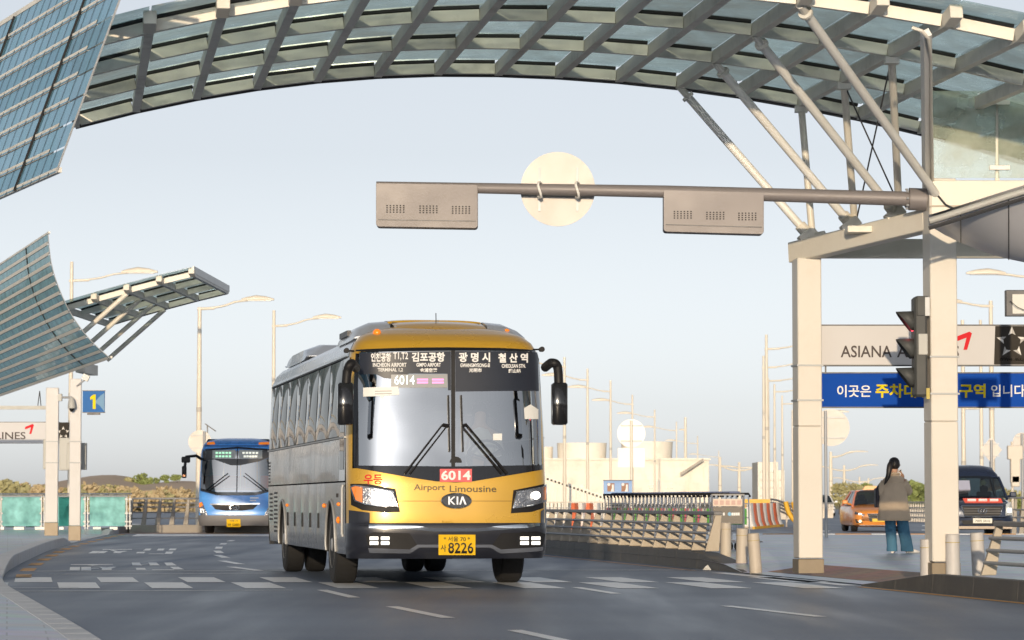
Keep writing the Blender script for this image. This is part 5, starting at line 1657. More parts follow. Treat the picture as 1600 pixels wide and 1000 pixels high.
for (x0, x1, y0, cm) in ((336, 362, 706, 'g'), (336, 362, 711.5, 'g'), (378, 404, 706, 'w'), (380, 402, 711.5, 'w')):
    for k in range(5):
        xa = x0 + (x1 - x0) * k / 5
        kp('display_text', [(xa, y0), (xa + 3.6, y0), (xa + 3.6, y0 + 3), (xa, y0 + 3)], 0.011, mat('led_green', (.4, .8, .5), .4, emit=(.5, 1, .65), estr=.5) if cm == 'g' else mat('led_cream', (.8, .8, .7), .4, emit=(1, 1, .85), estr=.4), kw_)
kp('visor_shade', [(316, 703), (331, 703), (331, 716.5), (409, 716.5), (409, 703), (424, 703), (425, 712), (404, 721), (375, 727), (360, 727), (335, 718), (318, 718)], 0.007, mat('bus_film', (.05, .05, .055), .4), kw_)
for (a, b) in ((322, 331), (403, 416)):
    kp('roof_lamp', [(a, 691.5), (b + 2, 690.5), (b + 4, 694.5), (a, 695)], 0.02, AMBER)
kp('roof_stripe', [(318, 696), (330, 692), (410, 692), (423, 696), (423, 697.5), (318, 697.5)], 0.008, mat('dark_blue_band', (.03, .10, .30), .3))
kp('grille', [(331, 789), (404, 788), (396, 796), (380, 798), (352, 798), (337, 796)], 0.012, BLACK)
kp('grille_chrome', [(329, 787), (406, 786), (406, 788.2), (329, 789)], 0.018, CHROME)
P = [ks.pt(U(367 + math.cos(R(a)) * 7.5), Z(793 + math.sin(R(a)) * 4.2), .025) for a in range(0, 361, 20)]
kb = MB().path(P, .016, 5).build('badge', CHROME, bb)
MB().path([ks.pt(U(x), Z(y), .025) for x, y in ((363.5, 790.5), (365.5, 795.5))], .014, 5).build('badge_stroke', CHROME, kb)
MB().path([ks.pt(U(x), Z(y), .025) for x, y in ((364.5, 793.3), (369.5, 792.5))], .014, 5).build('badge_stroke', CHROME, kb)
MB().path([ks.pt(U(x), Z(y), .025) for x, y in ((369, 790.5), (371, 795.5))], .014, 5).build('badge_stroke', CHROME, kb)
for sx in (-1, 1):
    q = lambda x: 369.5 + sx * (369.5 - x)
    h = kp('headlight', [(q(311.5), 786), (q(316), 784), (q(326), 806), (q(314), 805), (q(311.5), 798)], .012, REFLM)
    kp('indicator', [(q(311.5), 786), (q(315.5), 784.5), (q(318), 790), (q(312), 793)], .018, AMBER, h)
    kp('lamp_bulb', [(q(313), 795), (q(318), 795), (q(320), 801), (q(314), 801)], .018, mat('lamp_dim', (.85, .85, .8), .3, emit=(1, .95, .85), estr=.6), h)
    # sides, wheels, mirrors
    for (za, zb_, m) in ((.35, 1.4, BLUE), (1.4, 2.5, SIDEGL), (2.5, 2.75, BLUE)):
        MB().add([(sx * ks.w(za) * .9995, .5 if za < 1 else .62, za), (sx * ks.w(za) * .9995, 10.6, za), (sx * ks.w(zb_) * .9995, 10.6, zb_), (sx * ks.w(zb_) * .9995, .72, zb_)], [(0, 1, 2, 3)]).build('side_window' if m is SIDEGL else 'side_panel', m, bb)
    wheel('wheel', bb, (sx * 1.05, 2.4, .5), .5, .28, .3, sx)
    wheel('wheel', bb, (sx * 1.05, 8.2, .5), .5, .28, .3, sx)
    wheel('wheel', bb, (sx * .72, 8.2, .5), .5, .28, .3, -sx)
    mm = MB().path([ks.pt(sx * 1.18, 2.45) + Vector((0, -.05, 0)), Vector((sx * 1.3, -.05, 2.55)), Vector((sx * 1.62, -.2, 2.52)), Vector((sx * 1.66, -.2, 2.2))], .05, 8).build('mirror', BLACK, bb, smooth=60)
    MB().box((sx * 1.63, -.2, 2.42), (.28, .16, .2)).build('mirror_housing', BLACK, mm, bevel=.03)
    MB().box((sx * 1.68, -.2, 2.02), (.15, .14, .40)).build('mirror_housing', BLACK, mm, bevel=.03)
    MB().box((sx * 1.68, -.28, 1.90), (.08, .02, .06)).build('mirror_lamp', AMBER, mm)
    MB().path([ks.pt(sx * .98, 1.42, .03), ks.pt(sx * .28, 1.98, .05)], [.022, .012], 6).build('wiper', BLACK, bb)
    MB().path([ks.pt(sx * .90, 1.40, .03), ks.pt(sx * .22, 1.90, .05)], [.02, .01], 6).build('wiper', BLACK, bb)
kpl = kp('number_plate', [(355, 811), (376.5, 811), (376.5, 822), (355, 822)], .05, PLATEY)
ks_place = lambda bd, x, y, w, h: obj_of((lambda me: me)(bpy.data.meshes.new('plate_text')), 'plate_text', kpl)
for (bd_, x, y, w_, h_) in (('서울 74', 366, 814.6, 13, 2.6), ('바 5080', 366, 821, 18, 5.2)):
    vs, fs = text_mesh(bd_, 1, .01, width=w_, height=h_)
    me = bpy.data.meshes.new('plate_text')
    me.from_pydata([tuple(ks.pt(U(x + a), Z(y - b), .056)) for a, b in vs], [], fs)
    me.materials.append(TXTK)
    obj_of(me, 'plate_text', kpl)
kp('side_lettering', [(391, 777), (404, 777), (404, 779), (391, 779)], .006, TXTW)
kp('side_lettering', [(391, 781), (400, 781), (400, 783), (391, 783)], .006, TXTW)
MB().add([(-1.0, 1.0, 3.12), (1.0, 1.0, 3.12), (1.0, 10.6, 3.12), (-1, 10.6, 3.12)], [(0, 1, 2, 3)]).build('roof', BLUE, bb)
for sx in (-1, 1):
    MB().add([(sx * 1.2, .7, 2.75), (sx * 1.2, 10.6, 2.75), (sx * 1.0, 10.6, 3.12), (sx * 1.0, .9, 3.12)], [(0, 1, 2, 3)]).build('roof_edge', BLUE, bb)
MB().box((0, 10.62, 1.7), (2.4, .05, 2.8)).build('rear_panel', BLUE, bb)
MB().box((0, 5.5, .42), (2.2, 9.8, .2)).build('chassis', BLACK, bb)
MB().box((0, 5.6, .8), (2.4, 9.8, .05)).build('cabin_floor', INTD, bb)
MB().box((0, .75, 1.35), (2.1, .5, .3)).build('dashboard', INTD, bb)
for r_ in range(5):
    for x in (-.85, .85, -.4):
        o = MB().box((x, 2.2 + r_ * 1.2, 1.25), (.42, .4, .12)).build('seat', mat('orange_seat', (.55, .13, .05), .7), bb, bevel=.02)
        MB().box((x, 2.42 + r_ * 1.2, 1.6), (.42, .1, .65)).build('seat_back', MATS['orange_seat'], o, bevel=.03)
for x in (-.55, .0, .55):
    MB().tube((x, 2.0, .8), (x, 2.0, 2.6), .02, n=8).build('handrail', mat('rail_yellow', (.6, .5, .2), .4), bb)

# ------------------------------------------------------------------ cars
def car(name, label, loc, yaw, body_m, roof_m, st, gh, cat, low_m=None, wheel_y=(0.9, 3.6), wr=.32, ww=.21, hw=.9):
    t = thing(name, label, cat, loc, yaw)
    rings = []
    for (y, w, zb, zt) in st:
        half = [(0, zt + .035), (w * .55, zt + .02), (w * .82, zt - .015), (w * .95, zt - .09), (w, zt - .22), (w, zb + .2), (w * .97, zb + .06), (w * .8, zb)]
        ring = [Vector((x, y, z)) for x, z in half] + [Vector((-x, y, z)) for x, z in reversed(half[1:])]
        rings.append(ring)
    MB().loft(rings, True, True).build('body', body_m, t, smooth=35)
    # greenhouse: glass block with pillars and a roof skin
    (yb0, yt0, yt1, yb1, wb, wt, zb, zt) = gh
    base = [Vector((-wb, yb0, zb)), Vector((wb, yb0, zb)), Vector((wb, yb1, zb)), Vector((-wb, yb1, zb))]
    top = [Vector((-wt, yt0, zt)), Vector((wt, yt0, zt)), Vector((wt, yt1, zt)), Vector((-wt, yt1, zt))]
    gm = glass('car_glass', (.25, .33, .36), .16, .02, fres=.5)
    def bul(a, b, c, d, k):
        mid = lambda p, q: p.lerp(q, .5)
        rows = []
        for i in range(7):
            v = i / 6
            l, r = a.lerp(d, v), b.lerp(c, v)
            nrm = (b - a).cross(d - a).normalized()
            rows.append([l.lerp(r, u / 6) + nrm * k * (1 - (u / 3 - 1) ** 2) for u in range(7)])
        return rows
    MB().loft(bul(base[0], base[1], top[1], top[0], .07), closed=False).build('windscreen', gm, t, smooth=60)
    MB().loft(bul(base[2], base[3], top[3], top[2], .05), closed=False).build('rear_window', gm, t, smooth=60)
    MB().loft(bul(base[1], base[2], top[2], top[1], .02), closed=False).build('side_window', gm, t, smooth=60)
    MB().loft(bul(base[3], base[0], top[0], top[3], .02), closed=False).build('side_window', gm, t, smooth=60)
    rr_ = []
    for i in range(9):
        v = i / 8
        l, r = top[0].lerp(top[3], v), top[1].lerp(top[2], v)
        cr = .05 * (1 - (2 * v - 1) ** 4) + .01
        rr_.append([l.lerp(r, u / 8) + Vector((0, 0, cr * (1 - (u / 4 - 1) ** 4))) for u in range(9)])
    rf = MB().loft(rr_, closed=False).build('roof', roof_m, t, smooth=60)
    for (a, b) in ((base[0], top[0]), (base[1], top[1]), (base[2], top[2]), (base[3], top[3])):
        MB().path([a + (a - b) * .05, a.lerp(b, .5) + Vector((math.copysign(.012, a.x), 0, .012)), b], [.045, .04, .04], 8).build('pillar', roof_m, t, smooth=60)
    MB().path([top[0], top[1]], .03, 6).build('header', roof_m, t)
    for sx in (-1, 1):
        MB().path([top[0] if sx < 0 else top[1], top[3] if sx < 0 else top[2]], .035, 6).build('roof_rail', roof_m, t)
        m_ = (base[0].lerp(base[3], .52) if sx < 0 else base[1].lerp(base[2], .52)); n_ = (top[0].lerp(top[3], .5) if sx < 0 else top[1].lerp(top[2], .5))
        MB().path([m_, n_], .03, 6).build('door_pillar', BLACK, t)
        for wy in wheel_y:
            wheel('wheel', t, (sx * (hw - ww / 2 - .01), wy, wr), wr, ww, wr * .68, sx, nuts=5)
        mr_ = MB().path([(sx * hw * .9, yb0 + .35, zb + .02), (sx * (hw + .12), yb0 + .30, zb + .08)], [.03, .04], 8).build('mirror', body_m, t)
        MB().box((sx * (hw + .14), yb0 + .28, zb + .11), (.2, .12, .15)).build('mirror_housing', body_m, mr_, bevel=.03)
    for (x, zz) in ((-.35, .0), (.35, .0)):
        o = MB().box((x, yt0 + .35, zb - .05), (.45, .15, .5)).build('seat', INTD, t, bevel=.04)
        MB().box((x, yt0 + .35, zb + .28), (.25, .1, .16)).build('headrest', INTD, o, bevel=.03)
    MB().box((0, yb0 + .25, zb - .03), (wb * 1.8, .4, .06)).build('dashboard', INTD, t)
    return t
def quad(t, name, pts, m, th=.012, d=(0, -1, 0)):
    return MB().prism([Vector(p) for p in pts], Vector(d) * th).build(name, m, t)
ORANGE = mat('taxi_orange', (.72, .27, .05), .3, 0, .05, 2, coat=.5)
TAXIP = mat('taxi_pink_orange', (.72, .27, .18), .3, 0, .05, 2, coat=.5)
tx = car('taxi', 'orange taxi saloon behind the standing person', (12.85, 107.6, 0), R(0.5), ORANGE, TAXIP,
         [(0, .62, .34, .60), (.06, .78, .22, .68), (.2, .87, .18, .74), (.6, .91, .17, .82), (1.3, .925, .17, .93), (2.6, .93, .17, .95), (4.0, .92, .18, .98), (4.6, .86, .22, .98), (4.85, .72, .35, .9)],
         (1.15, 1.95, 3.35, 4.25, .80, .58, .93, 1.42), 'taxi')
FY = -0.01
quad(tx, 'grille', [(-.42, .03, .62), (.42, .03, .62), (.34, .02, .36), (-.34, .02, .36)], BLACK, .05)
quad(tx, 'grille_frame', [(-.45, .0, .64), (.45, .0, .64), (.45, .0, .61), (-.45, .0, .61)], CHROME, .05)
for k in range(4):
    MB().beam((-.38, -.03, .57 - k * .055), (.38, -.03, .57 - k * .055), .012, .012).build('grille_bar', CHROME, tx)
for sx in (-1, 1):
    h = MB().prism([Vector((sx * .50, .02, .60)), Vector((sx * .84, .16, .71)), Vector((sx * .86, .2, .62)), Vector((sx * .58, .05, .54))], (0, -.05, 0)).build('headlight', REFLM, tx)
    MB().box((sx * .68, .03, .62), (.12, .03, .06)).build('lamp_bulb', mat('lamp_dim', (.85, .85, .8), .3), h)
    quad(tx, 'fog_recess', [(sx * .55, .05, .42), (sx * .85, .12, .44), (sx * .80, .1, .30), (sx * .6, .05, .30)], BLACK, .04)
    MB().path([(sx * .68, .03, .37), (sx * .68, -.01, .37)], [.055, .05], 12).build('fog_lamp', mat('fog_dim', (.8, .75, .6), .3, emit=(1, .9, .7), estr=.5), tx)
quad(tx, 'lower_chrome', [(-.7, .04, .235), (.7, .04, .235), (.7, .04, .215), (-.7, .04, .215)], CHROME, .05)
quad(tx, 'number_plate', [(-.26, .0, .46), (.26, .0, .46), (.26, .0, .35), (-.26, .0, .35)], PLATEY, .06)
sg = MB().prism([Vector((-.3, 2.4, 1.47)), Vector((.3, 2.4, 1.47)), Vector((.2, 2.4, 1.62)), Vector((-.2, 2.4, 1.62))], (0, .16, 0)).build('roof_sign', mat('taxi_sign', (.8, .45, .2), .4), tx, bevel=.01)

WCAR = mat('white_car_paint', (.78, .78, .78), .3, 0, .03, 2, coat=.5)
wc = car('white_car', 'small white car far off beside the left canopy column base', (22.9, 226, 0), R(0), WCAR, WCAR,
         [(0, .62, .34, .62), (.1, .8, .2, .74), (.3, .87, .18, .80), (1.1, .9, .17, .95), (2.6, .91, .17, .98), (3.9, .9, .18, 1.0), (4.3, .75, .3, .95)],
         (.95, 1.6, 3.3, 4.0, .8, .6, .95, 1.5), 'car', wheel_y=(.8, 3.4))
quad(wc, 'number_plate', [(-.26, .0, .52), (.26, .0, .52), (.26, .0, .38), (-.26, .0, .38)], PLATEY, .05)
quad(wc, 'grille', [(-.4, .02, .66), (.4, .02, .66), (.35, .02, .55), (-.35, .02, .55)], BLACK, .04)
for sx in (-1, 1):
    MB().prism([Vector((sx * .5, .04, .66)), Vector((sx * .82, .16, .74)), Vector((sx * .82, .2, .66)), Vector((sx * .55, .05, .6))], (0, -.04, 0)).build('headlight', REFLM, wc)

VAN = mat('van_dark_blue', (.018, .028, .06), .22, .1, .05, 2, coat=.6)
vn = car('van', 'dark blue high-roof van facing the viewer right of the signal column', (13.9, 91.0, 0), R(0), VAN, VAN,
         [(0, .70, .40, .80), (.05, .84, .30, .92), (.2, .93, .24, 1.0), (.6, .955, .22, 1.08), (1.05, .96, .22, 1.18), (2.6, .96, .22, 1.22), (4.8, .95, .24, 1.22), (5.1, .9, .4, 1.2)],
         (.85, 1.55, 4.9, 5.08, .86, .74, 1.16, 1.78), 'van', wheel_y=(.95, 4.1), wr=.34, ww=.23, hw=.96)
rings = []
for (y, w, z) in ((1.5, .74, .02), (1.62, .73, .20), (1.95, .70, .36), (2.6, .68, .40), (4.6, .68, .38), (4.95, .70, .1)):
    rings.append([Vector((x * w, y, 1.76 + z * f)) for x, f in ((-1, 0), (-.97, .55), (-.85, .9), (-.5, 1.0), (0, 1.03), (.5, 1.0), (.85, .9), (.97, .55), (1, 0))])
MB().loft(rings, False, False).build('high_roof', VAN, vn, smooth=50)
MB().box((0, 1.58, 1.80), (1.40, .05, .03)).build('roof_trim', ALU, vn)
gf = MB().path([(-.62, -.03, .93), (.62, -.03, .93), (.52, -.03, .62), (-.52, -.03, .62), (-.62, -.03, .93)], .018, 6).build('grille', CHROME, vn)
quad(vn, 'grille_mesh', [(-.6, .0, .92), (.6, .0, .92), (.51, .0, .63), (-.51, .0, .63)], BLACK, .03)
for k in range(3):
    MB().beam((-.54, -.035, .70 + k * .075), (.54, -.035, .70 + k * .075), .015, .02).build('grille_bar', DARKM, gf)
MB().path([Vector((math.cos(R(a)) * .13, -.05, .78 + math.sin(R(a)) * .075)) for a in range(0, 361, 20)], .014, 6).build('badge', CHROME, vn)
for (a, b) in (((-.05, .74), (-.03, .82)), ((.03, .74), (.05, .82)), ((-.04, .775), (.04, .785))):
    MB().tube((a[0], -.05, a[1]), (b[0], -.05, b[1]), .012, n=5).build('badge_stroke', CHROME, vn)
for sx in (-1, 1):
    h = MB().prism([Vector((sx * .70, .02, .98)), Vector((sx * .86, .10, 1.05)), Vector((sx * .93, .16, .80)), Vector((sx * .90, .1, .66)), Vector((sx * .68, .0, .64))], (0, -.06, 0)).build('headlight', mat('headlamp_clear', (.75, .76, .74), .12, .6, .1, 20), vn)
    MB().box((sx * .80, -.05, .80), (.12, .02, .14)).build('lamp_bulb', mat('lamp_dim', (.85, .85, .8), .3), h)
quad(vn, 'number_plate', [(-.28, -.0, .56), (.28, 0, .56), (.28, 0, .42), (-.28, 0, .42)], mat('plate_white', (.72, .70, .62), .5), .08)
vs, fs = text_mesh('70바 3410', 1, .01, width=.44, height=.085)
me = bpy.data.meshes.new('plate_text'); me.from_pydata([(a, -.083, .445 + b) for a, b in vs], [], fs); me.materials.append(TXTK); obj_of(me, 'plate_text', vn)
quad(vn, 'bumper_grille', [(-.62, .0, .50), (.62, .0, .50), (.55, .0, .38), (-.55, .0, .38)], BLACK, .03)
quad(vn, 'bumper_strip', [(-.88, .06, .33), (.88, .06, .33), (.88, .06, .25), (-.88, .06, .25)], mat('bumper_beige', (.45, .36, .28), .5), .09)
quad(vn, 'bonnet_banner', [(-.55, .16, 1.14), (.58, .16, 1.14), (.62, .06, 1.01), (-.50, .06, 1.01)], mat('banner_red', (.65, .10, .07), .6), .02, (0, -.7, .7))
for k in range(3):
    quad(vn, 'banner_print', [(-.42 + k * .33, .11, 1.105), (-.17 + k * .33, .11, 1.105), (-.17 + k * .33, .08, 1.06), (-.42 + k * .33, .08, 1.06)], TXTW, .045, (0, -.7, .7))
quad(vn, 'window_notice', [(-.62, 1.02, 1.36), (-.20, 1.02, 1.36), (-.18, 1.35, 1.64), (-.56, 1.35, 1.64)], mat('notice_lilac', (.45, .46, .58), .6), .10, (0, -.8, .5))
MB().path([(.30, 1.7, 1.55), (.30, 1.7, 1.62), (.30, 1.68, 1.70)], [.07, .10, .05], 12).build('driver_head_silhouette', mat('pale_cloth', (.5, .45, .3), .9), vn, smooth=60)

# ------------------------------------------------------------------ person
SKINM = mat('skin', (.48, .28, .19), .55, 0, .06, 8)
JACK = mat('tan_jacket_cloth', (.62, .48, .34), .85, 0, .10, 6, bump=.4, bscale=14)
JEAN = mat('blue_denim', (.06, .17, .27), .85, 0, .18, 14, bump=.3, bscale=40)
HAIR = mat('dark_hair', (.018, .013, .011), .45, 0, .2, 20)
pr_loc = gnd(1408, 864.5, 0.15)
person = thing('person', 'person in a tan jacket and wide jeans standing with back turned, looking at a phone', 'person', pr_loc)
def ell(c, rx, ry, n=22, wob=0.0, ph=0.0, rot=0.0):
    out = []
    for k in range(n):
        a = 2 * math.pi * k / n
        f = 1 + wob * (math.sin(3 * a + ph) * .5 + math.sin(5 * a + 2.1 * ph) * .35 + math.sin(8 * a + 1.3 * ph) * .25)
        x, y = math.cos(a) * rx * f, math.sin(a) * ry * f
        out.append(Vector((c[0] + x * math.cos(rot) - y * math.sin(rot), c[1] + x * math.sin(rot) + y * math.cos(rot), c[2])))
    return out
# body: one continuous skinned figure
bv = [(-.10, .02, .80), (-.11, .02, 1.02), (-.11, .02, 1.25), (-.11, .03, 1.37), (-.105, .045, 1.46), (-.10, .05, 1.55), (-.10, .045, 1.62),
      (-.19, .02, .76), (-.17, .03, .44), (-.15, .0, .07), (-.145, .13, .03),
      (-.01, .02, .76), (.06, .05, .44), (.13, .02, .07), (.22, .07, .03),
      (-.27, .02, 1.26), (-.32, .05, 1.02), (-.30, .17, .86), (-.295, .22, .79),
      (.06, .02, 1.26), (.125, .12, 1.07), (.085, .24, 1.25), (.08, .27, 1.31)]
be = [(0, 1), (1, 2), (2, 3), (3, 4), (4, 5), (5, 6), (0, 7), (7, 8), (8, 9), (9, 10), (0, 11), (11, 12), (12, 13), (13, 14), (2, 15), (15, 16), (16, 17), (17, 18), (2, 19), (19, 20), (20, 21), (21, 22)]
brad = [.12, .11, .12, .052, .075, .085, .055, .075, .05, .035, .03, .075, .05, .035, .03, .055, .042, .03, .028, .055, .042, .03, .028]
me = bpy.data.meshes.new('body')
me.from_pydata(bv, be, [])
bo = bpy.data.objects.new('body', me)
COL.objects.link(bo)
bo.parent = person
bo.modifiers.new('skin', 'SKIN')
for i, sv in enumerate(me.skin_vertices[0].data):
    sv.radius = (brad[i], brad[i])
    sv.use_root = (i == 0)
bo.modifiers.new('sub', 'SUBSURF').levels = 2
bo.modifiers['sub'].render_levels = 2
me.materials.append(SKINM)
# hands with five fingers
def hand(base, d, up, side, curl):
    d, up, side = Vector(d).normalized(), Vector(up).normalized(), Vector(side).normalized()
    b = MB()
    b.path([base, base + d * .035, base + d * .075], [.026, .034, .030], 10)
    for k in range(4):
        o = base + d * .07 + side * (.024 - .016 * k)
        L = (.066, .075, .070, .055)[k]
        b.path([o, o + d * L * .45 + up * curl * .3, o + d * L * .75 + up * curl * 1.0, o + d * L * .8 + up * curl * 1.9], [.0095, .009, .008, .006], 7)
    o = base + d * .025 + side * .028
    b.path([o, o + side * .022 + d * .025, o + side * .022 + d * .05 + up * curl * .8], [.011, .010, .007], 7)
    return b.build('hand', SKINM, person, smooth=60)
hand(Vector((.078, .27, 1.315)), (-.25, .25, .9), (-.9, .2, 0), (.2, -.9, .3), .026)
hand(Vector((-.295, .225, .785)), (.05, .3, -.95), (.9, 0, 0), (0, -.95, -.3), .02)
# face: nose, ears hidden under the hair
fb_ = MB()
fb_.path([(-.085, .135, 1.545), (-.08, .155, 1.525), (-.082, .138, 1.515)], [.008, .013, .008], 8)
fb_.build('nose', SKINM, person, smooth=60)
for sx in (-1, 1):
    MB().path([(-.10 + sx * .083, .045, 1.56), (-.10 + sx * .092, .04, 1.54), (-.10 + sx * .085, .045, 1.515)], [.012, .017, .010], 8).build('ear', SKINM, person, smooth=60)
# hair cap and ponytail
rings = []
for (z, rx, ry, cy) in ((1.475, .055, .04, -.005), (1.50, .082, .075, .005), (1.54, .095, .10, .02), (1.585, .098, .112, .03), (1.625, .09, .105, .035), (1.66, .065, .08, .035), (1.68, .025, .03, .035)):
    rings.append(ell((-.105, cy, z), rx, ry, 24, .02, z * 30))
hr = MB().loft(rings, True, True).build('hair', HAIR, person, smooth=60)
MB().path(smooth_line([(-.15, -.06, 1.60), (-.195, -.11, 1.55), (-.215, -.135, 1.46), (-.235, -.15, 1.36), (-.275, -.15, 1.26), (-.305, -.14, 1.195)], 4),
          [.030, .036, .042, .046, .048, .05, .05, .05, .05, .048, .046, .044, .042, .04, .036, .032, .027, .022, .016, .010, .004], 12).build('ponytail', HAIR, hr, smooth=60)
MB().path([(-.155, -.065, 1.60), (-.17, -.085, 1.585)], [.036, .036], 12).build('hair_tie', BLACK, hr)
# jacket
rings = []
for i, (z, cx, cy, rx, ry) in enumerate(((1.405, -.112, .03, .068, .062), (1.37, -.112, .025, .085, .075), (1.335, -.112, .02, .145, .092), (1.295, -.112, .02, .192, .108), (1.24, -.112, .02, .215, .125), (1.12, -.115, .01, .228, .14),
                                         (.98, -.118, .0, .245, .155), (.84, -.12, 0, .262, .168), (.70, -.122, 0, .278, .18), (.60, -.122, 0, .288, .185), (.575, -.122, 0, .283, .18))):
    rings.append(ell((cx, cy, z), rx, ry, 40, .0 if z > 1.3 else .035 + .03 * (1.3 - z), z * 5))
jk = MB().loft(rings, True, False).build('jacket', JACK, person, smooth=70)
jk.modifiers.new('thick', 'SOLIDIFY').thickness = .008
MB().path([r.copy() + Vector((0, 0, -.0)) for r in rings[-1] + [rings[-1][0]]], .007, 5).build('hem', JACK, jk)
MB().path([(-.11 + math.cos(R(a)) * .085, .03 + math.sin(R(a)) * .078, 1.385 - .01 * math.sin(R(a))) for a in range(0, 361, 15)], .02, 8).build('collar', JACK, jk, smooth=60)
def sleeve(pts, rad):
    P = smooth_line(pts, 6)
    Rr = [interp([(i / (len(rad) - 1), r) for i, r in enumerate(rad)], k / (len(P) - 1)) * (1 + .05 * math.sin(k * 1.9)) for k in range(len(P))]
    return MB().path(P, Rr, 16).build('sleeve', JACK, jk, smooth=70)
sleeve([(.03, .01, 1.245), (.085, .04, 1.165), (.140, .10, 1.085), (.125, .18, 1.16), (.085, .24, 1.27)], [.085, .092, .085, .072, .056])
sleeve([(-.26, .01, 1.245), (-.31, .02, 1.13), (-.335, .05, 1.02), (-.32, .12, .92), (-.30, .18, .85)], [.085, .09, .082, .068, .056])
# back yoke seam and centre seam
MB().path([rings[4][k] + (rings[4][k] - Vector((-.112, .02, rings[4][k].z))) * .02 for k in range(22, 39)], .005, 5).build('yoke_seam', JACK, jk)
# jeans
def leg(pts, rad, wob):
    P = smooth_line(pts, 5)
    rg = []
    for k, p in enumerate(P):
        r = interp([(i / (len(rad) - 1), q) for i, q in enumerate(rad)], k / (len(P) - 1))
        rg.append(ell(p, r, r * 1.05, 24, wob * (.4 + k / len(P)), k * .8))
    return MB().loft(rg, True, True).build('trouser_leg', JEAN, jn, smooth=70)
jn = MB().loft([ell((-.10, .01, z), rx, ry, 24) for z, rx, ry in ((.90, .16, .11), (.80, .19, .13), (.70, .195, .13))], True, True).build('jeans', JEAN, person, smooth=60)
leg([(-.19, .01, .78), (-.178, .02, .45), (-.165, .01, .22), (-.155, .0, .035)], [.105, .095, .09, .095], .05)
leg([(-.005, .01, .78), (.045, .03, .45), (.085, .02, .22), (.118, .01, .035)], [.11, .105, .105, .112], .05)
# shoes
SHOE = mat('white_trainer', (.72, .70, .68), .6, 0, .06, 10)
for (x, y, rz, nm) in ((-.145, .03, R(80), 'shoe'), (.19, .02, R(18), 'shoe')):
    rg = []
    for (u, w, h) in ((-.115, .022, .05), (-.10, .036, .075), (-.04, .042, .085), (.04, .046, .075), (.10, .046, .055), (.14, .036, .045), (.16, .015, .03)):
        ring = []
        for k in range(14):
            a = 2 * math.pi * k / 14
            yy, zz = math.cos(a) * w, max(0.0, h * .5 + math.sin(a) * h * .5)
            ring.append(Vector((x + u * math.cos(rz) - yy * math.sin(rz), y + u * math.sin(rz) + yy * math.cos(rz), zz + .002)))
        rg.append(ring)
    MB().loft(rg, True, True).build(nm, SHOE, person, smooth=60)
# phone and bag are things of their own
ph = thing('phone', 'white phone held up in the hand of the standing person', 'phone', pr_loc + Vector((.035, .295, 1.40)))
MB().box((0, 0, 0), (.076, .009, .15), M=Matrix.Rotation(R(-20), 3, 'X') @ Matrix.Rotation(R(-14), 3, 'Y')).build('case', mat('phone_white', (.8, .8, .8), .3), ph, bevel=.003)
MB().box((.004, -.006, .045), (.02, .004, .02), M=Matrix.Rotation(R(-20), 3, 'X')).build('lens', BLACK, ph)
bg_ = thing('shoulder_bag', 'dark flat bag hanging at the left side of the standing person', 'bag', pr_loc + Vector((-.405, .10, .80)))
MB().box((0, 0, .17), (.07, .26, .34)).build('pouch', mat('bag_dark', (.016, .012, .022), .6, 0, .1, 10), bg_, bevel=.015)
MB().path([(0.0, -.10, .33), (.06, -.10, .42), (.14, -.06, .50)], .010, 6).build('strap', BLACK, bg_)
MB().path([(0.0, .10, .33), (.06, .08, .42), (.14, .02, .50)], .010, 6).build('strap', BLACK, bg_)
# ================================================================== RAILS, CARTS, BOLLARDS, LAMPS, BARRIERS
def fin_post_mesh(h, w0=.20, w1=.09, th=.10, lean=.10):
    """tapered leaning fin seen side-on; base centre at origin, fin plane along local x"""
    b = MB()
    P = [(-w0 / 2, 0), (w0 / 2, 0), (lean + w1 / 2, h), (lean - w1 / 2, h)]
    vs = [(x, y, z) for y in (-th / 2, th / 2) for x, z in P]
    b.add(vs, [(0, 1, 2, 3), (7, 6, 5, 4), (0, 4, 5, 1), (1, 5, 6, 2), (2, 6, 7, 3), (3, 7, 4, 0)])
    return b
def fin_rail(name, label, pts, z0, h, m_post, m_top, step=1.0, pipes=(.16, .32, .48), lean=.12, face=0.0, grp=None, w0=.2, pipe_r=.022, zfun=None, top_w=.14):
    """rail along world points (x, y)"""
    t = thing(name, label, 'railing', (pts[0][0], pts[0][1], z0), 0, grp)
    o = Vector(t.location)
    P = [Vector((x, y, z0)) for x, y in pts]
    me = fin_post_mesh(h, w0, w0 * .45, .11, lean).mesh('post', m_post, bevel=.008)
    for i in range(len(P) - 1):
        L = (P[i + 1] - P[i]).length
        n = max(1, int(round(L / step)))
        for k in range(n + (1 if i == len(P) - 2 else 0)):
            p = P[i].lerp(P[i + 1], k / n)
            q = obj_of(me, 'post', t)
            q.location = p - o
            q.rotation_euler = (0, 0, face)
        a, b_ = P[i] - o, P[i + 1] - o
        off = Matrix.Rotation(face, 3, 'Z') @ Vector((lean, 0, 0))
        MB().beam(a + off + Vector((0, 0, h + .03)), b_ + off + Vector((0, 0, h + .03)), top_w, .06).build('top_rail', m_top, t, bevel=.01)
        for z in pipes:
            of2 = Matrix.Rotation(face, 3, 'Z') @ Vector((lean * z / h - w0 * .42, 0, 0))
            MB().tube(a + of2 + Vector((0, 0, z)), b_ + of2 + Vector((0, 0, z)), pipe_r, n=8).build('pipe', PIPE, t, smooth=50)
    return t
RAILTOP = mat('rail_top_grey', (.20, .20, .21), .5, .2, .1, 4)
d0, d1 = 48.0, 94.0
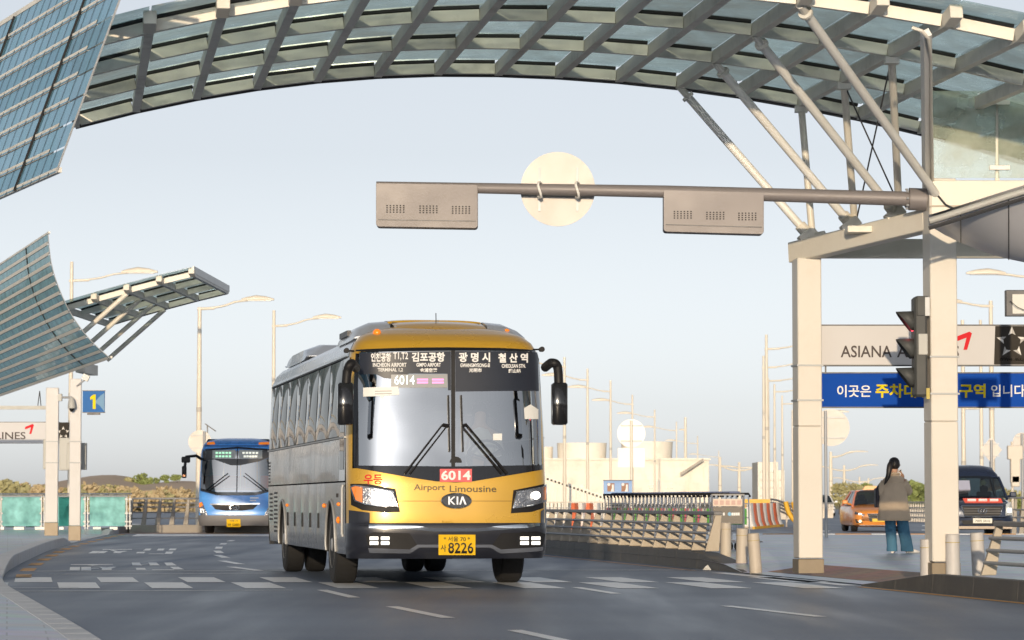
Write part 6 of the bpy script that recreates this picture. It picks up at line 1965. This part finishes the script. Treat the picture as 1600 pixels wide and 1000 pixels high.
fin_rail('kerb_railing', 'low railing of leaning tan posts and steel pipes in front of the luggage carts', [(kx(d0) + .16, d0), (kx(d1) + .16, d1)], .28, .56, TANPOST, RAILTOP, 1.0, (.14, .28, .42), .10, 0.0, w0=.22)
MB().add([(0, 0, 0)] * 0, [])
endp = fin_post_mesh(.66, .24, .10, .12, .14)
fin_rail('kerb_railing', 'short piece of the same railing on the plinth at the right edge', [(kx(34.9) + .30, 34.9), (kx(27) + .3, 27)], .22, .55, TANPOST, RAILTOP, 1.6, (.14, .28, .42), .13, 0.0, w0=.17)

# left: turquoise sheeted rail, then bare fin rail
TURQ = glass('turquoise_sheet', (.35, .72, .70), .01, .6, (1, 1, 1), dirt=.7, dcol=(.32, .66, .66), fres=.04)
tr = thing('sheeted_railing', 'steel railing hung with turquoise sheets behind the left columns', 'railing', (-14, 98.5, .15))
OTQ = Vector(tr.location)
q = lambda px, py, D=98.5: at(px, py, D) - OTQ
for (a, b_) in ((-60, 0), (3, 64), (70, 112), (92, 133), (140, 196)):
    MB().prism([q(a, 822), q(b_, 822), q(b_, 776.5), q(a, 776.5)], (0, .012, 0)).build('sheet', TURQ, tr)
MB().beam(q(-60, 772), q(206, 771.5), .12, .05).build('top_rail', PIPE, tr)
MB().beam(q(-60, 775.5), q(200, 775), .06, .05).build('under_rail', PIPE, tr)
MB().beam(q(-60, 801, 98.65), q(200, 801, 98.65), .05, .05).build('mid_rail', PIPE, tr)
for px in (-50, -2, 1.5, 65, 69, 133, 137, 198, 203):
    MB().beam(q(px, 827, 98.45), q(px, 774, 98.45), .035, .035, (0, 1, 0)).build('post', ALU, tr)
    for py in (780, 802, 815, 822):
        MB().box(q(px, py, 98.42), (.12, .03, .05)).build('clip', ALU, tr)
for (a, b_) in ((-40, -15), (2, 7), (22, 38), (55, 70), (93, 100), (146, 158), (172, 184)):
    MB().box((q(a, 825).x / 2 + q(b_, 825).x / 2, 0, .05), ((b_ - a) / 48.7, .16, .09)).build('foot_block', WHITEP, tr)
for px in (15, 47):
    b = fin_post_mesh(.95, .26, .14, .12, .12)
    o = b.build('inner_post', CONC, tr); o.location = q(px, 824, 99.0)
fin_rail('parapet_railing', 'concrete finned parapet railing left of the blue bus', [(at(202, 800, 104).x, 104.0), (at(420, 800, 106).x, 106.0)], .15 + .12, .86, CONC, PIPE, .51 * 1.0, (.22, .42, .60, .74), .10, 0.0, w0=.17, top_w=.09)
b = MB(); b.beam((at(200, 800, 104).x, 104, .13), (at(430, 800, 106).x, 106, .13), .3, .27)
structure(b.build('kerb', CONC))
b = MB()
c0, c1 = gnd(188, 836, 0), gnd(216, 830, 0)
b.prism([(c0.x - .6, c0.y, 0), (c1.x + .1, c1.y - 4, 0), (c1.x + .1, c1.y - 1, 0), (c0.x - .6, c0.y + 8, 0)], (0, 0, .22))
structure(b.build('kerb_corner', CONC))

# far white rails on both sides
WR = mat('far_rail_white', (.66, .60, .52), .6, 0, .06, 1)
fin_rail('far_railing', 'pale far railing of many small posts behind the gold coach', [(at(770, 790, 150).x, 150), (at(960, 790, 150).x, 150)], 0.0, 1.0, WR, WR, .5, (.25, .5, .75), .06, 0, w0=.14)
fin_rail('far_railing', 'pale far railing beyond the red and white barriers', [(at(1160, 790, 170).x, 170), (at(1300, 790, 200).x, 200)], 0.0, .95, WR, WR, .7, (.25, .5, .75), .06, 0, w0=.14)
fin_rail('far_railing', 'pale railing behind the standing person', [(at(1318, 790, 190).x, 190), (at(1490, 790, 150).x, 150)], 0.0, 1.0, WR, WR, .8, (.25, .5, .75), .06, 0, w0=.16)
fin_rail('far_railing', 'grey railing right of the van', [(at(1572, 790, 100).x, 100), (at(1680, 790, 96).x, 96)], 0.0, 1.15, CONC, PIPE, .5, (.3, .55, .8), .08, 0, w0=.16)
cvr = thing('curved_railing', 'dark piped railing curving down behind the left canopy column', 'railing', at(1210, 800, 135))
OV = Vector(cvr.location)
for k in range(4):
    pts = [at(1205 + 12 * i, 780 + k * 5.2 + (i ** 1.7) * 2.3, 135 - i * 3) - OV for i in range(6)]
    MB().path(smooth_line([tuple(p) for p in pts], 3), .045, 6).build('pipe', mat('pipe_brown', (.22, .17, .13), .5), cvr, smooth=50)
for i in range(0, 6, 1):
    a, b_ = at(1205 + 12 * i, 779 + (i ** 1.7) * 2.3, 135 - i * 3) - OV, at(1205 + 12 * i, 800 + (i ** 1.7) * 2.3, 135 - i * 3) - OV
    b_.z = -OV.z
    MB().tube(a, b_, .04, n=6).build('post', WR, cvr)

# --- luggage carts, nested in a row
CARTF = mat('cart_steel', (.48, .48, .50), .3, .9, .08, 8)
def make_cart():
    t = thing('luggage_cart', '', 'luggage cart', (0, 0, 0), 0, 'nested luggage carts in a row behind the railing')
    f = MB()
    for x in (-.27, .27):
        f.path([(x, 0, .12), (x, .02, .5), (x, .05, 1.0)], .014, 7)
        f.path([(x, 0, .14), (x * .9, -.75, .16)], .014, 7)
    for z in (.35, .6, .82):
        f.tube((-.27, .03, z), (.27, .03, z), .009, n=6)
    for k in range(4):
        f.tube((-.18 + k * .12, 0, .14), (-.16 + k * .107, -.75, .16), .008, n=6)
    f.build('frame', CARTF, t, smooth=50)
    MB().path([(-.29, .03, 1.0), (-.29, .10, 1.05), (.29, .10, 1.05), (.29, .03, 1.0)], .022, 8).build('handle', BLACK, t, smooth=60)
    MB().box((0, .09, 1.075), (.22, .05, .04)).build('brake_bar', mat('cart_blue_grey', (.13, .16, .28), .5), t, bevel=.01)
    MB().box((0, .045, .62), (.46, .012, .30)).build('advert_board', None, t)
    b = MB()
    b.box((0, -.06, .86), (.44, .16, .02)); 
    b.build('basket', CARTF, t)
    for (x, y) in ((-.25, .02), (.25, .02), (0, -.68)):
        MB().path([(x - .018, y, .06), (x + .018, y, .06)], [.06, .06], 14).build('castor', RUBBER, t)
    return t
adcols = [(.10, .35, .08), (.16, .38, .5), (.55, .12, .2), (.6, .6, .6), (.15, .3, .5), (.5, .48, .45), (.05, .05, .06), (.35, .5, .1)]
adm = [mat('advert_%d' % i, c, .5) for i, c in enumerate(adcols)]
cart0 = make_cart()
NC = 30
ord_words = ['first', 'second', 'third', 'fourth', 'fifth', 'sixth', 'seventh', 'eighth', 'ninth', 'tenth', 'eleventh', 'twelfth', 'thirteenth', 'fourteenth', 'fifteenth']
for i in range(NC):
    o = cart0 if i == 0 else copy_tree(cart0)
    t = i / (NC - 1)
    D = 57.8 + 8.6 * t
    px = 1150 - 185 * (t ** 0.85)
    p = at(px, 800, D)
    o.location = (p.x, D, .15)
    o.rotation_euler = (0, 0, R(16))
    if i == 0:
        o['label'] = 'luggage cart at the near right end of the nested row, by the dark board'
    elif i == NC - 1:
        o['label'] = 'luggage cart at the far left end of the nested row'
    elif i <= 14:
        o['label'] = 'luggage cart, %s in the nested row counted from the dark board' % ord_words[i]
    else:
        o['label'] = 'luggage cart, %s in the nested row counted from its far left end' % ord_words[NC - 1 - i]
    for ch in o.children:
        if ch.name.startswith('advert_board'):
            if i > 0:
                ch.data = ch.data.copy()
            ch.data.materials.clear()
            ch.data.materials.append(adm[(i * 5 + i // 3) % len(adm)])
# board at the end of the row
cb = thing('cart_stand', 'dark advert board with a white price strip at the end of the carts', 'sign', at(1138, 850, 56.9))
OCB = Vector(cb.location)
q = lambda px, py, D=56.9: at(px, py, D) - OCB
MB().prism([q(1114, 818.5), q(1160.5, 818.5), q(1160.5, 792), q(1114, 792)], (0, .03, 0)).build('panel', mat('board_brown_black', (.035, .025, .02), .4), cb)
MB().prism([q(1112, 791), q(1160, 791), q(1160, 779.5), q(1112, 779.5)], (0, .02, 0)).build('price_strip', mat('strip_cream', (.66, .55, .47), .5), cb)
for k in range(5):
    MB().prism([q(1116 + k * 9, 788.5, 56.89), q(1122 + k * 9, 788.5, 56.89), q(1122 + k * 9, 782, 56.89), q(1116 + k * 9, 782, 56.89)], (0, .005, 0)).build('price_print', mat('print_rose', (.55, .36, .32), .5), cb)
for (px0, px1, py0) in ((1116, 1134, 801), (1143, 1156, 801)):
    for k in range(4):
        xa = px0 + (px1 - px0) * k / 4
        MB().prism([q(xa, py0 + 4.5, 56.89), q(xa + 3, py0 + 4.5, 56.89), q(xa + 3, py0, 56.89), q(xa, py0, 56.89)], (0, .005, 0)).build('board_print', TXTW, cb)
MB().disc(q(1140, 803.2, 56.885), (0, 1, 0), .035, .008, 14).build('board_logo', mat('logo_blue', (.1, .35, .6), .4), cb)
for px in (1112.5, 1162):
    MB().tube(q(px, 853), q(px, 772), .018, n=8).build('post', CARTF, cb)
MB().beam(q(1112, 773), q(1163, 773), .04, .03).build('top_bar', RAILTOP, cb)
# blue pictogram sign
bs2, plb = board('pictogram_sign', 'small blue sign with two brown pictograms behind the carts', 943, 987.5, 751, 772, 72, mat('sign_mid_blue', (.05, .22, .55), .35), .05)
for px in (949, 971):
    MB().add([plb(px, 755), plb(px + 11, 755), plb(px + 11, 768), plb(px, 768)], [(3, 2, 1, 0)]).build('pictogram', mat('pict_brown', (.28, .12, .06), .5), bs2)
    MB().add([plb(px + 5, 768, .007), plb(px + 10, 768, .007), plb(px + 10, 757, .007), plb(px + 7, 757, .007), plb(px + 7, 763, .007)], [(0, 1, 2, 3, 4)]).build('figure', TXTW, bs2)
    MB().disc(plb(px + 2.4, 757, .007), (0, 1, 0), .035, .004, 12).build('figure', TXTW, bs2)
for px in (955, 976):
    p = at(px, 772, 72.03)
    MB().tube(p - Vector(bs2.location), Vector((p.x, p.y, .15)) - Vector(bs2.location), .025, n=8).build('post', PIPE, bs2)

# --- bollards
BOLM = mat('bollard_paint', (.55, .49, .42), .55, 0, .06, 4, stain=(.30, .24, .18), stamt=.5, stscale=4)
def make_bollard(h=.56, r=.092):
    t = thing('bollard', '', 'bollard', (0, 0, 0), 0, 'bollards at the crossing')
    MB().path([(0, 0, -.05), (0, 0, h * .80)], [r, r * .97], 22).build('shaft', BOLM, t, smooth=40)
    MB().path([(0, 0, h * .80), (0, 0, h * .815)], [r * 1.03, r * 1.03], 22).build('band', mat('bollard_band', (.45, .36, .15), .5), t)
    MB().path([(0, 0, h * .815), (0, 0, h * .985), (0, 0, h)], [r * .97, r * .97, r * .85], 22).build('cap', BOLM, t, smooth=40)
    return t
b0 = make_bollard()
spots = [(1134, 870, .15, 0, 0, 'tan bollard next to the end post of the cart railing'), (1159, 883, .09, 2, -1, 'scuffed tan bollard in the middle of the left three'), (1181, 893, .035, 6, -2, 'tan bollard leaning left, nearest the crossing'),
         (1449, 911, .085, 0, 0, 'pale bollard left of the signal column base'), (1489, 903.3, .15, 0, 0, 'pale bollard just right of the signal column base'), (1530, 898, .15, -1, 3, 'pale bollard between the signal column and the right railing')]
for i, (px, py, z, rx, ry, lb) in enumerate(spots):
    o = b0 if i == 0 else copy_tree(b0)
    p = gnd(px, py, z)
    o.location = p
    o.rotation_euler = (R(rx), R(-ry if i != 2 else -5), 0)
    if i == 2: o.rotation_euler = (0, R(-4), 0)
    if i == 5: o.rotation_euler = (0, R(-3), 0)
    o['label'] = lb
    if i > 2:
        o.scale = (.92, .92, .93)
        for ch in o.children:
            if not ch.name.startswith('band'):
                ch.data = ch.data.copy(); ch.data.materials.clear(); ch.data.materials.append(mat('bollard_grey', (.56, .54, .53), .55, 0, .06, 4, stain=(.35, .3, .26), stamt=.4, stscale=4))

# --- red and white barriers
BW = mat('barrier_white', (.74, .72, .70), .5, 0, .06, 3)
BR = mat('barrier_red', (.66, .15, .06), .5, 0, .06, 3)
BY = mat('barrier_yellow', (.70, .40, .03), .5, 0, .06, 3)
def make_barrier(m):
    t = thing('plastic_barrier', '', 'barrier', (0, 0, 0), 0, 'plastic road barriers')
    b = MB()
    rg = []
    for (z, w, d) in ((0, .5, .46), (.12, .5, .44), (.3, .47, .30), (.75, .46, .18), (1.0, .45, .16)):
        rg.append([Vector((x * w / 2 * 1.0, y * d / 2, z)) for x, y in ((-1, -.8), (-.8, -1), (.8, -1), (1, -.8), (1, .8), (.8, 1), (-.8, 1), (-1, .8))])
    b.loft(rg, True, True).build('shell', m, t, smooth=40)
    MB().box((0, 0, .05), (.5, .5, .1)).build('base', BY, t)
    return t
bw0, br0 = make_barrier(BW), make_barrier(BR)
xs0 = at(1172, 826, 120).x
n_b = 0
for i in range(9):
    src = bw0 if i % 2 == 0 else br0
    o = src if i < 2 else copy_tree(src)
    o.location = (at(1172 + 5.2 * i, 826, 118 + 1.5 * i).x, 118 + 1.5 * i, 0)
    o.rotation_euler = (0, 0, R(70))
    o['label'] = '%s plastic barrier, %s in the row right of the carts' % ('white' if i % 2 == 0 else 'red', ord_words[i])
for i in range(4):
    o = copy_tree(bw0 if i % 2 else br0)
    o.location = (at(898 + i * 12, 815, 118).x, 118 + i * .3, 0)
    o['label'] = '%s plastic barrier, %s from the left seen through the cart railing' % ('white' if i % 2 else 'red', ord_words[i])
yb_ = thing('yellow_barrier', 'yellow curved kerb barrier at the right end of the red and white row', 'barrier', at(1228, 824, 122))
for k in range(3):
    P = smooth_line([(.3 * k, 0, 1.0), (.1 + .3 * k, -.1, .6), (.35 + .3 * k, -.2, .25), (.8 + .3 * k, -.3, .02)], 4)
    MB().path(P, .10, 8).build('curved_rib', BY, yb_, smooth=60)
yp = thing('yellow_sign_frame', 'yellow frame sign standing behind the white barriers', 'sign', at(1180, 800, 126))
for py in (783, 790):
    a, b_ = at(1163, py, 126) - Vector(yp.location), at(1203, py, 126) - Vector(yp.location)
    MB().beam(a, b_, .05, .16).build('board', BY, yp)
for px in (1166, 1200):
    a = at(px, 780, 126.05); MB().tube(a - Vector(yp.location), Vector((a.x, a.y, 0)) - Vector(yp.location), .03, n=6).build('leg', WHITEP, yp)

# --- street lamps
LAMPM = mat('lamp_post_cream', (.70, .64, .54), .5, 0, .04, 1)
def lamp(label, px, py_arm, py_top, D, arms, head_l=1.15, r=.09, zbase=-.3):
    """arms: list of signed pixel reaches of the arm at its depth"""
    p = at(px, py_arm, D)
    ztop = at(px, py_top, D).z
    t = thing('street_lamp', label, 'street lamp', (p.x, D, zbase), 0, 'cream street lamps along the roads')
    zz = p.z - zbase
    MB().path([(0, 0, 0), (0, 0, zz * .55), (0, 0, ztop - zbase)], [r * 1.25, r, r * .75], 10).build('pole', LAMPM, t, smooth=50)
    MB().path([(0, 0, zz * .55 - .1), (0, 0, zz * .55 + .1)], [r * 1.1, r * 1.1], 10).build('pole_band', mat('band_grey', (.5, .47, .42), .6), t)
    for reach, rise in arms:
        s = 1 if reach > 0 else -1
        L = abs(reach) * D / FPX
        H = rise * D / FPX
        a = MB().path(smooth_line([(0, 0, zz), (s * L * .25, 0, zz + H * .08), (s * L * .5, 0, zz + H * .35), (s * L * .72, 0, zz + H * .8), (s * L, 0, zz + H)], 4), r * .42, 8).build('arm', LAMPM, t, smooth=60)
        MB().path([(-s * .1, 0, zz - .02), (s * L * .3, 0, zz - .02 + H * .05)], [r * .55, r * .4], 8).build('arm_sleeve', LAMPM, a)
        hd = []
        x0 = s * (L - head_l * .25)
        for (u, w, h) in ((0, .05, .05), (.15, .12, .12), (.45, .17, .2), (.75, .15, .15), (1.0, .06, .05)):
            hd.append([Vector((x0 + s * u * head_l, math.cos(2 * math.pi * k / 12) * w, zz + H + .02 + max(-.03, math.sin(2 * math.pi * k / 12) * h))) for k in range(12)])
        MB().loft(hd, True, True).build('lamp_head', LAMPM, a, smooth=50)
        MB().box((x0 + s * head_l * .55, 0, zz + H - .02), (head_l * .7, .2, .03)).build('lens', mat('lamp_lens_grey', (.4, .4, .4), .3), a)
    return t
lamp('cream street lamp rising behind the cupped glazed wing', 112, 438, 409, 118, [(92, 12)], 1.4, .085)
lamp('cream street lamp standing left behind the blue bus', 312, 482, 480, 131, [(78, 13)], 1.4, .11)
lamp('cream street lamp rising behind the roof of the gold coach', 428, 509, 485, 150, [(72, 12)], 1.4, .10)
LS = [(882, 573, 558), (918, 593.5, 576), (954, 611.5, 594), (988, 631.5, 617), (1023, 651.5, 640), (1057, 672.5, 659), (1090, 693, 681), (1123, 714, 704)]
nm8 = ['first', 'second', 'third', 'fourth', 'fifth', 'sixth', 'seventh', 'eighth and smallest']
for i, (px, pa, ptp) in enumerate(LS):
    D = 40560 / (784 - pa)
    lamp('cream street lamp, %s of the receding row right of the gold coach' % nm8[i], px, pa, ptp, D, [(-55 * 190 / D * 1.0 if i < 1 else -46 * (1 - .03 * i), 7 * (1 - .06 * i))], 1.6, .10)
RS = [(1197.5, 545, 523), (1193, 574, 556), (1200, 595, 590), (1210, 612, 600), (1222, 631, 618), (1238, 652, 640)]
nm6 = ['tallest', 'second tallest', 'third', 'fourth', 'fifth', 'shortest']
for i, (px, pa, ptp) in enumerate(RS):
    D = 40560 / (784 - pa)
    lamp('cream street lamp, %s of the group left of the left canopy column' % nm6[i], px, pa, ptp, D, [(70, 8)], 1.6, .10)
lamp('double-armed far street lamp right of the beige building', 1155, 735, 722, 640, [(-37, 8), (37, 8)], 4.0, .35)
lamp('double-armed far street lamp nearer the beige building', 1125, 728, 714, 560, [(38, -3)], 3.0, .3)
lamp('thin far street lamp behind the beige building', 1071, 672, 652, 480, [(-3, 0)], 1.0, .25)
for (px, pa, D, arms, lb) in ((1298, 714, 480, [(36, 8)], 'far street lamp left of the standing person, tallest there'), (1319, 735, 620, [(-37, 6), (36, 8)], 'far double-armed street lamp above the taxi'), (1343, 753, 900, [(-32, 6), (32, 6)], 'far double-armed street lamp, smallest above the taxi'),
                          (1357, 755, 900, [(-3, 1)], 'thin far lamp pole just left of the person')):
    lamp(lb, px, pa, pa - 8, D, arms, 3.0, .3)
lamp('street lamp reaching left behind the airline sign', 1548, 478, 470, 132, [(-58, 6)], 1.5, .11)
lamp('street lamp reaching left at the right picture edge', 1622, 433, 425, 116, [(-66, 5)], 1.5, .11)
for (px, D, lb) in ((1505, 160, 'plain lamp pole seen under the blue banner nearest the column'), (1533, 190, 'plain lamp pole seen under the blue banner, second from the column')):
    lamp(lb, px, 640 - (10 if px > 1510 else 0), 500, D, [(4, 1)], 1.0, .12)

# --- round and square sign backs on poles
def sign_pole(label, px, D, r_px, py_c, shape='disc', m=None, pole_px=None, extra=None, pole_m=None):
    p = at(px, py_c, D)
    z0 = .15 if D < 84 else 0.0
    t = thing('road_sign', label, 'sign', (p.x, D, z0), 0, 'road signs seen from behind')
    R_ = r_px * D / FPX
    zc = p.z - z0
    if shape == 'disc':
        MB().disc((0, .06, zc), (0, 1, 0), R_, .012, 36).build('disc', m or DISCM, t, smooth=30)
    else:
        MB().prism([Vector((0, .06, zc + R_ * 1.2)), Vector((R_, .06, zc)), Vector((0, .06, zc - R_ * 1.2)), Vector((-R_, .06, zc))], (0, .012, 0)).build('plate', m or DISCM, t)
    pp = (pole_px if pole_px is not None else px)
    xo = (pp - px) * D / FPX
    MB().tube((xo, 0, 0), (xo, 0, zc + R_ * .9), .04 * max(1, D / 90), n=10).build('pole', pole_m or PIPE, t, smooth=50)
    for dz in (-.55, .55):
        MB().beam((-R_ * .75, .03, zc + dz * R_), (R_ * .75, .03, zc + dz * R_), .03, .04).build('bracket', ALU, t)
    if extra:
        (h0, h1, hw) = extra
        za, zb_ = at(px, h0, D).z - z0, at(px, h1, D).z - z0
        MB().box((0, .07, (za + zb_) / 2), (hw * 2 * D / FPX, .012, abs(za - zb_))).build('plate', m or DISCM, t)
    return t
BRIGHT = mat('sign_back_white', (.80, .78, .74), .5, .1, .03, 2)
sign_pole('round white sign back with a square plate below, behind the carts', 986.5, 88, 22, 677, 'disc', BRIGHT, extra=(700, 730, 21), pole_m=CREAM)
sign_pole('round cream sign back on a thin pole right of the left canopy column', 1299, 78, 29, 668, 'disc', DISCM, pole_px=1290)
sign_pole('round sign back behind the blue bus mirror', 312, 120, 18, 690, 'disc', DISCM, pole_px=319)
sign_pole('diamond sign back above the van', 1549, 128, 17, 703, 'diamond', DISCM)
sign_pole('round sign back at the right edge above the van', 1597, 120, 14, 690, 'disc', DISCM)
sm = thing('solar_panel_mast', 'thin mast with a small tilted solar panel by the blue bus', 'mast', (at(324, 680, 121).x, 121, 0))
MB().tube((0, 0, 0), (0, 0, at(324, 664, 121).z), .03, n=6).build('pole', PIPE, sm)
MB().box((.12, 0, at(324, 668, 121).z), (.5, .35, .03), M=Matrix.Rotation(R(35), 3, 'Y')).build('panel', DARKM, sm)
sb_ = thing('service_mast', 'pale service mast with boxes and a loudspeaker right of the van', 'mast', (at(1582, 760, 110).x, 110, 0))
MB().tube((0, 0, 0), (0, 0, at(1582, 690, 110).z), .05, n=8).build('pole', WR, sb_)
for (py, w, h) in ((707, .55, .5), (735, .35, .9), (752, .3, .4)):
    MB().box((.1, 0, at(1582, py, 110).z), (w, .25, h)).build('box', WR, sb_, bevel=.03)
